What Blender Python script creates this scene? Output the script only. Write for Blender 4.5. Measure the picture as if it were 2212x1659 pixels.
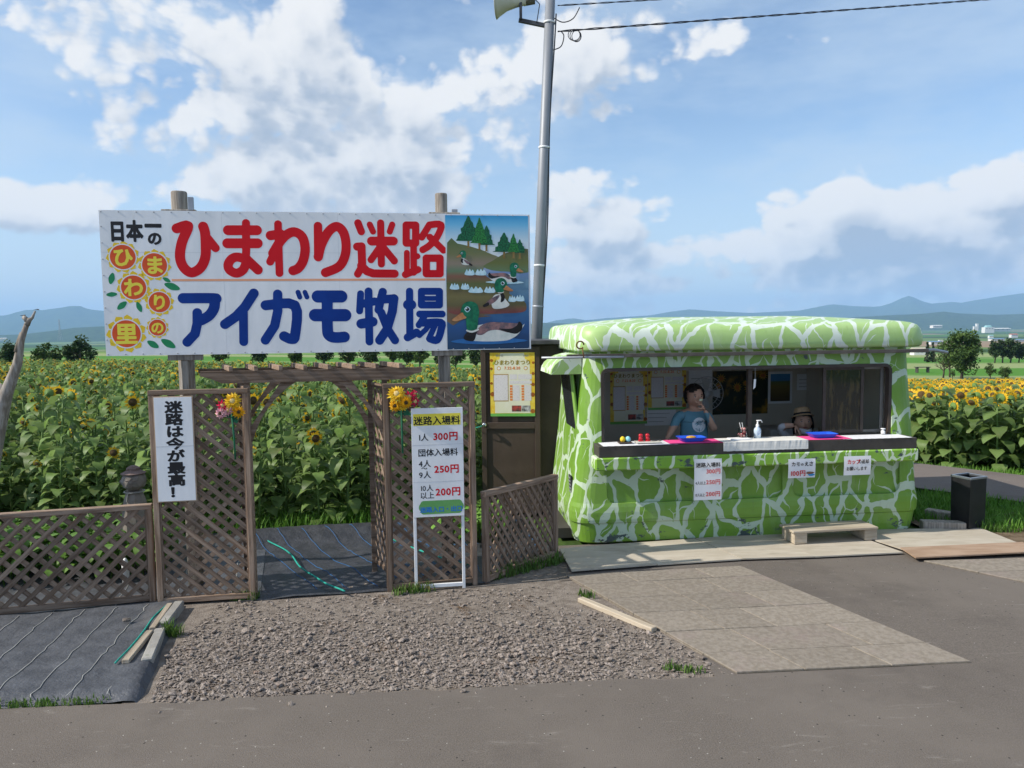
import bpy, bmesh, math, random
import numpy as np
from mathutils import Vector, Matrix, Euler, geometry, noise as mnoise
random.seed(7); np.random.seed(7)
sc = bpy.context.scene
for o in list(bpy.data.objects): bpy.data.objects.remove(o)
col = sc.collection
R = math.radians

# ------------------------------------------------------------------ camera
F, CX, CY, H = 1600.0, 1106.0, 829.5, 2.1          # focal length and centre in the 2212 px wide survey grid
TH, RO = math.atan(119.5 / F), R(0.7)
fwd = np.array([0, math.cos(TH), -math.sin(TH)]); upv = np.array([0, math.sin(TH), math.cos(TH)])
rgt = np.array([1.0, 0, 0]) * math.cos(RO) - upv * math.sin(RO)
cup = np.array([1.0, 0, 0]) * math.sin(RO) + upv * math.cos(RO)
EYE = np.array([0, 0, H])
cam = bpy.data.cameras.new('camera'); camo = bpy.data.objects.new('camera', cam); col.objects.link(camo)
cam.sensor_width = 36; cam.lens = F / 2212 * 36; cam.clip_start = 0.1; cam.clip_end = 60000
m = Matrix.Identity(4)
for i in range(3):
    m[i][0], m[i][1], m[i][2], m[i][3] = rgt[i], cup[i], -fwd[i], EYE[i]
camo.matrix_world = m; sc.camera = camo

def ray(u, v): return fwd + (u - CX) / F * rgt + (CY - v) / F * cup
def at(u, v, y):
    d = ray(u, v); return EYE + d * (y / d[1])
def g(u, v, z=0.0):
    d = ray(u, v); return EYE + d * ((z - H) / d[2])
def plane(o, ang):
    """survey a point on an upright plane: returns local x (along the plane) and z"""
    c, s = math.cos(ang), math.sin(ang); ex = np.array([c, s, 0]); ey = np.array([-s, c, 0]); o = np.array(o, float)
    def f(u, v, yl=0.0):
        d = ray(u, v); p0 = EYE - o; t = (yl - p0 @ ey) / (d @ ey); p = p0 + d * t
        return float(p @ ex), float(p[2])
    return f

# ------------------------------------------------------------------ sun, sky with clouds, exposure
SUN = Vector((-1.2, -0.285, 1.0)).normalized()
SEL = math.asin(SUN.z); SAZ = math.atan2(SUN.x, SUN.y)
sl = bpy.data.lights.new('sun', 'SUN'); sl.energy = 4.2; sl.angle = R(0.55); sl.color = (1.0, 0.93, 0.83)
so = bpy.data.objects.new('sun', sl); col.objects.link(so); so.location = (-8, -3, 12)
so.rotation_euler = SUN.to_track_quat('Z', 'Y').to_euler()
sc.view_settings.view_transform = 'Standard'; sc.view_settings.look = 'None'
sc.view_settings.gamma = 1; sc.view_settings.exposure = 0.48; sc.view_settings.use_curve_mapping = False
sc.cycles.use_denoising = True; sc.cycles.max_bounces = 8; sc.cycles.transparent_max_bounces = 12
sc.cycles.volume_bounces = 1; sc.cycles.sample_clamp_indirect = 6

def azel(u, v):
    d = ray(u, v); d = d / np.linalg.norm(d); return math.atan2(d[0], d[1]), math.asin(d[2])
CLOUDS = [  # survey position, half-widths, weight: the cumulus and stratocumulus seen over the field
 (330,70,290,120,.19),(640,130,140,110,.14),(430,325,240,75,.25),(930,250,220,85,.18),(1130,170,100,75,.16),
 (1225,105,75,65,.27),(50,440,85,42,.25),(205,430,80,40,.2),(780,400,190,70,.23),(1310,435,105,62,.36),(1230,545,130,60,.27),
 (1832,385,42,64,.38),(1770,478,115,50,.36),(1620,545,150,36,.30),(2000,455,150,80,.26),(2190,385,65,50,.28),
 (2100,560,220,55,.20),(1650,606,560,18,.18),(1560,85,45,28,.20),(1790,85,80,24,.15),(1280,250,65,40,.14),
 (950,40,150,60,-.14),(40,240,90,90,-.14),(1690,250,360,115,-.26),(170,610,400,70,-.26),(2100,170,190,110,-.18)]
W = bpy.data.worlds.new('World'); sc.world = W; W.use_nodes = True
wt = W.node_tree; wt.nodes.clear()
def nd(t, ty, **kw):
    n = t.nodes.new(ty)
    for k, v in kw.items():
        if k.startswith('i_'):
            key = k[2:]; key = int(key) if key.isdigit() else key.replace('_', ' ')
            n.inputs[key].default_value = v
        else: setattr(n, k, v)
    return n
def lk(t, a, b): t.links.new(a, b)
def mth(t, op, a, b=None, c=None, clamp=False):
    n = t.nodes.new('ShaderNodeMath'); n.operation = op; n.use_clamp = clamp
    for i, x in enumerate((a, b, c)):
        if x is None: continue
        if isinstance(x, (int, float)): n.inputs[i].default_value = x
        else: t.links.new(x, n.inputs[i])
    return n.outputs[0]
def vmth(t, op, a, b=None):
    n = t.nodes.new('ShaderNodeVectorMath'); n.operation = op
    for i, x in enumerate((a, b)):
        if x is None: continue
        if isinstance(x, (tuple, list)): n.inputs[i].default_value = x
        else: t.links.new(x, n.inputs[i])
    return n
def smooth(t, x, lo, hi):
    n = t.nodes.new('ShaderNodeMapRange'); n.interpolation_type = 'SMOOTHSTEP'
    t.links.new(x, n.inputs[0]); n.inputs[1].default_value = lo; n.inputs[2].default_value = hi
    return n.outputs[0]
dg = bpy.data.node_groups.new('cloud_density', 'ShaderNodeTree')
dg.interface.new_socket('Dir', in_out='INPUT', socket_type='NodeSocketVector')
dg.interface.new_socket('Density', in_out='OUTPUT', socket_type='NodeSocketFloat')
gi = dg.nodes.new('NodeGroupInput'); go = dg.nodes.new('NodeGroupOutput')
sx = dg.nodes.new('ShaderNodeSeparateXYZ'); lk(dg, gi.outputs[0], sx.inputs[0])
az = mth(dg, 'ARCTAN2', sx.outputs[0], sx.outputs[1]); el = mth(dg, 'ARCSINE', sx.outputs[2])
cb = dg.nodes.new('ShaderNodeCombineXYZ'); lk(dg, az, cb.inputs[0]); lk(dg, el, cb.inputs[1])
st = vmth(dg, 'MULTIPLY', gi.outputs[0], (1, 1, 1.9))
n1 = nd(dg, 'ShaderNodeTexNoise', i_Scale=5.5, i_Detail=7.0, i_Roughness=.56, i_Distortion=.25); lk(dg, st.outputs[0], n1.inputs['Vector'])
vo = nd(dg, 'ShaderNodeTexVoronoi', feature='F1', voronoi_dimensions='2D', i_Scale=30.0, i_Detail=1.0); vw = vmth(dg, 'SCALE', (.06, .05, 0)); lk(dg, n1.outputs[0], vw.inputs['Scale']); lk(dg, vmth(dg, 'ADD', cb.outputs[0], vw.outputs[0]).outputs[0], vo.inputs['Vector'])
acc = mth(dg, 'MULTIPLY_ADD', vo.outputs['Distance'], -.20, mth(dg, 'MULTIPLY_ADD', n1.outputs[0], 1.25, -.125))
for (u, v, su, sv, w) in CLOUDS:
    a, e = azel(u, v)
    q = vmth(dg, 'MULTIPLY_ADD', cb.outputs[0], (F / su / 1.55, F / sv / 1.55, 0)); q.inputs[2].default_value = (-a * F / su / 1.55, -e * F / sv / 1.55, 0)
    q = vmth(dg, 'DOT_PRODUCT', q.outputs[0], q.outputs[0])
    acc = mth(dg, 'MULTIPLY_ADD', mth(dg, 'SUBTRACT', 1.0, q.outputs['Value'], clamp=True), w, acc)
lk(dg, acc, go.inputs[0])
tc = wt.nodes.new('ShaderNodeTexCoord')
d0 = wt.nodes.new('ShaderNodeGroup'); d0.node_tree = dg; lk(wt, tc.outputs['Generated'], d0.inputs[0])
off = vmth(wt, 'ADD', tc.outputs['Generated'], (-.02, 0, .036)); d1 = wt.nodes.new('ShaderNodeGroup'); d1.node_tree = dg; lk(wt, off.outputs[0], d1.inputs[0])
sky = nd(wt, 'ShaderNodeTexSky', sky_type='NISHITA', sun_disc=False, sun_elevation=SEL, sun_rotation=SAZ, air_density=1.0, dust_density=.4, ozone_density=2.2)
alpha = smooth(wt, d0.outputs[0], .395, .555)
shade = mth(wt, 'ADD', mth(wt, 'MULTIPLY', smooth(wt, d1.outputs[0], .36, 1.02), .72), mth(wt, 'MULTIPLY', smooth(wt, mth(wt, 'SUBTRACT', d1.outputs[0], d0.outputs[0]), -.12, .16), .34), clamp=True)
cc = nd(wt, 'ShaderNodeMix', data_type='RGBA'); cc.inputs[6].default_value = (.66, .665, .67, 1); cc.inputs[7].default_value = (.30, .36, .45, 1); lk(wt, shade, cc.inputs[0])
# thin high veil
vs = vmth(wt, 'MULTIPLY', tc.outputs['Generated'], (1.6, 1.6, 5)); vn = nd(wt, 'ShaderNodeTexNoise', i_Scale=2.2, i_Detail=5.0, i_Roughness=.6); lk(wt, vs.outputs[0], vn.inputs['Vector'])
veil = mth(wt, 'MULTIPLY', smooth(wt, vn.outputs[0], .30, .70), .62)
sz = wt.nodes.new('ShaderNodeSeparateXYZ'); lk(wt, tc.outputs['Generated'], sz.inputs[0]); veil = mth(wt, 'MAXIMUM', veil, mth(wt, 'MULTIPLY', smooth(wt, sz.outputs[2], .30, -.02), .92))
bs = nd(wt, 'ShaderNodeBackground', i_Strength=.12); lk(wt, sky.outputs[0], bs.inputs[0])
bv = nd(wt, 'ShaderNodeBackground', i_Strength=1.0); bv.inputs[0].default_value = (.43, .53, .64, 1)
bc = nd(wt, 'ShaderNodeBackground', i_Strength=1.0); lk(wt, cc.outputs[2], bc.inputs[0])
m1 = wt.nodes.new('ShaderNodeMixShader'); lk(wt, veil, m1.inputs[0]); lk(wt, bs.outputs[0], m1.inputs[1]); lk(wt, bv.outputs[0], m1.inputs[2])
m2 = wt.nodes.new('ShaderNodeMixShader'); lk(wt, alpha, m2.inputs[0]); lk(wt, m1.outputs[0], m2.inputs[1]); lk(wt, bc.outputs[0], m2.inputs[2])
wo = wt.nodes.new('ShaderNodeOutputWorld'); lk(wt, m2.outputs[0], wo.inputs[0])
W.cycles.sampling_method = 'NONE'

# ------------------------------------------------------------------ helpers
def link(o, parent=None):
    col.objects.link(o)
    if parent is not None: o.parent = parent
    return o
def tag(o, label=None, cat=None, group=None, kind=None):
    if label: o['label'] = label
    if cat: o['category'] = cat
    if group: o['group'] = group
    if kind: o['kind'] = kind
    return o
def thing(name, label, cat, loc=(0, 0, 0), rz=0.0, group=None):
    o = bpy.data.objects.new(name, None); o.empty_display_size = .1; col.objects.link(o)
    o.location = loc; o.rotation_euler = (0, 0, rz); return tag(o, label, cat, group)
class MB:
    def __init__(s): s.v = []; s.f = []; s.mi = []
    def add(s, vs, fs, mi=0):
        b = len(s.v); s.v += [tuple(map(float, x)) for x in vs]; s.f += [tuple(i + b for i in f) for f in fs]; s.mi += [mi] * len(fs); return s
    def box(s, c, d, rot=None, mi=0, bev=0.0):
        hx, hy, hz = d[0] / 2, d[1] / 2, d[2] / 2
        if bev <= 0:
            vs = [Vector((x, y, z)) for x in (-hx, hx) for y in (-hy, hy) for z in (-hz, hz)]
            fs = [(0, 1, 3, 2), (4, 6, 7, 5), (0, 4, 5, 1), (2, 3, 7, 6), (0, 2, 6, 4), (1, 5, 7, 3)]
        else:
            b = min(bev, hx * .9, hy * .9, hz * .9); vs = []; idx = {}
            for sx_ in (-1, 1):
                for sy_ in (-1, 1):
                    for sz_ in (-1, 1):
                        for k, (ax, ay, azz) in enumerate(((1, 0, 0), (0, 1, 0), (0, 0, 1))):
                            idx[(sx_, sy_, sz_, k)] = len(vs)
                            vs.append(Vector((sx_ * (hx - (0 if ax else b)), sy_ * (hy - (0 if ay else b)), sz_ * (hz - (0 if azz else b)))))
            I = lambda *a: idx[a]; fs = []
            for q in (-1, 1):
                fs.append([I(q, -1, -1, 0), I(q, 1, -1, 0), I(q, 1, 1, 0), I(q, -1, 1, 0)][::q])
                fs.append([I(-1, q, -1, 1), I(-1, q, 1, 1), I(1, q, 1, 1), I(1, q, -1, 1)][::q])
                fs.append([I(-1, -1, q, 2), I(1, -1, q, 2), I(1, 1, q, 2), I(-1, 1, q, 2)][::q])
            for a in (-1, 1):
                for b_ in (-1, 1):
                    w = a * b_
                    fs.append([I(-1, a, b_, 1), I(-1, a, b_, 2), I(1, a, b_, 2), I(1, a, b_, 1)][::w])
                    fs.append([I(a, -1, b_, 0), I(a, 1, b_, 0), I(a, 1, b_, 2), I(a, -1, b_, 2)][::w])
                    fs.append([I(a, b_, -1, 0), I(a, b_, -1, 1), I(a, b_, 1, 1), I(a, b_, 1, 0)][::w])
                    for c_ in (-1, 1): fs.append([I(a, b_, c_, 0), I(a, b_, c_, 1), I(a, b_, c_, 2)][::a * b_ * c_])
        if rot is not None: vs = [rot @ x for x in vs]
        c = Vector(c); return s.add([x + c for x in vs], fs, mi)
    def tube(s, pts, rad, n=8, mi=0, cap=True):
        pts = [Vector(p) for p in pts]; k = len(pts)
        rad = [rad] * k if isinstance(rad, (int, float)) else rad
        vs = []; fs = []; t0 = (pts[1] - pts[0]).normalized(); a = t0.orthogonal().normalized()
        for i in range(k):
            t = (pts[min(i + 1, k - 1)] - pts[max(i - 1, 0)]).normalized()
            a = (a - t * a.dot(t)).normalized(); b = t.cross(a)
            for j in range(n):
                q = 2 * math.pi * j / n; vs.append(pts[i] + (a * math.cos(q) + b * math.sin(q)) * rad[i])
        for i in range(k - 1):
            for j in range(n): fs.append((i * n + j, i * n + (j + 1) % n, (i + 1) * n + (j + 1) % n, (i + 1) * n + j))
        if cap: fs.append(tuple(range(n))[::-1]); fs.append(tuple((k - 1) * n + j for j in range(n)))
        return s.add(vs, fs, mi)
    def lathe(s, prof, n=20, mi=0, o=(0, 0, 0), sy=1.0):
        vs = []; fs = []
        for (r_, z) in prof:
            for j in range(n):
                q = 2 * math.pi * j / n; vs.append((o[0] + r_ * math.cos(q), o[1] + r_ * math.sin(q) * sy, o[2] + z))
        for i in range(len(prof) - 1):
            for j in range(n): fs.append((i * n + j, i * n + (j + 1) % n, (i + 1) * n + (j + 1) % n, (i + 1) * n + j))
        return s.add(vs, fs, mi)
    def sphere(s, c, r_, n=12, mi=0, sc_=(1, 1, 1)):
        prof = [(max(r_ * math.sin(math.pi * i / n), r_ * .02), -r_ * math.cos(math.pi * i / n)) for i in range(n + 1)]
        b = len(s.v); s.lathe(prof, n + 4, mi)
        for i in range(b, len(s.v)): x = s.v[i]; s.v[i] = (x[0] * sc_[0] + c[0], x[1] * sc_[1] + c[1], x[2] * sc_[2] + c[2])
        return s
    def poly(s, pts, y=0.0, mi=0):
        """flat filled outline in the local x-z plane, facing -y"""
        P = [Vector((p[0], p[1], 0)) for p in pts]
        tris = geometry.tessellate_polygon([P]); fs = []
        for t in tris:
            a, b, c = (P[i] for i in t); cr = (b - a).cross(c - a).z
            fs.append(tuple(t) if cr > 0 else tuple(t)[::-1])
        return s.add([(p.x, y, p.y) for p in P], fs, mi)
    def prism(s, pts, y0, y1, mi=0):
        """outline in x-z extruded from y0 (front) to y1"""
        n = len(pts); A = sum(pts[i][0] * pts[(i + 1) % n][1] - pts[(i + 1) % n][0] * pts[i][1] for i in range(n))
        if A < 0: pts = pts[::-1]
        P = [Vector((p[0], p[1], 0)) for p in pts]; tris = geometry.tessellate_polygon([P]); fs = []
        for t in tris:
            a, b, c = (P[i] for i in t); t = tuple(t) if (b - a).cross(c - a).z > 0 else tuple(t)[::-1]
            fs.append(t); fs.append(tuple(n + i for i in t[::-1]))
        for i in range(n): j = (i + 1) % n; fs.append((i, n + i, n + j, j))
        return s.add([(p.x, y0, p.y) for p in P] + [(p.x, y1, p.y) for p in P], fs, mi)
    def mesh(s, name, mats, smooth_=False):
        me = bpy.data.meshes.new(name); me.from_pydata(s.v, [], s.f)
        for mt in (mats if isinstance(mats, (list, tuple)) else [mats]): me.materials.append(mt)
        if any(s.mi): me.polygons.foreach_set('material_index', s.mi)
        if smooth_: me.polygons.foreach_set('use_smooth', [True] * len(s.f))
        me.update(); return me
    def build(s, name, mats, parent=None, smooth_=False, loc=None, rot=None):
        o = bpy.data.objects.new(name, s.mesh(name, mats, smooth_)); link(o, parent)
        if loc is not None: o.location = loc
        if rot is not None: o.rotation_euler = rot
        return o
def catmull(pts, n=6, closed=True):
    out = []; k = len(pts)
    rng = range(k) if closed else range(k - 1)
    for i in rng:
        p = [np.array(pts[(i + j) % k] if closed else pts[min(max(i + j, 0), k - 1)], float) for j in (-1, 0, 1, 2)]
        for q in range(n):
            t = q / n
            out.append(tuple(.5 * ((2 * p[1]) + (-p[0] + p[2]) * t + (2 * p[0] - 5 * p[1] + 4 * p[2] - p[3]) * t * t + (-p[0] + 3 * p[1] - 3 * p[2] + p[3]) * t ** 3)))
    if not closed: out.append(tuple(pts[-1]))
    return out
def evalmesh(o):
    dgp = bpy.context.evaluated_depsgraph_get(); me = bpy.data.meshes.new_from_object(o.evaluated_get(dgp)); return me
def inst(mesh, name, parent, loc=(0, 0, 0), rot=(0, 0, 0), s=1.0):
    o = bpy.data.objects.new(name, mesh); link(o, parent); o.location = loc; o.rotation_euler = rot
    o.scale = (s, s, s) if isinstance(s, (int, float)) else s
    return o

# ------------------------------------------------------------------ materials
def M(name, c, c2=None, rough=.75, scale=6.0, detail=5.0, stretch=(1, 1, 1), bump=0.0, bscale=60.0, bdist=.01, spec=.3, metal=0.0, rnd=0.0,
      lo=.35, hi=.65, coord='Object', c3=None, c3s=2.0, c3lo=.55, c3hi=.7, trans=0.0, coat=0.0, sheen=0.0):
    mt = bpy.data.materials.new(name); mt.use_nodes = True; t = mt.node_tree; b = t.nodes['Principled BSDF']
    b.inputs['Roughness'].default_value = rough; b.inputs['Specular IOR Level'].default_value = spec; b.inputs['Metallic'].default_value = metal
    if coat: b.inputs['Coat Weight'].default_value = coat
    c = (*c, 1); c2 = (*c2, 1) if c2 else tuple(min(1, x * 1.25) for x in c[:3]) + (1,)
    tcn = t.nodes.new('ShaderNodeTexCoord'); mp = t.nodes.new('ShaderNodeMapping'); mp.inputs['Scale'].default_value = stretch
    lk(t, tcn.outputs[coord], mp.inputs['Vector'])
    n = nd(t, 'ShaderNodeTexNoise', i_Scale=scale, i_Detail=detail, i_Roughness=.6); lk(t, mp.outputs[0], n.inputs['Vector'])
    if rnd:
        oi = t.nodes.new('ShaderNodeObjectInfo'); sv = vmth(t, 'SCALE', (3.7, 1.9, 2.3)); lk(t, mth(t, 'MULTIPLY', oi.outputs['Random'], 20.0), sv.inputs['Scale'])
        lk(t, sv.outputs[0], mp.inputs['Location'])
    mx = t.nodes.new('ShaderNodeMix'); mx.data_type = 'RGBA'; mx.inputs[6].default_value = c; mx.inputs[7].default_value = c2
    lk(t, smooth(t, n.outputs[0], lo, hi), mx.inputs[0]); out = mx.outputs[2]
    if c3:
        n3 = nd(t, 'ShaderNodeTexNoise', i_Scale=c3s, i_Detail=6.0, i_Roughness=.65); lk(t, mp.outputs[0], n3.inputs['Vector'])
        m3 = t.nodes.new('ShaderNodeMix'); m3.data_type = 'RGBA'; m3.inputs[7].default_value = (*c3, 1); lk(t, out, m3.inputs[6])
        lk(t, smooth(t, n3.outputs[0], c3lo, c3hi), m3.inputs[0]); out = m3.outputs[2]
    if rnd:
        hs = t.nodes.new('ShaderNodeHueSaturation'); lk(t, out, hs.inputs['Color'])
        lk(t, mth(t, 'MULTIPLY_ADD', oi.outputs['Random'], 2 * rnd, 1 - rnd), hs.inputs['Value']); out = hs.outputs[0]
    lk(t, out, b.inputs['Base Color'])
    if bump:
        nb = nd(t, 'ShaderNodeTexNoise', i_Scale=bscale, i_Detail=4.0, i_Roughness=.65); lk(t, mp.outputs[0], nb.inputs['Vector'])
        bp = nd(t, 'ShaderNodeBump', i_Strength=bump, i_Distance=bdist); lk(t, nb.outputs[0], bp.inputs['Height']); lk(t, bp.outputs[0], b.inputs['Normal'])
    if trans:
        tr = t.nodes.new('ShaderNodeBsdfTranslucent'); lk(t, out, tr.inputs[0]); ms = t.nodes.new('ShaderNodeMixShader'); ms.inputs[0].default_value = trans
        lk(t, b.outputs[0], ms.inputs[1]); lk(t, tr.outputs[0], ms.inputs[2]); lk(t, ms.outputs[0], t.nodes['Material Output'].inputs[0])
    return mt
WOOD = M('weathered_wood', (.145, .096, .065), (.28, .203, .148), rough=.85, scale=5, stretch=(.6, 9, 9), bump=.35, bscale=30, rnd=.30, c3=(.26, .14, .08), c3s=2.2, c3lo=.58, c3hi=.75)
WOODG = M('grey_wood', (.20, .17, .14), (.36, .32, .27), rough=.88, scale=5, stretch=(9, 9, .8), bump=.4, bscale=26, rnd=.15)
WOODP = M('pale_plank', (.36, .30, .22), (.50, .43, .33), rough=.85, scale=4, stretch=(.5, 7, 7), bump=.25, bscale=25, rnd=.12)
SIGNW = M('sign_white', (.74, .75, .75), (.82, .82, .82), rough=.5, scale=2.2, stretch=(2, 1, .7), bump=.05, bscale=1.6, bdist=.08, spec=.35, c3=(.62, .62, .60), c3s=2.0, c3lo=.6, c3hi=.85)
PAPERW = M('paper_white', (.76, .76, .76), (.82, .82, .82), rough=.8, scale=3)
RED = M('print_red', (.60, .008, .016), (.66, .012, .02), rough=.6, spec=.15, scale=3)
BLUE = M('print_blue', (.004, .035, .22), (.006, .045, .26), rough=.6, spec=.15, scale=3)
BLACKP = M('print_black', (.012, .012, .014), (.02, .02, .022), rough=.55, scale=3)
ORANGE = M('print_orange', (.68, .075, .015), (.74, .10, .02), rough=.5, scale=3)
YELLOW = M('print_yellow', (.80, .53, .02), (.86, .60, .03), rough=.5, scale=3)
LYELLOW = M('print_lemon', (.82, .68, .06), (.86, .74, .08), rough=.5, scale=3)
LGREEN = M('print_green', (.01, .22, .08), (.015, .26, .10), rough=.5, scale=3)
PEACH = M('print_peach', (.80, .36, .20), (.85, .42, .25), rough=.5, scale=3)
STEEL = M('galvanised', (.30, .32, .35), (.40, .42, .45), rough=.5, scale=5, metal=.4, stretch=(1, 1, .4))
DARKM = M('dark_metal', (.05, .05, .055), (.08, .08, .085), rough=.5, scale=8, metal=.3)
WHITEP = M('white_paint', (.72, .73, .72), (.80, .80, .80), rough=.5, scale=8, c3=(.55, .55, .53), c3s=6)
BLACKW = M('wire_black', (.02, .02, .03), (.03, .03, .04), rough=.6)
# ------------------------------------------------------------------ terrain
PY = [-60, 9, 50, 100, 200, 600, 1000, 3000, 6000, 30000]
PL = [0, 0, -.95, -1.6, -3.0, -12, -20, -36, -42, -42]
PR = [0, 0, -2.9, -4.4, -7.6, -17, -24, -37, -42, -42]
def zt(x, y):
    s = x / max(y, 8.0); w = min(1, max(0, (s + .6) / 1.22)); w = w * w * (3 - 2 * w) * .5 + w * .5
    return float(np.interp(y, PY, PL) * (1 - w) + np.interp(y, PY, PR) * w)
def ground_mat():
    mt = bpy.data.materials.new('country_ground'); mt.use_nodes = True; t = mt.node_tree; b = t.nodes['Principled BSDF']; b.inputs['Roughness'].default_value = .95
    b.inputs['Specular IOR Level'].default_value = .1
    gm = t.nodes.new('ShaderNodeNewGeometry'); sp = t.nodes.new('ShaderNodeSeparateXYZ'); lk(t, gm.outputs['Position'], sp.inputs[0])
    n1 = nd(t, 'ShaderNodeTexNoise', i_Scale=2.5, i_Detail=8.0, i_Roughness=.65); lk(t, gm.outputs['Position'], n1.inputs['Vector'])
    near = t.nodes.new('ShaderNodeMix'); near.data_type = 'RGBA'; near.inputs[6].default_value = (.035, .065, .016, 1); near.inputs[7].default_value = (.075, .125, .03, 1); lk(t, smooth(t, n1.outputs[0], .35, .65), near.inputs[0])
    # mown meadow strips at middle distance
    wv = vmth(t, 'MULTIPLY', gm.outputs['Position'], (.004, .022, 0)); n2 = nd(t, 'ShaderNodeTexNoise', i_Scale=1.0, i_Detail=2.0); lk(t, wv.outputs[0], n2.inputs['Vector'])
    mid = t.nodes.new('ShaderNodeMix'); mid.data_type = 'RGBA'; mid.inputs[6].default_value = (.075, .20, .025, 1); mid.inputs[7].default_value = (.24, .29, .12, 1); lk(t, smooth(t, n2.outputs[0], .46, .52), mid.inputs[0])
    # paddies, woods and bare plots on the far plain
    fv = vmth(t, 'MULTIPLY', gm.outputs['Position'], (.0028, .0016, 0)); vr = nd(t, 'ShaderNodeTexVoronoi', i_Scale=1.0, i_Randomness=.9); lk(t, fv.outputs[0], vr.inputs['Vector'])
    cr = t.nodes.new('ShaderNodeValToRGB'); e = cr.color_ramp; e.interpolation = 'CONSTANT'
    e.elements[0].position = 0; e.elements[0].color = (.06, .15, .03, 1); e.elements[1].position = .85; e.elements[1].color = (.26, .19, .12, 1)
    for p, c in ((.2, (.11, .18, .05, 1)), (.4, (.035, .075, .025, 1)), (.58, (.16, .21, .09, 1)), (.7, (.04, .09, .03, 1))): q = e.elements.new(p); q.color = c
    sr = t.nodes.new('ShaderNodeSeparateColor'); lk(t, vr.outputs['Color'], sr.inputs[0]); lk(t, sr.outputs[0], cr.inputs[0])
    a = t.nodes.new('ShaderNodeMix'); a.data_type = 'RGBA'; lk(t, smooth(t, sp.outputs[1], 52, 58), a.inputs[0]); lk(t, near.outputs[2], a.inputs[6]); lk(t, mid.outputs[2], a.inputs[7])
    c = t.nodes.new('ShaderNodeMix'); c.data_type = 'RGBA'; lk(t, smooth(t, sp.outputs[1], 280, 330), c.inputs[0]); lk(t, a.outputs[2], c.inputs[6]); lk(t, cr.outputs[0], c.inputs[7])
    lk(t, c.outputs[2], b.inputs['Base Color']); return mt
ys = [-40, -10, 0, 4, 7, 8, 9, 10, 12, 15, 20, 26, 33, 41, 50, 60, 75, 90, 110, 140, 170, 200, 260, 340, 450, 600, 800, 1000, 1400, 2000, 3000, 4300, 6000, 9000, 13500]
mb = MB(); NX = 40
for y in ys:
    for i in range(NX + 1):
        s = (i / NX * 2 - 1); wdt = 30 + max(y, 0) * 1.5; x = s * wdt; mb.v.append((x, y, zt(x, y) - .035 if y > 8 else -.035))
for j in range(len(ys) - 1):
    for i in range(NX): a = j * (NX + 1) + i; mb.f.append((a, a + 1, a + NX + 2, a + NX + 1)); mb.mi.append(0)
tag(mb.build('ground', ground_mat(), smooth_=True), 'green land falling away to a far cultivated plain', kind='structure')

def sheet(name, pts, z, mat, nx=1, ny=1, hz=None, parent=None, kind='structure', thick=0.0):
    """bilinear quad patch (corners: near-left, near-right, far-right, far-left)"""
    b = MB(); A, B, C, D = [np.array(p, float) for p in pts]
    for j in range(ny + 1):
        for i in range(nx + 1):
            s, t = i / nx, j / ny; p = (A * (1 - s) + B * s) * (1 - t) + (D * (1 - s) + C * s) * t
            b.v.append((p[0], p[1], z + (hz(s, t, p) if hz else 0)))
    for j in range(ny):
        for i in range(nx): a = j * (nx + 1) + i; b.f.append((a, a + 1, a + nx + 2, a + nx + 1)); b.mi.append(0)
    o = b.build(name, mat, parent, smooth_=True)
    if kind: o['kind'] = kind
    return o
def aline(x): return 4.23 + .073 * x
def asphalt(name, c, c2, worn):
    mt = M(name, c, c2, rough=.9, scale=120, detail=4, bump=.7, bscale=170, bdist=.005, lo=.3, hi=.7, spec=.25, c3=worn, c3s=.8, c3lo=.40, c3hi=.66)
    t = mt.node_tree; b_ = t.nodes['Principled BSDF']; src = b_.inputs['Base Color'].links[0].from_socket; tcn = [n for n in t.nodes if n.type == 'TEX_COORD'][0]
    v = nd(t, 'ShaderNodeTexVoronoi', i_Scale=34.0, i_Randomness=1.0); lk(t, tcn.outputs['Object'], v.inputs['Vector']); sc2 = t.nodes.new('ShaderNodeSeparateColor'); lk(t, v.outputs['Color'], sc2.inputs[0])
    chip_ = mth(t, 'MULTIPLY', mth(t, 'LESS_THAN', v.outputs['Distance'], .13), mth(t, 'GREATER_THAN', sc2.outputs[0], .93))          # pale aggregate showing through
    pit = mth(t, 'MULTIPLY', mth(t, 'LESS_THAN', v.outputs['Distance'], .2), mth(t, 'LESS_THAN', sc2.outputs[0], .05))
    sv = vmth(t, 'MULTIPLY', tcn.outputs['Object'], (2.2, 9.0, 1)); n = nd(t, 'ShaderNodeTexNoise', i_Scale=1.3, i_Detail=9.0, i_Roughness=.75, i_Distortion=.6); lk(t, sv.outputs[0], n.inputs['Vector'])
    scuff = mth(t, 'MULTIPLY', smooth(t, n.outputs[0], .57, .72), .55); nst = nd(t, 'ShaderNodeTexNoise', i_Scale=.55, i_Detail=6.0, i_Roughness=.7); lk(t, tcn.outputs['Object'], nst.inputs['Vector']); stain = mth(t, 'MULTIPLY', smooth(t, nst.outputs[0], .50, .68), .42)
    o_ = src
    for f, cc_ in ((stain, (.075, .064, .056, 1)), (scuff, (.27, .245, .215, 1)), (chip_, (.36, .34, .30, 1)), (pit, (.045, .04, .035, 1))):
        mx = t.nodes.new('ShaderNodeMix'); mx.data_type = 'RGBA'; mx.inputs[7].default_value = cc_; lk(t, o_, mx.inputs[6]); lk(t, f, mx.inputs[0]); o_ = mx.outputs[2]
    lk(t, o_, b_.inputs['Base Color']); return mt
ASPH = asphalt('old_asphalt', (.106, .091, .077), (.162, .140, .120), (.155, .134, .114))
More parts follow.
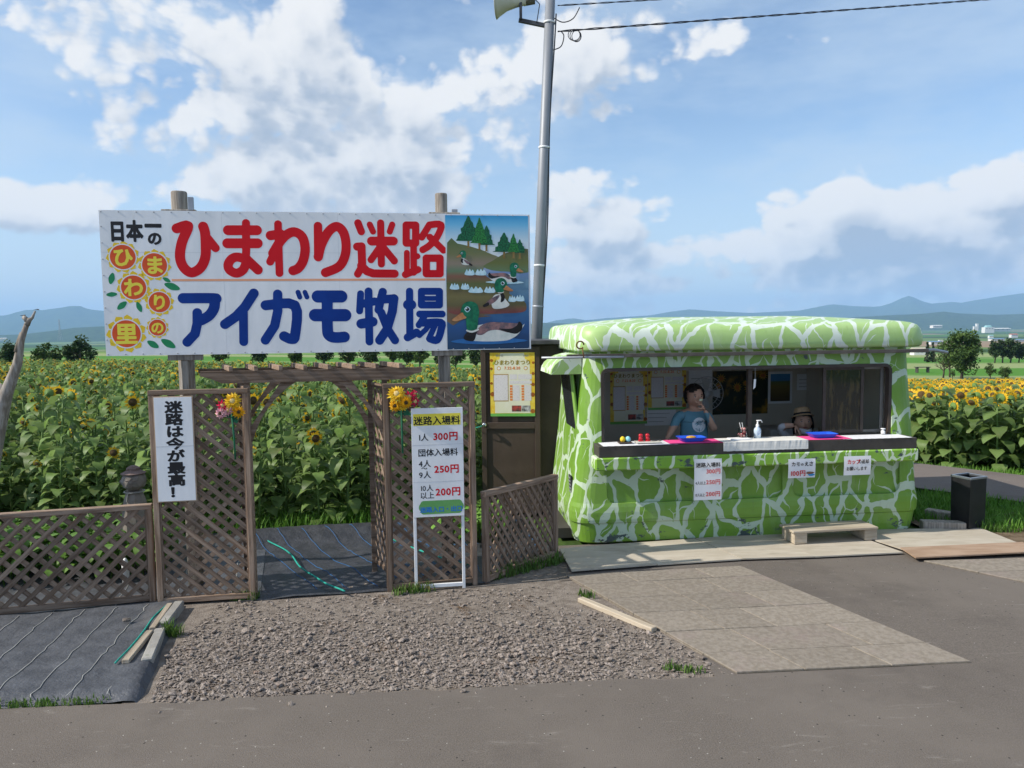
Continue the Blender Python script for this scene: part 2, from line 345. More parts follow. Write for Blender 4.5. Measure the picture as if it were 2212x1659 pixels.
SOIL = M('gravel_soil', (.175, .148, .124), (.26, .225, .192), rough=.95, scale=14, bump=.8, bscale=90, bdist=.015, c3=(.13, .088, .055), c3s=1.7, c3lo=.57, c3hi=.70, spec=.1)
DIRT = M('brown_dirt', (.11, .08, .05), (.20, .15, .10), rough=.95, scale=9, bump=.8, bscale=70, bdist=.015, c3=(.05, .085, .02), c3s=2.2, spec=.1)
b = MB(); N = 220
xs = [-16 + 32 * i / N for i in range(N + 1)]
pl = []
for x in xs: pl.append((x, aline(x) + .03 * mnoise.noise(Vector((x * 1.3, 0, 0))) + .028 * mnoise.noise(Vector((x * 6.1, 3, 0)))))
for i, (x, y) in enumerate(pl): b.v += [(x, -12, 0), (x, y, 0)]
for i in range(N): b.f.append((2 * i, 2 * i + 2, 2 * i + 3, 2 * i + 1)); b.mi.append(0)
road = b.build('asphalt_road', ASPH); tag(road, 'worn grey brown asphalt across the foreground', kind='structure')
sheet('asphalt_forecourt', [(1.2, aline(1.2) - .05), (15, aline(15) - .05), (15, 7.2), (1.2, 7.12)], -.004, ASPH)
sheet('board_bed', [(.38, 6.05), (1.4, 6.2), (1.4, 7.15), (.38, 7.05)], -.007, ASPH)
sheet('gravel_bed', [(-2.2, 3.9), (1.55, 4.2), (.5, 6.6), (-2.75, 5.8)], -.012, SOIL)
sheet('bare_soil', [(4.25, 6.55), (7.5, 6.6), (7.0, 8.3), (4.2, 7.9)], .002, DIRT)
PATH = asphalt('path_asphalt', (.125, .105, .094), (.18, .152, .136), (.16, .138, .12))
sheet('footpath', [(3.9, 10.65), (9.2, 5.2), (10.6, 6.2), (3.4, 13.9)], .008, PATH, 12, 4)

# gravel: the biggest stones one by one, the rest as a mass
def rock_mesh(name, mat, seed):
    rnd = random.Random(seed); bm = bmesh.new(); bmesh.ops.create_icosphere(bm, subdivisions=1, radius=1)
    for v in bm.verts: v.co = Vector((v.co.x * rnd.uniform(.75, 1.15), v.co.y * rnd.uniform(.6, 1.0), v.co.z * rnd.uniform(.35, .62)))
    me = bpy.data.meshes.new(name); bm.to_mesh(me); bm.free(); me.materials.append(mat); return me
ROCK = M('crushed_stone', (.17, .142, .12), (.30, .255, .22), rough=.92, scale=3, rnd=.34, bump=.3, bscale=9, c3=(.27, .19, .15), c3s=.7, spec=.15)
ROCKS = M('crushed_stone_mass', (.13, .108, .092), (.32, .275, .24), rough=.92, scale=21, detail=3, lo=.3, hi=.7, spec=.15, c3=(.25, .17, .13), c3s=12, c3lo=.62, c3hi=.7)
rocks = [rock_mesh('stone', ROCK, i) for i in range(8)]
gb = thing('gravel', 'grey crushed stone spread before the arch between mat and paving', 'gravel')
def gpt():
    while True:
        x = random.uniform(-2.3, 1.6); y = random.uniform(3.85, 6.0)
        if y < aline(x) + .02 and (y < aline(x) - .16 or random.random() > .10): continue
        left = -2.12 - (y - 4.09) * .3
        right = 1.34 - (y - 4.34) * .495
        if x < left + .03 or x > right - .02: continue
        back = 5.62 + (x + 2.5) * .12
        if y > back: continue
        d = .95 - .75 * max(0, min(1, (x - .0) / 1.2)) - .68 * min(1, max(0, (y - 4.95 - .1 * x) / .55))
        d *= .55 + .9 * (mnoise.noise(Vector((x * 1.7, y * 2.3, 3.1))) * .5 + .5)
        if random.random() < d: return x, y
for k in range(300):
    x, y = gpt(); s = random.uniform(.013, .028) * (1 if y < 5.2 else .7); o = inst(random.choice(rocks), 'stone', gb, (x, y, s * .15), (random.uniform(-.5, .5), random.uniform(-.5, .5), random.uniform(0, 6.3)), s)
mb = MB(); ico = [(np.array([list(v.co) for v in me.vertices]), [tuple(p.vertices) for p in me.polygons]) for me in rocks[:5]]
octv = np.array([(1, 0, 0), (-1, 0, 0), (0, 1, 0), (0, -1, 0), (0, 0, .6), (0, 0, -.6)]); octf = [(0, 2, 4), (2, 1, 4), (1, 3, 4), (3, 0, 4), (2, 0, 5), (1, 2, 5), (3, 1, 5), (0, 3, 5)]
for k in range(17000):
    x, y = gpt(); s = random.uniform(.004, .013) * (1 if y < 5.1 else .7) if random.random() < .85 else random.uniform(.012, .02); a = random.uniform(0, 6.3); V = octv * np.array([random.uniform(.7, 1.3), random.uniform(.5, 1.0), random.uniform(.3, .7)]) + np.random.uniform(-.2, .2, (6, 3))
    c, q = math.cos(a), math.sin(a); tl = random.uniform(-.5, .5)
    V = np.stack([V[:, 0] * c - V[:, 1] * q, V[:, 0] * q + V[:, 1] * c, V[:, 2] + V[:, 0] * tl], 1) * s + np.array([x, y, s * .2 - .008])
    mb.add(V, octf)
go_ = mb.build('small_stones', ROCKS, gb); go_['kind'] = 'stuff'

# stamped paving slabs either side of the forecourt
SLAB = M('paving_stone', (.20, .172, .138), (.26, .228, .188), rough=.9, scale=30, detail=8, bump=.5, bscale=26, bdist=.01, rnd=.10, c3=(.27, .215, .195), c3s=1.6, c3lo=.5, c3hi=.8, spec=.15)
JOINT = M('paving_joint', (.11, .095, .065), (.16, .14, .10), rough=.95, scale=30)
def paving(name, label, quad, nrow, seed):
    A, B, C, D = [np.array(p, float) for p in quad]; rnd = random.Random(seed)
    t = thing(name, label, 'paving'); t['kind'] = 'structure'; del t['category']
    sheet('joint_bed', [tuple(A), tuple(B), tuple(C), tuple(D)], .001, JOINT, parent=t, kind=None)
    def P(s, q): return (A * (1 - s) + B * s) * (1 - q) + (D * (1 - s) + C * s) * q
    r0 = 0.0; cuts = sorted(rnd.uniform(.7, 1.3) for _ in range(nrow)); rnd.shuffle(cuts); tot = sum(cuts)
    for c in cuts:
        r1 = r0 + c / tot; s0 = 0.0
        while s0 < .999:
            s1 = min(1.0, s0 + rnd.uniform(.24, .48)); s1 = 1.0 if s1 > .86 else s1
            gx = .0035 / np.linalg.norm(B - A); gy = .0035 / np.linalg.norm(D - A)
            q = [P(s0 + gx, r0 + gy), P(s1 - gx, r0 + gy), P(s1 - gx, r1 - gy), P(s0 + gx, r1 - gy)]
            z = .009 + rnd.uniform(-.0015, .0015); cn = sum(q) / 4; bb = MB()
            top = [(p[0] - cn[0], p[1] - cn[1], 0) for p in q]; inn = [(x * .99, y * .99, 0) for x, y, _ in top]
            low = [(x, y, -.003) for x, y, _ in top]; bot = [(x, y, -.03) for x, y, _ in top]
            bb.add(inn + low + bot, [(0, 1, 2, 3)] + [(4 + i, 4 + (i + 1) % 4, (i + 1) % 4, i) for i in range(4)] + [(8 + i, 8 + (i + 1) % 4, 4 + (i + 1) % 4, 4 + i) for i in range(4)])
            bb.build('slab', SLAB, t, loc=(cn[0], cn[1], z)); s0 = s1
        r0 = r1
paving('paved_path', 'stamped stone paving beside the gravel', [(1.34, 4.345), (2.83, 4.45), (1.98, 6.34), (.44, 6.15)], 6, 3)
paving('paved_patch', 'stamped stone paving at the right edge', [(4.45, 5.5), (6.6, 5.7), (6.6, 6.55), (3.62, 6.42)], 3, 5)

# ------------------------------------------------------------------ weed-control sheets
def mat_mat(name, c, c2):
    mt = M(name, c, c2, rough=.55, scale=7, bump=.55, bscale=11, bdist=.03, spec=.5, c3=(.15, .14, .13), c3s=1.6, c3lo=.6, c3hi=.85)
    return mt
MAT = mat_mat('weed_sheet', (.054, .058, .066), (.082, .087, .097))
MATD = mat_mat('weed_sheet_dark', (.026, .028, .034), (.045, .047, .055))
LINEW = M('thread_pale', (.36, .36, .33), (.48, .47, .43), rough=.8)
LINEB = M('thread_blue', (.02, .10, .26), (.03, .14, .33), rough=.7)
ROPE = M('green_rope', (.01, .23, .18), (.02, .34, .27), rough=.6, scale=40)
def hum(s, t, p): return .018 * mnoise.noise(Vector((p[0] * 2.1, p[1] * 2.6, 0))) + .006 * mnoise.noise(Vector((p[0] * 9, p[1] * 7, 4)))
def thread(name, mat, parent, p0, p1, zf, r_=.004, n=16, wob=.012, seed=0):
    rnd = random.Random(seed); b = MB(); pts = []
    for i in range(n + 1):
        t = i / n; p = np.array(p0) * (1 - t) + np.array(p1) * t; p = p + np.array([rnd.uniform(-wob, wob), rnd.uniform(-wob, wob)]); pts.append((p[0], p[1], zf(p) + r_ * .5))
    b.tube(pts, r_, 5); return b.build(name, mat, parent, smooth_=True)
def weed_mat(name, label, quad, z, mat, nx, ny, lines=0, lmat=None, hz=hum, lr=.005, along=1):
    t = thing(name, label, 'ground sheet')
    A, B, C, D = [np.array(p, float) for p in quad]
    sheet('fabric', quad, z, mat, nx, ny, hz, t, None)
    for k in range(lines):
        s = (k + .5) / lines
        p0, p1 = (A * (1 - s) + B * s, D * (1 - s) + C * s)
        thread('woven_line', lmat, t, p0 * .985 + p1 * .015, p1 * .985 + p0 * .015, lambda p: z + hum(0, 0, p) + .002, lr, 18, .014, k)
    return t
def hump(s, t, p): return hum(s, t, p) + .035 * min(1, max(0, t / .06)) + .015 * math.exp(-((s - .97) / .03) ** 2) - .06 * max(0, (s - .985) / .015)
FM = [(-5.6, 3.90), (-2.13, 4.10), (-2.56, 5.60), (-5.6, 5.0)]
fm = weed_mat('weed_sheet', 'grey weed sheet with pale lines in front of the low lattice fence', FM, -.01, MAT, 60, 30, 0, hz=hump)
for k in range(15):
    x = -2.36 - k * .215
    yb = 3.90 + (x + 5.6) * .0576 + .03; yt = 5.0 + (x + 5.6) * .197 - .02
    thread('woven_line', LINEW, fm, (x, yb), (x - .23, yt - .05), lambda p: .027 + hum(0, 0, p), .0026, 22, .010, k)
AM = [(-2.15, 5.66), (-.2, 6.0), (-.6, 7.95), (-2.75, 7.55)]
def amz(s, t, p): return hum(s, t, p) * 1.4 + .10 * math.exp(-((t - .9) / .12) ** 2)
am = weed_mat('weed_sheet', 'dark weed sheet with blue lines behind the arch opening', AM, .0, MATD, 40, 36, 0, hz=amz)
for k in range(11):
    P0 = np.array((-2.75 + k * .235, 7.5 + k * .044)); P1 = P0 + np.array((1.15, -1.62)); f_ = min(1, (P0[1] - 5.72 - .17 * (P0[0] + 2.15)) / (1.62 + .2)); P1 = P0 + (P1 - P0) * f_
    if P1[0] > -.3: f2 = (-.35 - P0[0]) / (P1[0] - P0[0]); P1 = P0 + (P1 - P0) * max(.1, f2)
    def tz(p):
        t_ = (p[1] - 5.66 - .174 * (p[0] + 2.15)) / 1.92; return amz(0, t_, p) + .003
    thread('woven_line', LINEB, am, P0, P1, tz, .0024, 26, .006, k)
weed_mat('weed_sheet', 'grey weed sheet behind the tall left trellis panel', [(-5.8, 4.95), (-2.02, 5.74), (-2.6, 7.7), (-6.4, 7.2)], .006, MAT, 50, 26, 9, LINEW, lr=.0022)
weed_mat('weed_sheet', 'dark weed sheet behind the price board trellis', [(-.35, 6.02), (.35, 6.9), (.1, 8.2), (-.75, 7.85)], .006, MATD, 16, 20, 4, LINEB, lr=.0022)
def rope(label, pts, r_=.012, z=.03):
    b = MB(); P = catmull(pts, 8, False); b.tube([(p[0], p[1], z + .012 * mnoise.noise(Vector((p[0] * 3, p[1] * 3, 7))) + .012) for p in P], r_, 6)
    tag(b.build('rope', ROPE, smooth_=True), label, 'rope')
rope('turquoise rope crossing the weed sheet in the arch opening', [tuple(g(*q)[:2]) for q in ((552, 1162), (620, 1200), (650, 1235), (690, 1262), (745, 1288))], .0075, .03)
rope('turquoise rope at the far right of the arch opening', [tuple(g(*q)[:2]) for q in ((785, 1142), (815, 1155), (900, 1195), (985, 1222), (1020, 1228))], .009, .02)
rope('turquoise rope lying along the plank beside the front weed sheet', [tuple(g(*q)[:2]) for q in ((362, 1318), (330, 1350), (300, 1395), (250, 1448))], .007, .035)

# planks and kerb edge along the front sheet
WOODG2 = M('grey_plank', (.26, .215, .16), (.40, .34, .26), rough=.88, scale=4, stretch=(.5, 7, 7), bump=.3, bscale=25, rnd=.1)
def plank(name, label, p0, p1, w, h, z, mat, cat='plank', bev=.004, group=None):
    p0 = Vector((p0[0], p0[1], 0)); p1 = Vector((p1[0], p1[1], 0)); d = p1 - p0; b = MB(); b.box((0, 0, 0), (d.length, w, h), bev=bev)
    o = b.build(name, mat, loc=((p0.x + p1.x) / 2, (p0.y + p1.y) / 2, z + h / 2), rot=(0, 0, math.atan2(d.y, d.x))); return tag(o, label, cat, group)
plank('plank', 'long weathered plank lying on the edge of the front weed sheet', g(368, 1318), g(330, 1372), .042, .022, .036, WOODG2)
plank('plank', 'short weathered plank at the near corner of the front weed sheet', g(325, 1380), g(272, 1446), .046, .028, .036, WOODG2)
CONC = M('concrete', (.24, .23, .21), (.33, .32, .29), rough=.92, scale=8, bump=.5, bscale=40, c3=(.12, .13, .08), c3s=4)
plank('kerb_stone', 'concrete kerb block along the gravel near the low fence', g(388, 1312), g(352, 1360), .07, .075, -.02, CONC, 'kerb', .008)
plank('kerb_stone', 'concrete kerb block at the near end of the gravel edge', g(347, 1372), g(318, 1440), .07, .075, -.02, CONC, 'kerb', .008)
plank('timber_strip', 'pale timber strip between the gravel and the stone paving', g(1253, 1296), g(1413, 1362), .055, .035, -.012, WOODP)

# ------------------------------------------------------------------ plywood boards in front of the stall
PLY = M('plywood', (.40, .35, .275), (.47, .42, .34), rough=.85, scale=3, stretch=(1, 4, 1), bump=.12, bscale=40, rnd=.06, c3=(.33, .29, .23), c3s=1.3)
PLYR = M('plywood_brown', (.30, .20, .13), (.38, .27, .19), rough=.85, scale=3, stretch=(1, 4, 1), bump=.12, bscale=40, rnd=.06)
def board(label, quad, z, mat, th=.012):
    b = MB(); A = [np.array(p, float) for p in quad]; c = sum(A) / 4; q = [(p[0] - c[0], p[1] - c[1]) for p in A]
    b.add([(x, y, 0) for x, y in q] + [(x, y, -th) for x, y in q], [(0, 1, 2, 3), (7, 6, 5, 4)] + [(i, 4 + i, 4 + (i + 1) % 4, (i + 1) % 4) for i in range(4)])
    return tag(b.build('plywood_board', mat, loc=(c[0], c[1], z + th)), label, 'board')
def gq(*q): return [tuple(g(u, v)[:2]) for u, v in q]
board('pale board nearest the wing lattice at the stall corner', gq((1235, 1238), (1420, 1224), (1352, 1178), (1208, 1190)), .012, PLY)
board('second pale board from the wing lattice before the stall', gq((1421, 1224), (1602, 1212), (1500, 1168), (1353, 1178)), .010, PLY)
board('third pale board before the stall beside the wooden step', gq((1603, 1212), (1760, 1207), (1640, 1158), (1502, 1168)), .013, PLY)
board('pale board under the wooden step', gq((1761, 1207), (1950, 1198), (1820, 1150), (1642, 1158)), .011, PLY)
board('large pale board right of the wooden step', gq((1953, 1193), (2212, 1184), (2118, 1146), (1822, 1150)), .016, PLY)
board('brown board at the right end lapping over the pale boards', gq((1978, 1214), (2260, 1200), (2208, 1180), (1945, 1192)), .030, PLYR)

# ------------------------------------------------------------------ distant ridges and mountains
FOREST = M('forest', (.022, .048, .016), (.05, .085, .028), rough=.95, scale=.012, detail=8, spec=.05)
FORESTN = M('forest_near', (.018, .04, .014), (.045, .08, .025), rough=.95, scale=.03, detail=8, spec=.05)
def ridge(name, label, pts, D, depth, mat, base=-45, seed=0, rough_=.06):
    us = np.linspace(pts[0][0], pts[-1][0], 150); vs = np.interp(us, [p[0] for p in pts], [p[1] for p in pts]); rows = 9; b = MB()
    for i, (u, v) in enumerate(zip(us, vs)):
        c = at(u, v, D); top = c[2] - base
        for j in range(rows):
            t = j / (rows - 1)                      # 0 near foot ... .5 crest ... 1 far foot
            k = 1 - abs(t - .5) * 2; hgt = k ** 1.15
            y = D + (t - .5) * 2 * depth; x = c[0] * (1 + (y - D) / D * .6)
            wob = mnoise.fractal(Vector((x / depth * 2.2, y / depth * 2.2, seed)), 1.0, 2.0, 4) * rough_ * (1 if .02 < t < .48 or t > .52 else 0)
            b.v.append((x, y, base + top * max(0, hgt * (1 + wob * 2.2))))
    for i in range(len(us) - 1):
        for j in range(rows - 1): a = i * rows + j; b.f.append((a, a + rows, a + rows + 1, a + 1)); b.mi.append(0)
    tag(b.build(name, mat, smooth_=True), label, kind='structure')
L0 = [(-700, 690), (-200, 672), (0, 682), (15, 681), (29, 676), (58, 669), (90, 670), (129, 665), (152, 661), (174, 661), (190, 668), (219, 671), (420, 690), (650, 705), (900, 703), (1060, 704)]
ridge('mountain', 'long blue mountain range on the left skyline', L0, 9000, 1500, FOREST, seed=1)
R0 = [(1040, 703), (1171, 700), (1200, 692), (1221, 690), (1232, 687), (1246, 688), (1262, 692), (1311, 687), (1360, 684), (1406, 681), (1450, 673), (1491, 668), (1541, 672), (1620, 676), (1726, 671), (1796, 657), (1841, 661), (1896, 663), (1925, 655), (1945, 645), (1962, 638.5), (1976, 643), (1990, 650), (2012, 656), (2054, 652), (2076, 654), (2116, 647), (2160, 640), (2212, 633), (2400, 622), (2900, 650)]
ridge('mountain', 'blue mountains with a pointed peak on the right skyline', R0, 10500, 1800, FOREST, seed=5)
ridge('foothill', 'dark wooded foothills below the left mountains', [(-700, 712), (-100, 728), (0, 724), (50, 722), (110, 715), (160, 708), (219, 705), (400, 712), (700, 716), (1080, 712)], 4300, 600, FORESTN, seed=9)
ridge('foothill', 'dark wooded foothills below the right peak', [(1040, 708), (1170, 697), (1230, 699), (1500, 694), (1800, 688), (1940, 680), (1990, 678), (2040, 673), (2072, 677), (2150, 680), (2212, 678), (2500, 672), (2900, 690)], 5200, 700, FORESTN, seed=13)
# ------------------------------------------------------------------ lettering: outlines filled through a distance field (rounded, any weight)
def march(S, x0, y0, h):
    """polygons where S<0 on a regular grid"""
    ny, nx = S.shape; inside = S < 0; V = []; Fc = []; key = {}
    def vid(p):
        k = (round(p[0], 5), round(p[1], 5))
        if k not in key: key[k] = len(V); V.append(k)
        return key[k]
    cnt = inside[:-1, :-1].astype(int) + inside[1:, :-1] + inside[:-1, 1:] + inside[1:, 1:]
    for j in range(ny - 1):
        i = 0
        while i < nx - 1:
            c = cnt[j, i]
            if c == 0: i += 1; continue
            if c == 4:
                k = i
                while k < nx - 1 and cnt[j, k] == 4: k += 1
                Fc.append([vid((x0 + i * h, y0 + j * h)), vid((x0 + k * h, y0 + j * h)), vid((x0 + k * h, y0 + (j + 1) * h)), vid((x0 + i * h, y0 + (j + 1) * h))]); i = k; continue
            cs = [(i, j), (i + 1, j), (i + 1, j + 1), (i, j + 1)]; poly = []
            for q in range(4):
                a, b_ = cs[q], cs[(q + 1) % 4]; sa, sb = S[a[1], a[0]], S[b_[1], b_[0]]
                if sa < 0: poly.append((x0 + a[0] * h, y0 + a[1] * h))
                if (sa < 0) != (sb < 0):
                    t = sa / (sa - sb); poly.append((x0 + (a[0] + (b_[0] - a[0]) * t) * h, y0 + (a[1] + (b_[1] - a[1]) * t) * h))
            ids = []
            for p in poly:
                k = vid(p)
                if k not in ids: ids.append(k)
            if len(ids) > 2: Fc.append(ids)
            i += 1
    return V, Fc
def seg_dist(X, Y, segs):
    """least distance from grid points to segments (ax,ay,bx,by,r) minus r"""
    D = np.full(X.shape, 1e9)
    for (ax, ay, bx, by, r_) in segs:
        dx, dy = bx - ax, by - ay; L = dx * dx + dy * dy
        t = np.clip(((X - ax) * dx + (Y - ay) * dy) / L, 0, 1) if L > 1e-12 else 0
        D = np.minimum(D, np.hypot(X - ax - t * dx, Y - ay - t * dy) - r_)
    return D
def strokes_mesh(strokes, h):
    """strokes: list of (points, radius)"""
    segs = []
    for pts, r_ in strokes:
        for a, b_ in zip(pts[:-1], pts[1:]): segs.append((*a, *b_, r_))
    x0 = min(min(s[0], s[2]) - s[4] for s in segs) - 2 * h; x1 = max(max(s[0], s[2]) + s[4] for s in segs) + 2 * h
    y0 = min(min(s[1], s[3]) - s[4] for s in segs) - 2 * h; y1 = max(max(s[1], s[3]) + s[4] for s in segs) + 2 * h
    X, Y = np.meshgrid(np.arange(x0, x1, h), np.arange(y0, y1, h))
    return march(seg_dist(X, Y, segs), x0, y0, h)
_gl = {}
def glyph(ch, bold=0.0, n=40):
    """one character, em size 1, thickened by bold"""
    k = (ch, bold, n)
    if k in _gl: return _gl[k]
    cu = bpy.data.curves.new('glyph', 'FONT'); cu.body = ch; cu.fill_mode = 'NONE'; cu.resolution_u = 3
    o = bpy.data.objects.new('glyph', cu); col.objects.link(o); bpy.context.view_layer.update(); me = evalmesh(o)
    P = np.array([v.co[:2] for v in me.vertices]) if len(me.vertices) else np.zeros((0, 2)); E = [tuple(e.vertices) for e in me.edges]
    bpy.data.objects.remove(o); bpy.data.curves.remove(cu); bpy.data.meshes.remove(me)
    if not len(P): _gl[k] = ([], [], .4); return _gl[k]
    h = 1.0 / n; x0, y0 = P.min(0) - bold - 2 * h; x1, y1 = P.max(0) + bold + 2 * h
    X, Y = np.meshgrid(np.arange(x0, x1, h), np.arange(y0, y1, h)); D = np.full(X.shape, 1e9); ins = np.zeros(X.shape, bool)
    for a, b_ in E:
        ax, ay = P[a]; bx, by = P[b_]; dx, dy = bx - ax, by - ay; L = dx * dx + dy * dy
        if L < 1e-14: continue
        t = np.clip(((X - ax) * dx + (Y - ay) * dy) / L, 0, 1); D = np.minimum(D, np.hypot(X - ax - t * dx, Y - ay - t * dy))
        if ay != by:
            cr = ((ay > Y) != (by > Y)) & (X < (bx - ax) * (Y - ay) / (by - ay) + ax); ins ^= cr
    S = np.where(ins, -D, D) - bold
    adv = 1.0 if ord(ch) > 0x2000 else float(P[:, 0].max()) + .09
    V, Fc = march(S, x0, y0, h); _gl[k] = (V, Fc, adv); return _gl[k]
def text(s, size, mat, parent, x, z, y=-.002, bold=.02, align='L', name='lettering', n=36, sx=1.0, track=0.0, vertical=False):
    mb = MB(); cx = 0.0; w = sum(glyph(c, bold, n)[2] + track for c in s) - track
    off = 0 if align == 'L' else (-w / 2 if align == 'C' else -w)
    for i, c in enumerate(s):
        V, Fc, adv = glyph(c, bold, n)
        if vertical: px, pz = -.5, -i * (1.0 + track) - .88
        else: px, pz = off + cx, 0
        mb.add([((vx + px) * size * sx, 0, (vy + pz) * size) for vx, vy in V], Fc); cx += adv + track
    return mb.build(name, mat, parent, loc=(x, y, z))
def rect(b, x0, z0, x1, z1, y, mi=0): return b.add([(x0, y, z0), (x1, y, z0), (x1, y, z1), (x0, y, z1)], [(0, 1, 2, 3)], mi)
def panel(name, mat, parent, x0, z0, x1, z1, y0, y1, bev=.0):
    b = MB(); b.box(((x0 + x1) / 2, (y0 + y1) / 2, (z0 + z1) / 2), (abs(x1 - x0), abs(y1 - y0), abs(z1 - z0)), bev=bev); return b.build(name, mat, parent)
def disc(b, x, z, r_, y, mi=0, n=28, sz=1.0): return b.add([(x + r_ * math.cos(2 * math.pi * i / n), y, z + r_ * sz * math.sin(2 * math.pi * i / n)) for i in range(n)], [tuple(range(n))], mi)
# ------------------------------------------------------------------ the big sign board
SO, SA = (-2.6, 5.95, 0), math.atan2(.365, 2.45)
sp_ = plane(SO, SA)
def z1(x, y): return sp_((340 + x * .3978) * .60636, (640 + y * .3978) * .60636)      # survey points of the left half of the board
def z2(x, y): return sp_((1100 + x * .3979) * .60636, (640 + y * .3979) * .60636)     # right half
sg = thing('sign_board', 'long white signboard with red and blue lettering and duck picture above the arch', 'signboard', SO, SA)
SX0, SX1, SZ0, SZ1 = -.612, 2.797, 1.923, 3.062; SXP = 2.095; SXM = (SX0 + SXP) / 2
panel('panel', SIGNW, sg, SX0, SZ0 , SXP - .001, SZ1, 0, .012)
panel('panel', SIGNW, sg, SXP + .001, SZ0 + .002, SX1, SZ1 - .002, -.003, .012)
panel('seam', M('seam_grey', (.6, .6, .6), (.66, .66, .66)), sg, SX0 + .002, 2.735, SXP - .004, 2.7375, -.0004, 0)
for xs_ in (.30, 1.205): panel('seam', M('seam_grey_upright', (.62, .62, .62), (.68, .68, .68)), sg, xs_, SZ0 + .002, xs_ + .002, SZ1 - .002, -.0004, 0)
RIV = MB().lathe([(.0001, 0), (.006, 0), (.005, .004), (.0001, .005)], 8).mesh('rivet', M('rivet', (.42, .42, .43), (.5, .5, .5), rough=.5, metal=.3))
for i in range(27):
    for zz in (SZ0 + .012, SZ1 - .012): inst(RIV, 'rivet', sg, (SX0 + .015 + i * (SX1 - SX0 - .03) / 26, -.0035 if SX0 + .015 + i * (SX1 - SX0 - .03) / 26 > SXP else 0, zz), (R(90), 0, 0))
for i in range(1, 9): inst(RIV, 'rivet', sg, (SX0 + .012, 0, SZ0 + i * (SZ1 - SZ0) / 9), (R(90), 0, 0))
# posts and brackets behind
def post(x, r_, top, lean=0.0):
    b = MB(); b.tube([(x + lean, .14, -.15), (x + lean * .5, .14, 1.5), (x, .14, top - .01), (x, .14, top)], [r_ * 1.02, r_, r_ * .99, r_ * .93], 14); b.build('post', WOODG, sg, True)
post(-.05, .062, 3.235); post(2.06, .052, 3.25)
for x in (-.05, 2.06):
    for zz in (1.90, 3.055):
        b = MB(); b.box((0, 0, 0), (.26, .06, .045), bev=.003); b.build('cross_arm', WOODG, sg, loc=(x + .02, .05, zz))
    b = MB(); b.box((0, 0, 0), (.05, .045, 1.95), bev=.004); b.build('batten', WOODG, sg, loc=(x + .015, .055, 1.0))
panel('bracket', STEEL, sg, .045, 3.062, .085, 3.175, .02, .05, .002); panel('bracket', STEEL, sg, 2.14, 3.078, 2.19, 3.105, .03, .06, .003)
# big characters traced stroke by stroke
RED_C = [(z1, [([(728,437),(830,415),(775,560),(757,690),(790,785),(860,832),(940,790),(983,700),(988,600),(982,480),(965,420)],47),([(985,500),(1075,612)],40)]),
 (z1, [([(1188,453),(1445,453)],48),([(1182,570),(1452,570)],48),([(1348,388),(1350,640),(1345,725)],38),([(1345,760),(1320,810),(1265,838),(1205,812),(1188,765),(1215,715),(1265,693),(1330,708)],44),([(1340,700),(1455,808)],46)]),
 (z1, [([(1635,398),(1648,838)],37),([(1568,500),(1660,488)],46),([(1665,500),(1610,640),(1565,735)],38),([(1590,660),(1650,560),(1710,495),(1780,468),(1850,510),(1878,610),(1862,720),(1820,790),(1770,815)],46)]),
 (z2, [([(82,415),(85,695)],38),([(85,690),(110,590),(160,490),(210,435),(262,422),(312,475),(334,580),(322,690),(268,780),(150,832)],42)]),
 (z2, [([(440,388),(470,465)],34),([(546,402),(575,465)],28),([(747,402),(725,465)],28),([(643,388),(650,755)],33),([(562,550),(757,550)],41),([(640,600),(557,718)],32),([(660,600),(765,727)],34),([(433,600),(472,597),(478,770)],37),([(478,775),(438,845)],34),([(470,770),(520,820),(580,840),(768,842)],38)]),
 (z2, [([(872,407),(957,407),(957,568),(872,568),(872,407)],34),([(878,655),(878,835)],27),([(938,600),(940,830)],31),([(940,690),(972,686)],28),([(865,850),(978,805)],33),([(1078,408),(1012,515)],32),([(1080,405),(1184,405),(1150,510),(1080,590),(1020,628)],32),([(1085,515),(1205,632)],32),([(1052,703),(1175,703),(1175,842),(1052,842),(1052,703)],35)])]
BLUE_C = [(z1, [([(785,1062),(1060,1062),(1068,1080),(1062,1150),(1020,1215),(950,1258)],50),([(912,1192),(912,1290),(892,1380),(822,1455)],45)]),
 (z1, [([(1418,1018),(1340,1140),(1260,1225),(1160,1295)],47),([(1325,1190),(1328,1452)],42)]),
 (z1, [([(1525,1125),(1785,1125),(1788,1390),(1755,1428),(1690,1402)],49),([(1632,1025),(1632,1180),(1605,1310),(1522,1437)],45),([(1814,1008),(1830,1052)],24),([(1876,1008),(1894,1052)],23)]),
 (z2, [([(82,1046),(290,1046)],56),([(58,1213),(325,1213)],57),([(165,1060),(167,1330),(185,1395),(240,1413),(318,1408)],50)]),
 (z2, [([(464,1022),(455,1175)],32),([(535,1000),(543,1450)],36),([(465,1115),(590,1090)],37),([(470,1290),(572,1272)],45),([(662,1005),(645,1070),(625,1165)],38),([(650,1072),(765,1065)],40),([(762,1065),(748,1180),(700,1340),(635,1438)],42),([(648,1190),(705,1335),(772,1438)],38)]),
 (z2, [([(902,1000),(905,1400)],34),([(888,1120),(918,1120)],46),([(885,1412),(965,1368)],37),([(1008,1000),(1170,1000),(1170,1122),(1008,1122),(1008,1000)],33),([(1008,1063),(1170,1063)],23),([(992,1203),(1195,1203)],32),([(1035,1225),(985,1302)],30),([(1020,1283),(1180,1278),(1185,1340),(1150,1435),(1085,1425)],35),([(1085,1290),(1050,1340),(990,1395)],25),([(1132,1300),(1075,1425)],27)])]
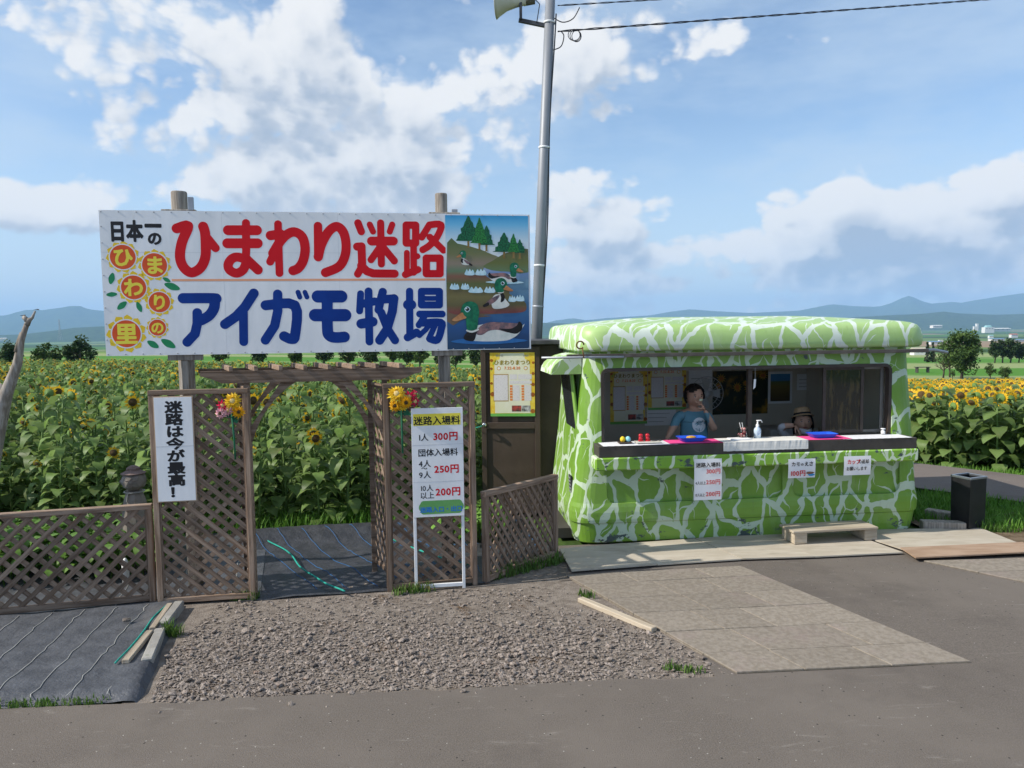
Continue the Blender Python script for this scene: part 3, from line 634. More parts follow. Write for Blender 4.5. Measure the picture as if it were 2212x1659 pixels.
for chars, mat, nm in ((RED_C, RED, 'red_character'), (BLUE_C, BLUE, 'blue_character')):
    for (f, st) in chars:
        k = math.hypot(f(101, 1000)[0] - f(100, 1000)[0], 0); S_ = []
        for pts, r_ in st: S_.append(([f(*p) for p in (catmull(pts, 4, False) if len(pts) > 4 and pts[0] != pts[-1] else pts)], r_ * k))
        V, Fc = strokes_mesh(S_, .0042); b = MB(); cx = sum(v[0] for v in V) / len(V); b.add([(v[0] - cx, 0, v[1]) for v in V], Fc); b.build(nm, mat, sg, loc=(cx, -.0007, 0))
x0, zz0 = z1(683, 900); x1, zz1 = z2(1222, 905); panel('peach_rule', PEACH, sg, x0, zz0 - .009, x1, zz0 + .009, -.0006, -.0001)
for ch, zx, zy, sz in (('日', 130, 545, 1), ('本', 285, 545, 1), ('一', 450, 500, 1), ('の', 470, 582, .6)):
    x, zz = z1(zx, zy); x2, _ = z1(zx + 1, zy); k = x2 - x
    s = 205 * k * (1 if sz == 1 else .66); o = text(ch, s, BLACKP, sg, x - s * .03, zz + s * .06, -.0007, .05, name='black_character', sx=.74 if sz == 1 else 1.0)
# sunflower emblems
def emblem(zx, zy, ro, rd, ch, ang=0.0):
    x, zz = z1(zx, zy); k = z1(101, 1000)[0] - z1(100, 1000)[0]; ro, rd = ro * k, rd * k
    e = MB(); n = 11
    for i in range(n):
        a = ang + 2 * math.pi * i / n; w = .27
        pts = [(rd * .9 * math.cos(a - w), rd * .9 * math.sin(a - w)), (ro * .90 * math.cos(a - w * .95), ro * .90 * math.sin(a - w * .95)), (ro * 1.02 * math.cos(a + .05), ro * 1.02 * math.sin(a + .05)), (ro * .90 * math.cos(a + w * .85), ro * .90 * math.sin(a + w * .85)), (rd * .9 * math.cos(a + w), rd * .9 * math.sin(a + w))]
        e.poly(pts, 0)
    eo = e.build('sunflower_emblem', YELLOW, sg, loc=(x, -.0005, zz))
    b = MB(); disc(b, 0, 0, rd * 1.09, 0, n=36); b.build('emblem_ring', SIGNW, eo, loc=(0, -.0003, 0))
    b = MB(); disc(b, 0, 0, rd, 0, n=36); b.build('emblem_disc', ORANGE, eo, loc=(0, -.0006, 0))
    s = rd * 1.62; text(ch, s, LYELLOW, eo, -s * .5, -s * .38, -.0009, .035, name='yellow_character', n=34)
for a in ((245, 693, 152, 116, 'ひ'), (530, 765, 152, 114, 'ま'), (342, 965, 155, 114, 'わ'), (573, 1097, 135, 98, 'り'), (556, 1325, 104, 78, 'の'), (278, 1380, 182, 130, '里')): emblem(*a, ang=random.random())
for (zx, zy, L, wd, an) in ((145, 885, 112, 58, 75), (146, 1028, 100, 46, 5), (238, 1127, 112, 58, 40), (392, 1140, 105, 50, -70), (638, 897, 80, 40, -30), (687, 957, 150, 68, -20), (516, 1475, 120, 62, -32), (653, 1468, 150, 72, -32)):
    x, zz = z1(zx, zy); k = z1(101, 1000)[0] - z1(100, 1000)[0]; L, wd = L * k / 2, wd * k / 2; c, s = math.cos(R(an)), math.sin(R(an)); b = MB()
    pts = [(L * math.cos(q) ** 1 * 1.0, wd * math.sin(q) * (1 - .25 * abs(math.cos(q)))) for q in np.linspace(0, 2 * math.pi, 25)[:-1]]
    b.poly([(p[0] * c - p[1] * s, p[0] * s + p[1] * c) for p in pts], 0); b.build('printed_leaf', LGREEN, sg, loc=(x, -.0007, zz))
# duck picture
def grad(name, stops, z0, z1_, rough=.45):
    mt = bpy.data.materials.new(name); mt.use_nodes = True; t = mt.node_tree; b = t.nodes['Principled BSDF']; b.inputs['Roughness'].default_value = rough
    tcn = t.nodes.new('ShaderNodeTexCoord'); s = t.nodes.new('ShaderNodeSeparateXYZ'); lk(t, tcn.outputs['Object'], s.inputs[0])
    mr = t.nodes.new('ShaderNodeMapRange'); lk(t, s.outputs[2], mr.inputs[0]); mr.inputs[1].default_value = z0; mr.inputs[2].default_value = z1_
    cr = t.nodes.new('ShaderNodeValToRGB'); e = cr.color_ramp; e.elements[0].position = stops[0][0]; e.elements[0].color = (*stops[0][1], 1); e.elements[1].position = stops[-1][0]; e.elements[1].color = (*stops[-1][1], 1)
    for p, c in stops[1:-1]: q = e.elements.new(p); q.color = (*c, 1)
    lk(t, mr.outputs[0], cr.inputs[0]); lk(t, cr.outputs[0], b.inputs['Base Color']); return mt
PZ0, PZ1 = z2(1600, 1515)[1], z2(1600, 322)[1]
PSKY = grad('picture_sky', [(0, (.004, .04, .10)), (.16, (.01, .07, .22)), (.3, (.03, .13, .27)), (.5, (.14, .27, .36)), (.58, (.20, .30, .50)), (.68, (.70, .72, .70)), (.8, (.62, .74, .78)), (.93, (.16, .50, .74)), (1, (.02, .32, .62))], PZ0, PZ1)
PHILL = grad('picture_hill', [(0, (.16, .10, .05)), (.25, (.20, .15, .05)), (.45, (.10, .12, .03)), (.55, (.22, .09, .05)), (.62, (.12, .20, .10)), (.72, (.26, .20, .14)), (.85, (.16, .17, .06)), (1, (.10, .14, .04))], z2(0, 1240)[1], z2(0, 560)[1])
PHILL2 = grad('picture_hill_right', [(0, (.12, .20, .09)), (.4, (.13, .15, .03)), (1, (.11, .11, .035))], z2(0, 830)[1], z2(0, 620)[1])
PISLE = grad('picture_island', [(0, (.20, .05, .035)), (.25, (.12, .10, .03)), (.6, (.17, .14, .04)), (1, (.10, .07, .02))], z2(0, 1195)[1], z2(0, 960)[1])
PG = M('picture_green', (.003, .10, .05), (.01, .20, .09), rough=.45, scale=22); PDG = M('picture_tree', (.004, .045, .022), (.012, .16, .06), rough=.45, scale=90, lo=.42, hi=.56)
PLG = M('picture_tree_bright', (.006, .07, .02), (.03, .25, .05), rough=.45, scale=90, lo=.42, hi=.56); PTR = M('picture_trunk', (.20, .12, .03), (.28, .19, .06), rough=.5)
PWH = M('picture_white', (.56, .60, .55), (.74, .73, .66), rough=.45, scale=10); PBK = M('picture_black', (.006, .006, .006), (.02, .016, .016), rough=.45)
PGR = M('picture_wing', (.07, .07, .09), (.34, .18, .17), rough=.45, scale=12); PBE = M('picture_bill', (.42, .16, .05), (.56, .28, .12), rough=.45, scale=20)
PFO = M('picture_foam', (.42, .66, .72), (.62, .80, .84), rough=.45, scale=30); PRI = M('picture_ripple', (.02, .12, .34), (.03, .16, .40), rough=.45)
xA, zA = z2(1238, 1515); xB, zB = z2(1957, 322); pic = panel('duck_picture', PSKY, sg, xA + .004, PZ0, z2(1975, 1515)[0], PZ1, -.0046, -.0031)
_ly = [0]
def pp(name, pts, mat, n=5, par=None):
    _ly[0] += 1; P = [z2(*p) for p in (catmull(pts, n) if n else pts)]; P = [(min(max(p[0], xA + .005), z2(1974, 1515)[0]), min(max(p[1], PZ0 + .001), PZ1 - .001)) for p in P]
    b = MB(); b.poly(P, 0); return b.build(name, mat, pic, loc=(0, -.0050 - .00016 * _ly[0], 0))
pp('printed_hill', [(1238,565),(1330,572),(1450,600),(1560,635),(1640,670),(1700,695),(1660,730),(1560,800),(1570,850),(1640,900),(1690,960),(1780,980),(1790,1020),(1900,1080),(1945,1110),(1925,1180),(1800,1195),(1640,1205),(1560,1215),(1640,1222),(1380,1250),(1238,1270)], PHILL, 2)
pp('printed_hill', [(1560,775),(1640,730),(1700,690),(1770,655),(1860,635),(1962,622),(1966,830),(1800,825),(1640,812)], PHILL2, 2)
pp('printed_island', [(1250,985),(1400,1000),(1600,1010),(1700,985),(1760,962),(1800,975),(1795,1020),(1830,1060),(1920,1085),(1948,1130),(1930,1180),(1800,1196),(1500,1200),(1250,1190)], PISLE, 3)
def ptree(cx, top, bot, w, mat):
    rnd = random.Random(cx); pts = []; n = 9
    for i in range(n):
        t = i / (n - 1); pts.append((cx - w * (.08 + t ** .8) * rnd.uniform(.8, 1.1), top + (bot - top) * t * .93 + (12 if i % 2 else 0)))
    for i in range(n)[::-1]:
        t = i / (n - 1); pts.append((cx + w * (.08 + t ** .8) * rnd.uniform(.8, 1.1), top + (bot - top) * t * .93 + (12 if i % 2 else 0)))
    pp('printed_trunk', [(cx - 10, bot - 30), (cx + 10, bot - 30), (cx + 9, bot + 38), (cx + 20, bot + 45), (cx - 20, bot + 45), (cx - 8, bot + 38)], PTR, 0); pp('printed_tree', pts, mat, 2)
for a in ((1428, 330, 565, 100, PDG), (1590, 415, 598, 68, PDG), (1527, 345, 585, 66, PLG), (1748, 478, 660, 88, PDG), (1888, 538, 665, 52, PDG), (1832, 488, 660, 52, PLG)): ptree(*a)
def foam(cx, cy, w):
    pp('printed_foam', [(cx - w, cy + 22), (cx - w * .8, cy - 8), (cx - w * .55, cy - 26), (cx - w * .3, cy - 5), (cx, cy - 30), (cx + w * .3, cy - 8), (cx + w * .6, cy - 22), (cx + w, cy + 22), (cx, cy + 30)], PFO, 3)
for a in ((1440, 828, 45), (1540, 828, 50), (1305, 955, 42), (1400, 955, 38), (1495, 985, 65), (1620, 985, 50), (1820, 1065, 34), (1890, 1060, 40)): foam(*a)
def duck(ox, oy, s, flip, swim):
    f = lambda pts: [(ox + (-x if flip else x) * s, oy + y * s) for x, y in pts]      # drawn facing left around the head centre
    if swim:
        pp('printed_water_ring', f([(-170, 265), (0, 232), (250, 225), (520, 255), (250, 285), (0, 285)]), PRI if s > .7 else PFO, 4)
        pp('printed_body', f([(-50, 240), (10, 150), (120, 110), (280, 118), (380, 150), (420, 175), (490, 105), (440, 190), (380, 235), (300, 258), (100, 262)]), PWH, 4)
        pp('printed_wing', f([(60, 195), (90, 130), (180, 92), (320, 95), (420, 100), (455, 90), (440, 150), (360, 185), (250, 160), (170, 170), (110, 205)]), PGR, 4)
        pp('printed_tail', f([(260, 150), (360, 150), (420, 120), (440, 85), (468, 110), (462, 160), (400, 195)]), PBK, 4)
        pp('printed_breast', f([(-45, 205), (0, 165), (70, 150), (60, 195), (35, 258), (-20, 256), (-52, 240)]), PBK, 4)
        pp('printed_collar', f([(-28, 172), (20, 185), (75, 165), (78, 150), (20, 168), (-26, 158)]), PWH, 4)
    else:
        pp('printed_body', f([(-10, 130), (60, 120), (110, 160), (125, 250), (90, 310), (-40, 300), (-110, 260), (-70, 200)]) if flip else f([(-30, 120), (20, 110), (100, 150), (190, 230), (150, 270), (40, 270), (-30, 230)]), PWH, 4)
        pp('printed_wing', f([(20, 130), (120, 170), (220, 255), (200, 275), (110, 240), (50, 190)]) , PGR, 4)
        pp('printed_tail', f([(170, 225), (235, 262), (225, 290), (160, 265)]), PBK, 4)
        pp('printed_breast', f([(-25, 105), (10, 120), (0, 165), (5, 225), (-35, 205), (-50, 155)]), PBK, 4)
        pp('printed_collar', f([(-35, 96), (25, 110), (45, 96), (40, 84), (0, 96), (-32, 84)]), PWH, 4)
    pp('printed_head', f([(0, -95), (62, -72), (85, -5), (75, 60), (62, 150 if swim else 92), (-20, 160 if swim else 92), (-35, 70), (-70, 40), (-82, -10), (-55, -72)]), PG, 4)
    pp('printed_bill', f([(-70, 5), (-50, 30), (-30, 52), (-70, 68), (-125, 82), (-160, 72), (-120, 40)]), PBE, 4)
    pp('printed_eye', f([(-48, -25), (-22, -50), (5, -25), (-22, 3)]), PFO, 5); pp('printed_pupil', f([(-40, -25), (-22, -43), (-2, -25), (-22, -5)]), PBK, 5)
    pp('printed_glint', f([(-38, -30), (-30, -40), (-22, -30), (-30, -24)]), PWH, 3)
duck(1378, 668, .36, False, False); duck(1840, 790, .5, True, True); duck(1720, 945, .68, True, False); duck(1440, 1185, 1.0, False, True)
# ------------------------------------------------------------------ lattice panels, arch, small boards
TO, TA = (-2.757, 5.612, 0), math.atan2(.365, 2.45); tp = plane(TO, TA)
def clip_line(px, pz, dx, dz, x0, z0, x1, z1_):
    t0, t1 = -1e9, 1e9
    for p, d, a, b in ((px, dx, x0, x1), (pz, dz, z0, z1_)):
        if abs(d) < 1e-9: continue
        q = sorted(((a - p) / d, (b - p) / d)); t0, t1 = max(t0, q[0]), min(t1, q[1])
    return (t0, t1) if t1 > t0 + .03 else None
def lattice(parent, x0, z0, x1, z1_, pitch, w, ang=50, th=.008, shear=0.0, front=1):
    for layer, sg_ in ((0, -1), (1, 1)):
        a = R(ang) * sg_ * front; dx, dz = math.cos(a), math.sin(a); nx, nz = -dz, dx
        cs = [(x * nx + z * nz) for x in (x0, x1) for z in (z0, z1_)]; c = math.ceil(min(cs) / pitch) * pitch
        while c < max(cs):
            r_ = clip_line(c * nx, c * nz, dx, dz, x0, z0, x1, z1_)
            if r_:
                mx, mz = c * nx + dx * (r_[0] + r_[1]) / 2, c * nz + dz * (r_[0] + r_[1]) / 2; L = r_[1] - r_[0]
                b = MB(); b.box((0, 0, 0), (L, th, w * random.uniform(.93, 1.05))); o = b.build('slat', WOOD, parent, loc=(mx, -th * .55 if layer == 0 else th * .55, mz + shear * mx), rot=(0, -a - shear * .5 + random.uniform(-.006, .006), 0))
            c += pitch
def bar(name, parent, p0, p1, w, d, mat=WOOD, y=0.0, roll=0.0):
    """timber from p0 to p1 given as (x,z) at depth y: w tall, d deep"""
    dx, dz = p1[0] - p0[0], p1[1] - p0[1]; L = math.hypot(dx, dz); b = MB(); b.box((0, 0, 0), (L, d, w), bev=.003)
    return b.build(name, mat, parent, loc=((p0[0] + p1[0]) / 2, y, (p0[1] + p1[1]) / 2), rot=(0, -math.atan2(dz, dx), 0))
def trellis(name, label, loc, rz, W_, H_, pitch, w, ang=50, fw=.042, shear=0.0, drop=0.0, front=1):
    t = thing(name, label, 'lattice panel', loc, rz)
    bar('stile', t, (fw / 2, -.02), (fw / 2, H_), fw, .05); bar('stile', t, (W_ - fw / 2, -.02 + shear * W_), (W_ - fw / 2, H_ + shear * W_), fw, .05)
    bar('rail', t, (-.002, H_ + fw / 2 - .004), (W_ + .002, H_ + fw / 2 - .004 + shear * W_), fw * .9, .058); bar('rail', t, (fw, .03), (W_ - fw, .03 + shear * W_), fw, .046)
    bar('bead', t, (fw + .004, fw * 1.5), (fw + .004, H_ - .01), .014, .03, y=.004); bar('bead', t, (W_ - fw - .004, fw * 1.5), (W_ - fw - .004, H_ - .01), .014, .03, y=.004)
    lattice(t, fw, .05, W_ - fw, H_, pitch, w, ang, shear=shear, front=front); return t
c_, s_ = math.cos(TA), math.sin(TA)
def tw(x, y=0.0, z=0.0): return (TO[0] + x * c_ - y * s_, TO[1] + x * s_ + y * c_, z)
trellis('trellis_panel', 'tall brown lattice panel carrying the vertical white board', tw(-.005), TA, .727, 1.63, .073, .036, ang=42)
trellis('trellis_panel', 'tall brown lattice panel behind the white price board', tw(1.748), TA + R(2.5), .733, 1.64, .073, .036, ang=42)
p = g(338, 1300); q = g(0, 1332); fa = math.atan2(p[1] - q[1], p[0] - q[0])
LF = 1.95; trellis('lattice_fence', 'low brown lattice fence running out at the left edge', (p[0] - LF * math.cos(fa), p[1] - LF * math.sin(fa), .01), fa, LF, .735, .084, .036, ang=44, shear=0.0, front=-1)
p, q = g(1046, 1258), g(1202, 1200)
trellis('lattice_wing', 'low dense lattice wing slanting back towards the green stall', (p[0], p[1], .0), math.atan2(q[1] - p[1], q[0] - p[0]), math.hypot(q[0] - p[0], q[1] - p[1]),   .72, .060, .028, ang=56, fw=.05)
# arch behind the panels
ar = thing('garden_arch', 'brown timber garden arch with beams and rafters over the opening', 'arch', tw(0, .04), TA + R(1.5))
AX0, AX1, AD, SK = .70, 1.76, .40, -.12
for x in (AX0, AX1):
    for y in (0, AD):
        b = MB(); b.box((0, 0, 0), (.045, .045, 1.80), bev=.003); b.build('post', WOOD, ar, loc=(x + (SK if y else 0), y, .86))
for y in (-.035, AD + .035):
    pts = [(.37, 1.80), (2.06, 1.80), (2.06, 1.76), (1.99, 1.745), (1.90, 1.705), (.53, 1.705), (.44, 1.745), (.37, 1.765)]
    b = MB(); b.prism(pts, y - .016, y + .016); b.build('beam', WOOD, ar, loc=(SK if y > 0 else 0, 0, 0))
for i in range(8):
    x = .58 + i * .185; b = MB(); b.box((0, 0, 0), (.03, AD + .14, .038), bev=.003); b.build('rafter', WOOD, ar, loc=(x + SK / 2, AD / 2, 1.816), rot=(0, 0, math.atan2(-SK, AD)))
for y in (.0, AD):
    for sgn, x in ((1, AX0), (-1, AX1)):
        P0, P1, P2 = np.array((.022, 1.22)), np.array((.115, 1.55)), np.array((.38, 1.706)); pts = [(x + sgn * .022, 1.36), (x + sgn * .26, 1.706)]
        for i in range(9): q = 1 - i / 8; c = P0 * (1 - q) ** 2 + 2 * P1 * q * (1 - q) + P2 * q * q; pts.append((x + sgn * c[0], c[1]))
        b = MB(); b.prism(pts, y - .018, y + .014); b.build('brace', WOOD, ar, loc=(SK if y else 0, 0, 0))
for x in (AX0 - .004, AX1 + .004):
    sd = bpy.data.objects.new('side_lattice', None); link(sd, ar); sd.location = (x, .03, 0); sd.rotation_euler = (0, 0, R(90) + math.atan2(-SK, AD))
    lattice(sd, .0, .12, AD - .05, 1.62, .088, .034)
    bar('rail', sd, (0, .11), (AD - .05, .11), .04, .03); bar('rail', sd, (0, 1.64), (AD - .05, 1.64), .04, .03)
# vertical white board on the left panel
GREYE = M('board_edge', (.42, .30, .20), (.5, .38, .27), rough=.8)
vb = thing('hanging_board', 'tall narrow white board with black vertical lettering on left trellis', 'sign', tw(0, -.036), TA)
x0, z0, x1, z1_ = .040, .815, .312, 1.612
panel('board_rim', GREYE, vb, x0 - .008, z0 - .008, x1 + .008, z1_ + .008, .0, .008); panel('white_face', SIGNW, vb, x0, z0, x1, z1_, -.004, .0)
panel('joint', M('joint_line', (.5, .5, .5)), vb, x0, 1.236, x1, 1.239, -.0048, -.004)
for i, c in enumerate('迷路は今が最高！'):
    zz = z1_ - .03 - i * .0935; text(c, .095, BLACKP, vb, (x0 + x1) / 2 - .066 + .006, zz - .080, -.0046, .045, name='black_character', sx=1.36, n=40)
# price board on legs
pb = thing('price_board', 'white maze price board on two white legs before right trellis', 'sign', tw(0, -.055), TA)
x0, x1 = 1.966, 2.376; z0, z1_ = .598, 1.478
panel('board', SIGNW, pb, x0, z0, x1, z1_, -.006, .004, .001)
for x in (x0 + .012, x1 - .012): b = MB(); b.box((0, 0, 0), (.024, .02, .70), bev=.002); b.build('leg', WHITEP, pb, loc=(x, .014, .34))
b = MB(); b.box((0, 0, 0), (x1 - x0 - .05, .018, .03), bev=.002); b.build('foot_rail', WHITEP, pb, loc=((x0 + x1) / 2, .014, .025))
def pz(v): return z1_ - (v - 880) / 233 * (z1_ - z0)
def px(u): return x0 + (u - 889) / 111 * (x1 - x0)
panel('yellow_band', LYELLOW, pb, px(893), pz(917), px(995), pz(892), -.0066, -.006)
text('迷路入場料', .074, BLACKP, pb, px(944), pz(914), -.0073, .022, 'C')
text('1人', .062, BLACKP, pb, px(902), pz(948), -.0066, .02); text('300円', .076, RED, pb, px(935), pz(948), -.0066, .032)
panel('rule', M('rule_grey', (.45, .45, .45)), pb, x0 + .004, pz(958) - .001, x1 - .004, pz(958) + .001, -.0068, -.006)
text('団体入場料', .064, BLACKP, pb, px(945), pz(981), -.0066, .022, 'C')
text('4人', .062, BLACKP, pb, px(903), pz(1004), -.0066, .018); text('〜', .05, BLACKP, pb, px(908), pz(1013), -.0066, .02); text('9人', .062, BLACKP, pb, px(903), pz(1028), -.0066, .018)
text('250円', .076, RED, pb, px(936), pz(1018), -.0066, .032)
panel('rule', M('rule_grey_low', (.45, .45, .45)), pb, x0 + .004, pz(1037) - .001, x1 - .004, pz(1037) + .001, -.0068, -.006)
text('10人', .056, BLACKP, pb, px(904), pz(1056), -.0066, .014); text('以上', .058, BLACKP, pb, px(904), pz(1072), -.0066, .014); text('200円', .076, RED, pb, px(938), pz(1067), -.0066, .032)
V, Fc = strokes_mesh([([(px(912), pz(1085)), (px(988), pz(1085)), (px(988), pz(1100)), (px(912), pz(1100)), (px(912), pz(1085))], .027), ([(px(912), pz(1092)), (px(988), pz(1092))], .04)], .005)
b = MB(); b.add([(v[0], 0, v[1]) for v in V], Fc); b.build('green_band', M('print_leaf', (.12, .34, .10), (.15, .38, .12), rough=.5), pb, loc=(0, -.0066, 0))
text('迷路入口・出口', .049, M('print_sky', (.02, .16, .52), (.03, .2, .58), rough=.5), pb, px(950), pz(1102), -.0073, .028, 'C')
# artificial flower bunches
PET = {k: M('petal_' + k, c, c2, rough=.6, scale=20, trans=.25) for k, c, c2 in (('yellow', (.80, .50, .02), (.85, .62, .05)), ('gold', (.78, .42, .01), (.85, .5, .02)), ('red', (.62, .01, .06), (.70, .02, .12)), ('pink', (.78, .35, .42), (.80, .55, .58)))}
CEN = M('flower_centre', (.60, .42, .14), (.70, .55, .25), scale=60); CEND = M('flower_centre_dark', (.06, .035, .015), (.11, .06, .02), scale=60); GSTEM = M('plastic_stem', (.01, .10, .05), (.02, .15, .07))
def bloom(parent, x, y, z, r_, key, n=15, dark=False, tilt=(0, 0)):
    b = MB()
    for ring, k in ((1.0, n), (.72, n - 3)):
        for i in range(k):
            a = 2 * math.pi * i / k + ring + random.uniform(-.1, .1); L = r_ * ring * random.uniform(.9, 1.06); w = r_ * .17
            ca, sa = math.cos(a), math.sin(a); dy = -.012 if ring < 1 else 0
            q = [(.25 * L, 0, dy - .004), (.6 * L, w, dy - .012 * (2 - ring)), (L, 0, dy + .012 * random.uniform(-.5, 1.3)), (.6 * L, -w, dy - .012 * (2 - ring)), (.62 * L, 0, dy - .002)]
            b.add([(p[0] * ca - p[1] * sa, p[2], p[0] * sa + p[1] * ca) for p in q], [(0, 4, 1), (1, 4, 2), (2, 4, 3), (3, 4, 0)])
    o = b.build('bloom', PET[key], parent, loc=(x, y, z), rot=(tilt[0], 0, tilt[1]))
    c = MB(); c.sphere((0, -.012, 0), r_ * .32, 8, sc_=(1, .45, 1)); c.build('centre', CEND if dark else CEN, o, smooth_=True); return o
fl = thing('flower_bunch', 'artificial yellow, red and pink flowers tied to left trellis', 'flowers', tw(0, -.05), TA)
for a in ((.620, -.03, 1.575, .072, 'yellow', 17, False, (-.25, .1)), (.655, -.01, 1.488, .055, 'gold', 14, True, (-.1, .3)), (.545, -.02, 1.545, .050, 'red', 9), (.532, -.03, 1.487, .052, 'pink', 11, True, (.1, -.2)), (.58, 0, 1.50, .045, 'pink', 10)): bloom(fl, *a)
b = MB(); b.tube([(.60, .01, 1.50), (.612, .006, 1.30), (.615, .006, 1.12)], .008, 6); b.build('stem', GSTEM, fl, True)
b = MB(); [b.box((.61 + random.uniform(-.05, .05), .008, 1.44 + random.uniform(-.04, .05)), (.05, .004, .025), Matrix.Rotation(random.uniform(-1, 1), 3, 'Y')) for _ in range(9)]; b.build('foliage', GSTEM, fl)
fr = thing('flower_bunch', 'artificial yellow and red flowers tied above the price board', 'flowers', tw(0, -.05), TA)
for a in ((1.855, -.03, 1.598, .080, 'yellow', 17, False, (-.45, .0)), (1.845, -.02, 1.508, .058, 'gold', 14, True, (.1, -.2)), (1.925, -.04, 1.532, .062, 'gold', 15, True, (.1, .2)), (1.90, -.02, 1.50, .045, 'yellow', 12, True), (1.955, .0, 1.575, .055, 'red', 8), (1.995, -.01, 1.535, .05, 'red', 7, False, (0, .5)), (1.99, -.01, 1.60, .035, 'red', 6, False, (0, .9))): bloom(fr, *a)
b = MB(); b.tube([(1.89, .012, 1.50), (1.892, .012, 1.32), (1.893, .012, 1.12)], .008, 6); b.build('stem', GSTEM, fr, True)
b = MB(); [b.box((1.90 + random.uniform(-.05, .06), .008, 1.47 + random.uniform(-.05, .05)), (.05, .004, .025), Matrix.Rotation(random.uniform(-1, 1), 3, 'Y')) for _ in range(10)]; b.build('foliage', GSTEM, fr)
# ------------------------------------------------------------------ the melon-painted stall
KO, KA = (.601, 7.006, 0), math.atan2(.366, 3.53); kp = plane(KO, KA); KW = 3.55
def kw(x, y=0.0, z=0.0): c, s = math.cos(KA), math.sin(KA); return (KO[0] + x * c - y * s, KO[1] + x * s + y * c, z)
def melon(name, ga, gb, net, chip=.0, sc_=1.0, wd=.10):
    mt = bpy.data.materials.new(name); mt.use_nodes = True; t = mt.node_tree; b = t.nodes['Principled BSDF']; b.inputs['Roughness'].default_value = .42; b.inputs['Specular IOR Level'].default_value = .4
    tcn = t.nodes.new('ShaderNodeTexCoord'); o = tcn.outputs['Object']
    so_ = t.nodes.new('ShaderNodeSeparateXYZ'); lk(t, o, so_.inputs[0]); uv = t.nodes.new('ShaderNodeCombineXYZ')     # the net is brushed round the shell and on over the roof
    lk(t, mth(t, 'MULTIPLY_ADD', so_.outputs[1], -.7, so_.outputs[0]), uv.inputs[0]); lk(t, mth(t, 'MULTIPLY_ADD', so_.outputs[1], .6, so_.outputs[2]), uv.inputs[1])
    n0 = nd(t, 'ShaderNodeTexNoise', i_Scale=4.2, i_Detail=2.0); lk(t, o, n0.inputs['Vector'])
    wv = vmth(t, 'SCALE', n0.outputs['Color']); wv.inputs['Scale'].default_value = .20
    st = vmth(t, 'MULTIPLY', vmth(t, 'ADD', uv.outputs[0], wv.outputs[0]).outputs[0], (4.5 * sc_, 2.35 * sc_, 0))
    v = nd(t, 'ShaderNodeTexVoronoi', feature='DISTANCE_TO_EDGE', voronoi_dimensions='2D', i_Scale=1.0, i_Randomness=.92); lk(t, st.outputs[0], v.inputs['Vector'])
    v2 = nd(t, 'ShaderNodeTexVoronoi', feature='DISTANCE_TO_EDGE', voronoi_dimensions='2D', i_Scale=1.25, i_Randomness=1.0); lk(t, vmth(t, 'ADD', st.outputs[0], (5.2, 1.3, 7.7)).outputs[0], v2.inputs['Vector'])
    nw = nd(t, 'ShaderNodeTexNoise', i_Scale=3.2, i_Detail=1.0); lk(t, o, nw.inputs['Vector'])
    th = mth(t, 'MULTIPLY_ADD', nw.outputs[0], .09, wd - .06)
    ne = nd(t, 'ShaderNodeTexNoise', i_Scale=26.0, i_Detail=2.0); lk(t, o, ne.inputs['Vector'])
    e1 = mth(t, 'ADD', v.outputs[0], mth(t, 'MULTIPLY_ADD', ne.outputs[0], .03, -.015))
    line = mth(t, 'GREATER_THAN', th, e1)
    thin = mth(t, 'GREATER_THAN', mth(t, 'MULTIPLY_ADD', nw.outputs[0], .22, -.095), v2.outputs[0])
    net_f = mth(t, 'MAXIMUM', line, thin)
    ng = nd(t, 'ShaderNodeTexNoise', i_Scale=1.6, i_Detail=5.0); lk(t, o, ng.inputs['Vector'])
    gm = t.nodes.new('ShaderNodeMix'); gm.data_type = 'RGBA'; gm.inputs[6].default_value = (*ga, 1); gm.inputs[7].default_value = (*gb, 1); lk(t, smooth(t, ng.outputs[0], .35, .65), gm.inputs[0])
    nm = t.nodes.new('ShaderNodeMix'); nm.data_type = 'RGBA'; nm.inputs[7].default_value = (*net, 1); lk(t, gm.outputs[2], nm.inputs[6]); lk(t, net_f, nm.inputs[0]); out = nm.outputs[2]
    if chip:
        nc = nd(t, 'ShaderNodeTexNoise', i_Scale=5.0, i_Detail=8.0, i_Roughness=.72); lk(t, vmth(t, 'MULTIPLY', o, (1, 1, 1.8)).outputs[0], nc.inputs['Vector'])
        sp = t.nodes.new('ShaderNodeSeparateXYZ'); lk(t, o, sp.inputs[0])
        lowz = mth(t, 'SUBTRACT', .30, sp.outputs[2], clamp=True)                  # knocks gather along the foot of the shell
        c = mth(t, 'GREATER_THAN', mth(t, 'MULTIPLY_ADD', lowz, .28, nc.outputs[0]), 1 - chip)
        cm = t.nodes.new('ShaderNodeMix'); cm.data_type = 'RGBA'; cm.inputs[7].default_value = (.06, .085, .085, 1); lk(t, out, cm.inputs[6]); lk(t, c, cm.inputs[0]); out = cm.outputs[2]
    nf = nd(t, 'ShaderNodeTexNoise', i_Scale=2.6, i_Detail=9.0, i_Roughness=.7); lk(t, vmth(t, 'MULTIPLY', o, (1.6, 1.6, .7)).outputs[0], nf.inputs['Vector'])
    fm_ = t.nodes.new('ShaderNodeMix'); fm_.data_type = 'RGBA'; fm_.inputs[7].default_value = (*[min(1, x * .55 + .28) for x in gb], 1); lk(t, out, fm_.inputs[6]); lk(t, mth(t, 'MULTIPLY', smooth(t, nf.outputs[0], .48, .74), .25), fm_.inputs[0]); out = fm_.outputs[2]
    nd_ = nd(t, 'ShaderNodeTexNoise', i_Scale=7.0, i_Detail=8.0, i_Roughness=.75); lk(t, vmth(t, 'MULTIPLY', o, (2.4, 2.4, .45)).outputs[0], nd_.inputs['Vector'])
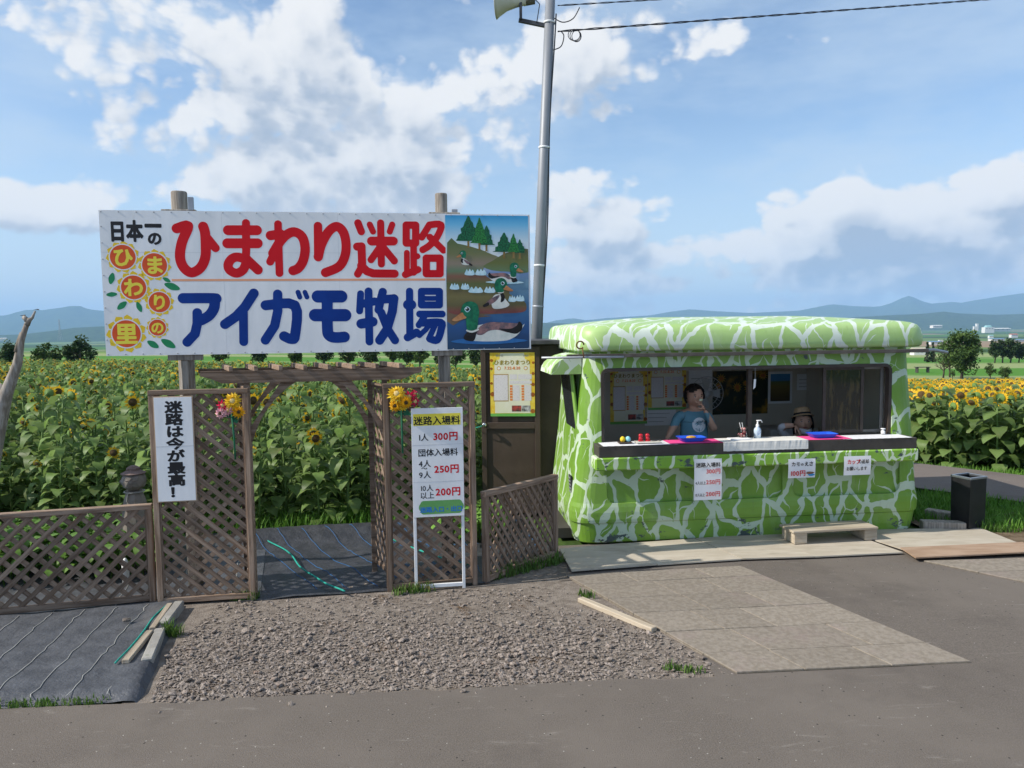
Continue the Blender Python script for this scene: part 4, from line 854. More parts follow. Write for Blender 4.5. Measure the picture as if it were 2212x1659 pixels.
    dm = t.nodes.new('ShaderNodeMix'); dm.data_type = 'RGBA'; dm.inputs[7].default_value = (.12, .13, .07, 1); lk(t, out, dm.inputs[6]); lk(t, mth(t, 'MULTIPLY', smooth(t, nd_.outputs[0], .54, .78), .38), dm.inputs[0]); out = dm.outputs[2]
    lk(t, out, b.inputs['Base Color'])
    nb = nd(t, 'ShaderNodeTexNoise', i_Scale=2.2, i_Detail=3.0); lk(t, o, nb.inputs['Vector']); bp = nd(t, 'ShaderNodeBump', i_Strength=.10, i_Distance=.05); lk(t, nb.outputs[0], bp.inputs['Height']); lk(t, bp.outputs[0], b.inputs['Normal'])
    return mt
MEL = melon('melon_body', (.15, .30, .03), (.195, .355, .055), (.48, .59, .44), chip=.36, wd=.10)
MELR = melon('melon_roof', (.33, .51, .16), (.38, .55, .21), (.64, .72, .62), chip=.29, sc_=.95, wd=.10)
MELS = melon('melon_shelf', (.20, .40, .035), (.25, .46, .06), (.60, .70, .50), chip=.42, sc_=1.3)
PLAING = M('plain_green', (.22, .42, .07), (.26, .46, .10), rough=.45, scale=3)
BRN = M('brown_frame', (.055, .042, .034), (.075, .058, .047), rough=.5, scale=6); BOXB = M('counter_dark', (.055, .048, .040), (.072, .063, .053), rough=.6, scale=5)
BEIGE = M('inner_wall', (.52, .48, .39), (.58, .53, .44), rough=.8, scale=2)
ALU = M('aluminium', (.20, .19, .17), (.26, .25, .23), rough=.45, metal=.3, scale=4)
def rloop(xl, xr, yf, yb, rc, z, n=7):
    pts = []
    for (cx, cy, a0) in ((xr - rc, yf + rc, -90), (xr - rc, yb - rc, 0), (xl + rc, yb - rc, 90), (xl + rc, yf + rc, 180)):
        for i in range(n + 1): a = R(a0 + 90 * i / n); pts.append((cx + rc * math.cos(a), cy + rc * math.sin(a), z))
    # straight runs subdivided so that the paint and dents stay even
    return pts
def loft(loops, cap0=True, cap1=True, flip=False):
    b = MB(); n = len(loops[0])
    for L in loops: b.v += L
    for i in range(len(loops) - 1):
        for j in range(n): b.f.append((i * n + j, i * n + (j + 1) % n, (i + 1) * n + (j + 1) % n, (i + 1) * n + j))
    if cap0: b.f.append(tuple(range(n))[::-1])
    if cap1: b.f.append(tuple((len(loops) - 1) * n + j for j in range(n)))
    b.mi = [0] * len(b.f); return b
def rbox(x0, x1, y0, y1, z0, z1_, rc, n=6):
    """rounded rectangle in x-z extruded along y"""
    pts = []
    for (cx, cz, a0) in ((x1 - rc, z0 + rc, -90), (x1 - rc, z1_ - rc, 0), (x0 + rc, z1_ - rc, 90), (x0 + rc, z0 + rc, 180)):
        for i in range(n + 1): a = R(a0 + 90 * i / n); pts.append((cx + rc * math.cos(a), cz + rc * math.sin(a)))
    b = MB(); b.prism(pts, y0, y1); return b
def cut(b, cutters, name):
    o = bpy.data.objects.new('tmp', b.mesh('tmp', [])); col.objects.link(o); cs = []
    for c in cutters:
        q = bpy.data.objects.new('tmpc', c.mesh('tmpc', [])); col.objects.link(q); cs.append(q)
        mo_ = o.modifiers.new('b', 'BOOLEAN'); mo_.operation = 'DIFFERENCE'; mo_.object = q; mo_.solver = 'EXACT'
    bpy.context.view_layer.update(); me = evalmesh(o); me.name = name
    for q in cs + [o]: bpy.data.objects.remove(q)
    return me
KD = 2.05
prof = [(0, .05, 3.49, .07, .14), (.02, .02, 3.52, .04, .16), (.10, 0, 3.545, .025, .18), (.185, -.015, 3.555, .015, .18), (.205, -.02, 3.56, .012, .18), (.22, -.035, 3.57, -.006, .19), (.25, -.04, 3.575, -.014, .2),
        (.32, -.04, 3.575, -.018, .2), (.37, -.035, 3.57, -.014, .2), (.41, -.025, 3.56, -.006, .2), (.55, -.01, 3.55, 0, .2), (.80, .02, 3.535, .008, .2), (1.0, .045, 3.52, .018, .2), (1.3, .07, 3.50, .03, .2), (1.6, .095, 3.475, .045, .2), (1.75, .105, 3.465, .05, .2), (1.90, .11, 3.46, .055, .2)]
stall = thing('melon_stall', 'small green kiosk painted like a netted melon with wide serving window', 'kiosk', KO, KA)
shell = loft([rloop(a, c, d, KD + (.03 if z < .4 else 0) - d * .3, r_, z) for (z, a, c, d, r_) in prof])
inner = loft([rloop(a + .05, c - .05, d + .05, KD - .06, .16, z) for (z, a, c, d, r_) in [(.04, .03, 3.5, .04, .1), (1.0, .05, 3.515, .018, .1), (1.86, .145, 3.42, .055, .1)]])
me = cut(shell, [inner, rbox(.255, 3.215, -.3, .25, .93, 1.71, .07), rbox(.30, 2.07, -.3, .028, .405, .80, .09), rbox(2.17, 3.30, -.3, .028, .405, .80, .09)], 'body_shell')
me.materials.clear(); me.materials.append(MEL); 
bo = bpy.data.objects.new('body_shell', me); link(bo, stall)
# side window recess on the left, frame and hood
sw = MB(); sw.box((0, 0, 0), (.03, .62, .86), bev=.01); sw.build('side_window_frame', PLAING, stall, loc=(.055, .55, 1.27), rot=(0, R(-6.2), 0))
sw = MB(); sw.box((0, 0, 0), (.03, .50, .74), bev=.005); sw.build('side_window_glass', M('dark_glass', (.02, .025, .03), (.03, .035, .04), rough=.1, spec=.6), stall, loc=(.049, .55, 1.27), rot=(0, R(-6.2), 0))
b = MB()
for i in range(7):
    a = i / 6 * math.pi / 2
    b.v += [(.10 - .30 * math.sin(a), .20, 1.65 + .19 * math.cos(a)), (.10 - .30 * math.sin(a), .92, 1.65 + .19 * math.cos(a))]
for i in range(6): b.f.append((2 * i, 2 * i + 1, 2 * i + 3, 2 * i + 2)); b.mi.append(0)
n0 = len(b.v); b.v += [(.10, .20, 1.65), (.10, .92, 1.65)]
for k in (0, 1):
    for i in range(6): b.f.append((n0 + k, 2 * i + k, 2 * i + 2 + k)); b.mi.append(0)
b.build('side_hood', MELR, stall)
b = MB(); b.box((0, 0, 0), (.012, .11, .19), bev=.003); vg = b.build('side_vent', DARKM, stall, loc=(-.012, .22, .56), rot=(0, R(-3), 0))
for i in range(5): b = MB(); b.box((0, 0, 0), (.006, .09, .012)); b.build('vent_slat', STEEL, vg, loc=(-.008, 0, -.07 + i * .035))
# domed roof with a rolled lip
rl = []
for (z, o_, rc) in ((1.885, -.03, .18), (1.872, .06, .2), (1.876, .095, .22), (1.895, .112, .23), (1.94, .118, .23), (2.0, .114, .23), (2.055, .102, .23), (2.092, .078, .23), (2.115, .04, .23), (2.128, -.015, .23), (2.14, -.10, .23), (2.158, -.28, .22), (2.18, -.50, .2), (2.197, -.72, .16), (2.203, -.88, .1)):
    dz = .0
    rl.append(rloop(.10 - (o_ if o_ < 0 else o_ * .45), 3.45 + o_, .05 - o_, KD - .02 + o_, rc, z, 8))
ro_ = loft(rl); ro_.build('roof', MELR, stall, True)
# gutter rail and awning arm
b = MB(); b.box((0, 0, 0), (3.62, .035, .035), bev=.004); b.build('gutter_rail', M('rail_bronze', (.10, .085, .07), (.15, .13, .11), rough=.5, metal=.5), stall, loc=(1.72, -.045, 1.835))
b = MB(); b.tube([(-.33, -.06, 1.825), (.45, -.075, 1.822)], .011, 8); b.build('awning_rod', STEEL, stall, True)
b = MB(); b.tube([(3.40, -.04, 1.835), (3.62, .0, 1.84), (3.95, .25, 1.80)], .016, 6); b.build('awning_arm', STEEL, stall, True)
b = MB(); pts = [(.0 + .035 * math.cos(a), 0, .035 * math.sin(a)) for a in np.linspace(0, 5.6, 14)]; b.tube(pts, .007, 6); b.tube([(.02, 0, -.03), (.03, -.02, -.12)], .006, 6); b.build('hook_ring', M('rust', (.12, .06, .025), (.2, .1, .04), rough=.8), stall, True, loc=(.035, -.07, 1.94))
# window frame
def wframe(x0, x1, z0, z1_, y, w, d, rc, mat, name):
    o_ = rbox(x0, x1, y, y + d, z0, z1_, rc); i_ = rbox(x0 + w, x1 - w, y - .1, y + d + .1, z0 + w, z1_ - w, max(.01, rc - w)); me_ = cut(o_, [i_], name); me_.materials.clear(); me_.materials.append(mat); q = bpy.data.objects.new(name, me_); link(q, stall); return q
wframe(.257, 3.213, .925, 1.708, .035, .03, .07, .07, BRN, 'window_frame')
for x in (1.775,): b = MB(); b.box((0, 0, 0), (.045, .05, .76), bev=.004); b.build('mullion', BRN, stall, loc=(x, .135, 1.315))
GLASS = bpy.data.materials.new('window_glass'); GLASS.use_nodes = True; _b = GLASS.node_tree.nodes['Principled BSDF']; _b.inputs['Transmission Weight'].default_value = 1.0; _b.inputs['Roughness'].default_value = .02; _b.inputs['Base Color'].default_value = (.86, .92, .90, 1); _b.inputs['IOR'].default_value = 1.08
DGL = M('reflection_glass', (.018, .02, .016), (.06, .05, .025), rough=.06, spec=.7, scale=3.5, stretch=(6, 1, 1.2), lo=.5, hi=.62)  # dim reflections painted into the dark pane colour as olive streaks
for x, y in ((2.72, .105), (2.95, .14)):
    b = MB()
    for dx in (-.20, .20): b.box((dx, 0, 0), (.032, .02, .66), bev=.002)
    for dz in (-.32, .32): b.box((0, 0, dz), (.40, .018, .03), bev=.002)
    q = b.build('sliding_sash', BRN if x < 2.9 else ALU, stall, loc=(x + .02, y, 1.345)); q['label'] = 'aluminium sash slid open to the right'
    b = MB(); b.box((0, 0, 0), (.37, .004, .61)); b.build('pane', DGL if x < 2.9 else GLASS, q)
# inside lining and fittings
for nm, c, d in (('back_lining', (1.78, KD - .09, .95), (3.2, .012, 1.75)), ('floor', (1.78, 1.0, .05), (3.3, 1.85, .02)), ('ceiling', (1.78, 1.05, 1.80), (3.1, 1.8, .02)), ('side_lining', (.235, 1.05, .95), (.012, 1.8, 1.7)), ('side_lining', (3.325, 1.05, .95), (.012, 1.8, 1.7))):
    b = MB(); b.box(c, d); b.build(nm, BEIGE, stall)
b = MB(); b.box((0, 0, 0), (.6, .4, .80), bev=.01); b.build('inner_counter', M('cabinet_white', (.45, .45, .44)), stall, loc=(2.95, 1.70, .46))
# shelf and counter
b = MB(); b.box((1.745, -.115, .829), (3.20, .21, .12), bev=.012); b.build('shelf', MELS, stall)
b = MB(); b.box((1.755, -.075, .9425), (3.15, .26, .105), bev=.004); b.build('counter_box', BOXB, stall)
CT = .9955
# block coloured dark for the shade in the gap under the body
b = MB(); b.box((0, 0, 0), (.25, 1.4, .10)); b.build('gap_shade_block', M('dark_block', (.05, .045, .04)), stall, loc=(.0, 1.0, .05))

# cloths on the counter
PINK = M('pink_cloth', (.80, .06, .24), (.85, .09, .30), rough=.7, scale=6); LACE = M('white_cloth', (.70, .71, .74), (.78, .78, .80), rough=.8, scale=40, bump=.3, bscale=120); RUN = M('corrugated_white', (.66, .65, .60), (.74, .73, .68), rough=.7, scale=2, stretch=(1, 1, 60), lo=.45, hi=.55)
def cx(u): return .165 + (u - 1293) * (3.16 / 684)
def cloth(label, u0, u1, z, mat, skew=.12, scallop=0.0, hang=0.0, y0=-.20, y1=.045):
    b = MB(); x0, x1 = cx(u0), cx(u1); n = 40
    for i in range(n + 1):
        x = x0 + (x1 - x0) * i / n; e = scallop * abs(math.sin(x * 46)) ; b.v += [(x, y0 - e + random.uniform(-.002, .002), 0), (x + skew * 0, y1, 0)]
        if hang: b.v += [(x, y0 - .004, -hang + random.uniform(-.002, .002))]
    k = 3 if hang else 2
    for i in range(n):
        b.f.append((k * i, k * i + k, k * i + k + 1, k * i + 1)); b.mi.append(0)
        if hang: b.f.append((k * i + 2, k * i + k + 2, k * i + k, k * i)); b.mi.append(0)
    o = b.build('counter_cloth', mat, loc=kw(0, 0, CT + z), rot=(0, 0, KA)); return tag(o, label, 'cloth')
cloth('white lace cloth at the left end of the counter', 1305, 1460, .003, LACE, scallop=.012)
cloth('pink cloth on the counter in front of the standing person', 1445, 1580, .006, PINK)
cloth('white ribbed runner hanging over the middle of the counter edge', 1555, 1737, .009, RUN, hang=.085, y0=-.212)
cloth('pink cloth on the counter in front of the seated person', 1700, 1835, .006, PINK)
cloth('white lace cloth at the right end of the counter', 1815, 1968, .003, LACE, scallop=.012)

# papers hung on the shelf
def paper(label, u0, v0, u1, v1, y=-.226):
    x0, za = kp(u0, v1, y); x1, zb = kp(u1, v0, y); t = thing('price_paper', label, 'paper sign', kw((x0 + x1) / 2, y, (za + zb) / 2), KA)
    w, h = (x1 - x0) / 2, (zb - za) / 2; b = MB(); n = 8
    for i in range(n + 1):
        q = i / n; b.v += [(-w, -.006 * math.sin(q * 3), -h + 2 * h * q), (w, -.006 * math.sin(q * 3) - .003 * q, -h + 2 * h * q)]
    for i in range(n): b.f.append((2 * i, 2 * i + 1, 2 * i + 3, 2 * i + 2)); b.mi.append(0)
    b.build('sheet', PAPERW, t); return t, w, h
t, w, h = paper('long white price paper with three red prices hung on shelf', 1499, 990, 1559, 1081)
text('迷路入場料', w * .36, BLACKP, t, 0, h * .62, -.012, .022, 'C'); text('300円', w * .40, RED, t, w * .9, h * .30, -.012, .018, 'R'); text('250円', w * .40, RED, t, w * .9, -h * .22, -.012, .018, 'R'); text('200円', w * .40, RED, t, w * .9, -h * .80, -.012, .018, 'R')
text('4人以上', w * .25, BLACKP, t, -w * .93, -h * .22, -.012, .015, sx=.86); text('10人以上', w * .25, BLACKP, t, -w * .95, -h * .80, -.012, .015, sx=.72)
DUCKB = M('printed_duck', (.16, .07, .03), (.24, .12, .06)); WAT = M('printed_water', (.03, .22, .48), (.05, .28, .55))
t, w, h = paper('white duck feed paper with red 100 hung on the shelf', 1702, 990, 1761, 1033)
text('カモ', w * .34, BLACKP, t, -w * .80, h * .28, -.011, .02); text('の', w * .22, BLACKP, t, -w * .10, h * .30, -.011, .03); text('えさ', w * .34, BLACKP, t, w * .16, h * .28, -.011, .03)
text('100円', w * .46, RED, t, -w * .88, -h * .74, -.011, .02)
b = MB(); b.poly(catmull([(.30, -.55), (.45, -.40), (.75, -.42), (.92, -.52), (.7, -.66), (.45, -.66)], 4), 0); b.v = [(v[0] * w, v[1], v[2] * h * .9) for v in b.v]; b.build('printed_duck', DUCKB, t, loc=(0, -.0112, 0))
b = MB(); b.poly(catmull([(.45, -.66), (.7, -.60), (.95, -.68), (.8, -.85), (.55, -.85)], 4), 0); b.v = [(v[0] * w, v[1], v[2] * h * .95) for v in b.v]; b.build('printed_water', WAT, t, loc=(0, -.0108, 0))
t, w, h = paper('white cup return paper at the right end of the shelf', 1822, 984, 1881, 1027)
text('カップ', w * .36, RED, t, -w * .78, h * .22, -.011, .03, sx=.9); text('の返却', w * .32, BLACKP, t, w * .02, h * .24, -.011, .02, sx=.86); text('お願いします', w * .30, BLACKP, t, -w * .84, -h * .46, -.011, .02, sx=.86)

# things standing on the counter
def ctop(u, yl=.0): x, _ = kp(u, 950, yl); return x
def onc(x, y, z=.0): return kw(x, y, CT + .0105 + z)
TRAYB = M('blue_plastic', (.02, .10, .62), (.03, .13, .70), rough=.35)
for lab, u in (('blue plastic tray with yellow feed before the standing person', 1493), ('blue plastic tray beside the seated person', 1775)):
    b = MB(); 
    lo = rloop(-.10, .10, -.065, .065, .03, 0, 4); hi = rloop(-.135, .135, -.09, .09, .03, .038, 4); hi2 = rloop(-.125, .125, -.08, .08, .03, .038, 4); lo2 = rloop(-.095, .095, -.06, .06, .03, .006, 4)
    L = loft([lo, hi, hi2, lo2], True, True); t = thing('feed_tray', lab, 'tray', onc(ctop(u, -.06), -.06), KA); L.build('dish', TRAYB, t)
    if u == 1493: b = MB(); b.sphere((0, 0, .03), .05, 8, sc_=(1, .7, .35)); b.build('feed', M('feed', (.5, .25, .03), (.6, .35, .05), scale=60), t)
t = thing('candy_jar', 'clear jar of red sweets with white sticks on the counter', 'jar', onc(ctop(1604, .0), .0), KA)
b = MB(); b.lathe([(.001, 0), (.045, 0), (.046, .10), (.043, .11), (.040, .11), (.040, .004), (.001, .004)], 18); b.build('glass', GLASS, t, True)
SW = M('sweets', (.45, .02, .05), (.75, .45, .40), rough=.4, scale=60, lo=.45, hi=.55)
b = MB(); rr = random.Random(3); [b.sphere((rr.uniform(-.026, .026), rr.uniform(-.026, .026), .012 + .008 * i), .013, 5) for i in range(11)]; b.build('sweets', SW, t, True)
for dx in (-.012, .012): b = MB(); b.tube([(dx, 0, .06), (dx - .02, 0, .155)], .003, 6); b.build('stick', WHITEP, t)
t = thing('pump_bottle', 'clear pump bottle of hand sanitiser in the middle of the counter', 'bottle', onc(ctop(1636, .0), .0), KA)
b = MB(); b.lathe([(.001, 0), (.034, 0), (.035, .075), (.030, .092), (.014, .108), (.013, .118), (.001, .118)], 18); b.build('bottle', M('clear_liquid', (.45, .55, .66), (.5, .6, .7), rough=.1, spec=.6), t, True)
b = MB(); b.lathe([(.016, .112), (.016, .130), (.008, .134), (.006, .165), (.001, .166)], 12); b.build('pump', WHITEP, t, True); b = MB(); b.tube([(-.012, 0, .168), (.035, 0, .170), (.046, 0, .150)], .006, 8); b.build('nozzle', WHITEP, t, True)
b = MB(); rect(b, -.016, .025, .016, .07, -.0353); b.build('label_print', M('label_blue', (.3, .42, .62), (.7, .74, .78), scale=60, lo=.45, hi=.55), t)
t = thing('pump_bottle', 'small white capped bottle at the right end of the counter', 'bottle', onc(ctop(1907, .02), .02), KA)
b = MB(); b.lathe([(.001, 0), (.02, 0), (.02, .03), (.009, .036), (.009, .046), (.022, .047), (.022, .056), (.001, .056)], 14); b.build('bottle', WHITEP, t, True)
t = thing('egg_toys', 'yellow and pale blue round trinkets on a dark tray', 'trinkets', onc(ctop(1350, -.08), -.08), KA)
b = MB(); b.box((0, 0, .004), (.13, .08, .008), bev=.002); b.build('tray', M('tray_dark', (.06, .045, .035)), t)
b = MB(); b.sphere((-.022, 0, .034), .026, 8, sc_=(1, 1, 1.1)); b.build('yellow_ball', M('toy_yellow', (.75, .50, .02), (.80, .58, .05), scale=20), t, True)
b = MB(); b.sphere((.030, .0, .034), .026, 8, sc_=(1, 1, 1.1)); b.build('blue_ball', M('toy_blue', (.25, .58, .66), (.3, .64, .72), scale=20), t, True)
t = thing('red_ornaments', 'two shiny red cone ornaments on a pale tray with a spoon', 'ornaments', onc(ctop(1392, -.08), -.08), KA)
b = MB(); b.box((.03, -.01, .005), (.24, .11, .010), bev=.003); b.build('tray', M('tray_pale', (.5, .48, .42)), t)
REDS = M('red_gloss', (.45, .01, .02), (.6, .02, .03), rough=.15, spec=.6)
for dx in (-.035, .03): b = MB(); b.box((dx, 0, .016), (.045, .045, .012), bev=.002); b.lathe([(.001, .022), (.020, .022), (.024, .045), (.014, .05), (.021, .058), (.022, .075), (.012, .082), (.001, .083)], 12, o=(dx, 0, 0)); b.build('red_cone', REDS, t, True)
b = MB(); b.tube([(.07, -.02, .016), (.13, -.03, .022)], .005, 6); b.sphere((.145, -.032, .02), .016, 6, sc_=(1.2, .8, .4)); b.build('spoon', DARKM, t, True)
t = tag(MB().box((0, 0, .005), (.20, .12, .010), bev=.002).build('paper_stack', PAPERW, loc=onc(ctop(1596, -.05), -.06), rot=(0, 0, KA + .1)), 'pale flat tray beneath the sweets jar', 'tray')

# posters, photo panels and fan inside
def festival(name, label, loc, rz, w, h, par=None):
    """printed festival poster: yellow border with sunflowers, title, date, text blocks, two photos"""
    t = thing(name, label, 'poster', loc, rz); E_ = .0006
    YB = MATS_P['border']; b = MB(); n = 10
    panel('sheet', YB, t, -w / 2, 0, w / 2, h, 0, .002)
    def X(u): return -w / 2 + u * w
    def Z(v): return h - v * h
    def blk(nm, mat, u0, v0, u1, v1, lay=1, par=t): b = MB(); rect(b, X(u0), Z(v1), X(u1), Z(v0), -E_ * lay); return b.build(nm, mat, par)
    V, Fc = strokes_mesh([([(.19, .20), (.80, .20), (.80, .94), (.19, .94), (.19, .20)], .09), ([(.5, .1), (.5, .92)], .28)], .02)
    b = MB(); b.add([(X(v[0]), -E_, Z(max(.01, min(.95, v[1])))) for v in V], [f[::-1] for f in Fc]); b.build('cream_field', MATS_P['cream'], t)
    blk('green_foot', MATS_P['green'], 0, .955, 1, 1, 2)
    for (u, v, r_) in ((.02, .12, .035), (.0, .25, .03), (.01, .48, .03), (.0, .65, .05), (.98, .16, .03), (.98, .33, .035), (1.0, .5, .04), (.98, .66, .05), (.97, .92, .05)):
        b = MB(); u = min(max(u, r_), 1 - r_); disc(b, X(u), Z(v), r_ * w, -E_ * 2, n=14); b.build('flower_spot', MATS_P['brown'], t)
    text('ひまわりまつり', w * .118, MATS_P['title'], t, X(.5), Z(.185), -E_ * 3, .03, 'C', n=28)
    text('第37回', w * .055, MATS_P['grey'], t, X(.13), Z(.062), -E_ * 3, .01, n=20); text('北竜町', w * .045, MATS_P['grey'], t, X(.74), Z(.062), -E_ * 3, .01, n=20)
    text('7.22-8.20', w * .085, MATS_P['orange'], t, X(.5), Z(.262), -E_ * 3, .03, 'C', n=24)
    for u in (.2, .8): b = MB(); disc(b, X(u), Z(.245), w * .045, -E_ * 2, n=18); q = b.build('round_badge', MATS_P['badge'], t); b = MB(); disc(b, X(u), Z(.245), w * .03, -E_ * 3, n=18); b.build('badge_centre', MATS_P['white'], q)
    blk('frame', MATS_P['tan'], .07, .335, .41, .765, 2); blk('text_block', MATS_P['lines'], .085, .35, .395, .75, 3)
    blk('text_block', MATS_P['lines'], .44, .34, .60, .42, 2); blk('text_block', MATS_P['lines'], .63, .34, .93, .42, 2); blk('text_block', MATS_P['lines'], .44, .44, .93, .49, 2)
    for u in (.44, .70):
        for i in range(6): blk('orange_box', MATS_P['orange'], u, .51 + i * .042, u + .06, .543 + i * .042, 2)
        blk('text_block', MATS_P['lines'], u + .07, .51, u + .22, .755, 2)
    blk('photo', MATS_P['ph1'], .48, .83, .69, .925, 2); blk('photo', MATS_P['ph2'], .70, .83, .90, .925, 2)
    return t
MATS_P = dict(border=M('poster_border', (.78, .50, .03), (.85, .66, .10), scale=16, rough=.4, c3=(.35, .50, .06), c3s=7, c3lo=.6, c3hi=.64), cream=M('poster_cream', (.78, .76, .55), (.82, .80, .66), rough=.4), green=M('poster_green', (.15, .45, .08), (.2, .5, .12), rough=.4),
  brown=M('poster_brown', (.30, .09, .015), (.4, .14, .02), rough=.4), title=M('poster_title', (.30, .22, .01), (.36, .27, .02), rough=.4), grey=M('poster_grey', (.3, .3, .27), rough=.4), orange=M('poster_orange', (.78, .22, .05), (.82, .28, .09), rough=.4), badge=M('poster_badge', (.6, .35, .03), rough=.4),
  white=M('poster_white', (.74, .70, .68), rough=.4), tan=M('poster_tan', (.45, .30, .12), rough=.4), lines=M('poster_lines', (.52, .49, .50), (.76, .72, .73), scale=3, stretch=(14, 1, 90), lo=.36, hi=.46, rough=.4), ph1=M('poster_photo_red', (.06, .05, .05), (.50, .08, .06), scale=26, rough=.4), ph2=M('poster_photo_grey', (.12, .12, .10), (.6, .6, .62), scale=20, rough=.4))
BY = KD - .105
def bwall(u, v): return kp(u, v, BY)
def onwall(u0, v0, u1, v1):
    (xa, zb), (xb, za) = bwall(u0, v0), bwall(u1, v1); return (xa + xb) / 2, za, xb - xa, zb - za
x, z, w, h = onwall(1318, 793, 1398, 915); festival('festival_poster', 'left festival poster on the back wall inside the stall', kw(x, BY, z), KA, w, h)
x, z, w, h = onwall(1400, 778, 1482, 884); festival('festival_poster', 'festival poster inside the stall behind the standing person', kw(x, BY, z), KA, w, h)
SUNP = M('sunflower_photo', (.012, .02, .008), (.30, .17, .015), scale=5, detail=6, lo=.5, hi=.68, rough=.4, c3=(.05, .028, .01), c3s=9, c3lo=.62, c3hi=.66)
x, z, w, h = onwall(1540, 802, 1658, 893); t = thing('sunflower_photo', 'large dark photo of sunflowers on the back wall of the stall', 'photo', kw(x, BY, z), KA); panel('print', SUNP, t, -w / 2, 0, w / 2, h, 0, .004)
rr = random.Random(2)
for i in range(8): b = MB(); xx, zz, r_ = rr.uniform(-.42, .42) * w, rr.uniform(.45, .9) * h, rr.uniform(.03, .06); [b.poly([(xx + r_ * .5 * math.cos(a - .3), zz + r_ * .5 * math.sin(a - .3)), (xx + r_ * 1.3 * math.cos(a), zz + r_ * 1.3 * math.sin(a)), (xx + r_ * .5 * math.cos(a + .3), zz + r_ * .5 * math.sin(a + .3))], -.0006) for a in np.linspace(0, 6.28, 12)[:-1]]; b.build('printed_petals', M('photo_petal', (.45, .24, .01), (.5, .3, .02), rough=.4), t); b = MB(); disc(b, xx, zz, r_ * .55, -.0012, n=14); b.build('printed_disc', MATS_P['brown'], t)
x, z, w, h = onwall(1665, 808, 1706, 866); t = thing('framed_photo', 'small framed picture of a field under blue sky inside the stall', 'picture', kw(x, BY, z), KA); panel('mount', PAPERW, t, -w / 2 - .03, -.03, w / 2 + .03, h + .03, .002, .006); panel('print', grad('field_print', [(0, (.05, .03, .01)), (.55, (.16, .12, .02)), (.72, (.10, .14, .05)), (.76, (.05, .2, .4)), (1, (.05, .25, .5))], 0, h), t, -w / 2, 0, w / 2, h, -.001, .002)
for lab, u0, v0, u1, v1 in (('pale handwritten sheet under the posters inside the stall', 1393, 880, 1460, 918), ('white sheet taped beside the large sunflower photo', 1488, 800, 1538, 850), ('thin printed notice right of the framed picture', 1722, 808, 1764, 842)):
    x, z, w, h = onwall(u0, v0, u1, v1); t = thing('notice_sheet', lab, 'notice', kw(x, BY, z), KA); panel('sheet', PAPERW, t, -w / 2, 0, w / 2, h, 0, .002); [panel('written_line', MATS_P['grey'], t, -w * .4, h * (.2 + .22 * i), w * (.1 + .1 * i), h * (.2 + .22 * i) + .006, -.0006, 0) for i in range(3)]
x, z = kp(1527, 850, 1.55); t = thing('electric_fan', 'grey wall fan behind the standing person in the stall', 'fan', kw(x, 1.55, z), KA)
FANM = M('fan_grey', (.42, .43, .42), (.5, .5, .5), rough=.4)
for r_ in (.20, .14, .08): b = MB(); b.tube([(r_ * math.cos(a), 0, r_ * math.sin(a)) for a in np.linspace(0, 2 * math.pi, 33)], .004, 5, cap=False); b.build('guard_ring', FANM, t, True)
b = MB(); [b.tube([(0, -.01, 0), (.2 * math.cos(a), 0, .2 * math.sin(a))], .002, 4) for a in np.linspace(0, 6.28, 25)[:-1]]; b.build('guard_wires', FANM, t)
for i in range(4): b = MB(); b.add([(.03, .03, -.02), (.17, .02, -.06), (.18, .05, .05), (.03, .05, .02)], [(0, 1, 2, 3)]); b.build('blade', FANM, t, rot=(0, i * math.pi / 2, 0))
b = MB(); b.tube([(0, -.015, 0), (0, .12, 0)], [.04, .05], 14); b.build('hub', FANM, t, True)
b = MB(); b.tube([(0, .1, 0), (0, .30, -.1), (0, .38, -.1)], .02, 8); b.build('bracket', FANM, t, True)
x, z = kp(1632, 842, .12); t = thing('paper_charm', 'thin white paper tag hanging in the serving window', 'tag', kw(x - .05, .02, 1.60), KA); b = MB(); b.tube([(0, 0, .09), (0, 0, -.02)], .001, 4); b.build('string', WHITEP, t); b = MB(); b.add([(-.012, 0, -.02), (.012, .004, -.02), (.004, 0, -.10), (-.016, .004, -.12)], [(0, 3, 2, 1)]); b.build('slip', PAPERW, t)

# ------------------------------------------------------------------ brown shed door behind, its poster
HO, HA = tuple(g(1043, 1100)[:2]) + (0,), R(-4)
HO = (-.345, 8.3, 0); hp = plane(HO, HA)
BROWN = M('shed_brown', (.062, .044, .033), (.08, .058, .044), rough=.55, scale=2.5, bump=.1, bscale=6, c3=(.055, .04, .03), c3s=6)
sh = thing('brown_shed', 'narrow dark brown shed with a panelled door behind the wing lattice', 'shed', HO, HA)
W2, H2 = 1.0, 1.92
b = MB(); b.box((W2 / 2, .55, H2 / 2), (W2, 1.0, H2), bev=.01); b.build('wall', BROWN, sh)
b = MB(); b.box((W2 / 2, .5, H2 + .025), (W2 + .12, 1.16, .05), bev=.008); b.build('roof', DARKM, sh)
dr = panel('door', BROWN, sh, .0, .02, .66, H2 - .02, -.006, .048)
for (a, c, d, e) in ((.0, .02, .055, H2 - .02), (.60, .02, .66, H2 - .02), (.055, H2 - .09, .60, H2 - .02), (.055, .98, .60, 1.05), (.055, .02, .60, .12)): panel('door_rail', BROWN, dr, a, c, d, e, -.028, -.006, .003)
x, z = hp(1048, 916); b = MB(); b.lathe([(.001, 0), (.026, 0), (.026, .006), (.010, .010), (.010, .03), (.024, .04), (.026, .055), (.018, .066), (.001, .068)], 16); b.build('door_knob', M('chrome', (.6, .6, .58), (.7, .7, .68), rough=.15, metal=1), dr, True, loc=(x, -.028, z), rot=(R(90), 0, 0))
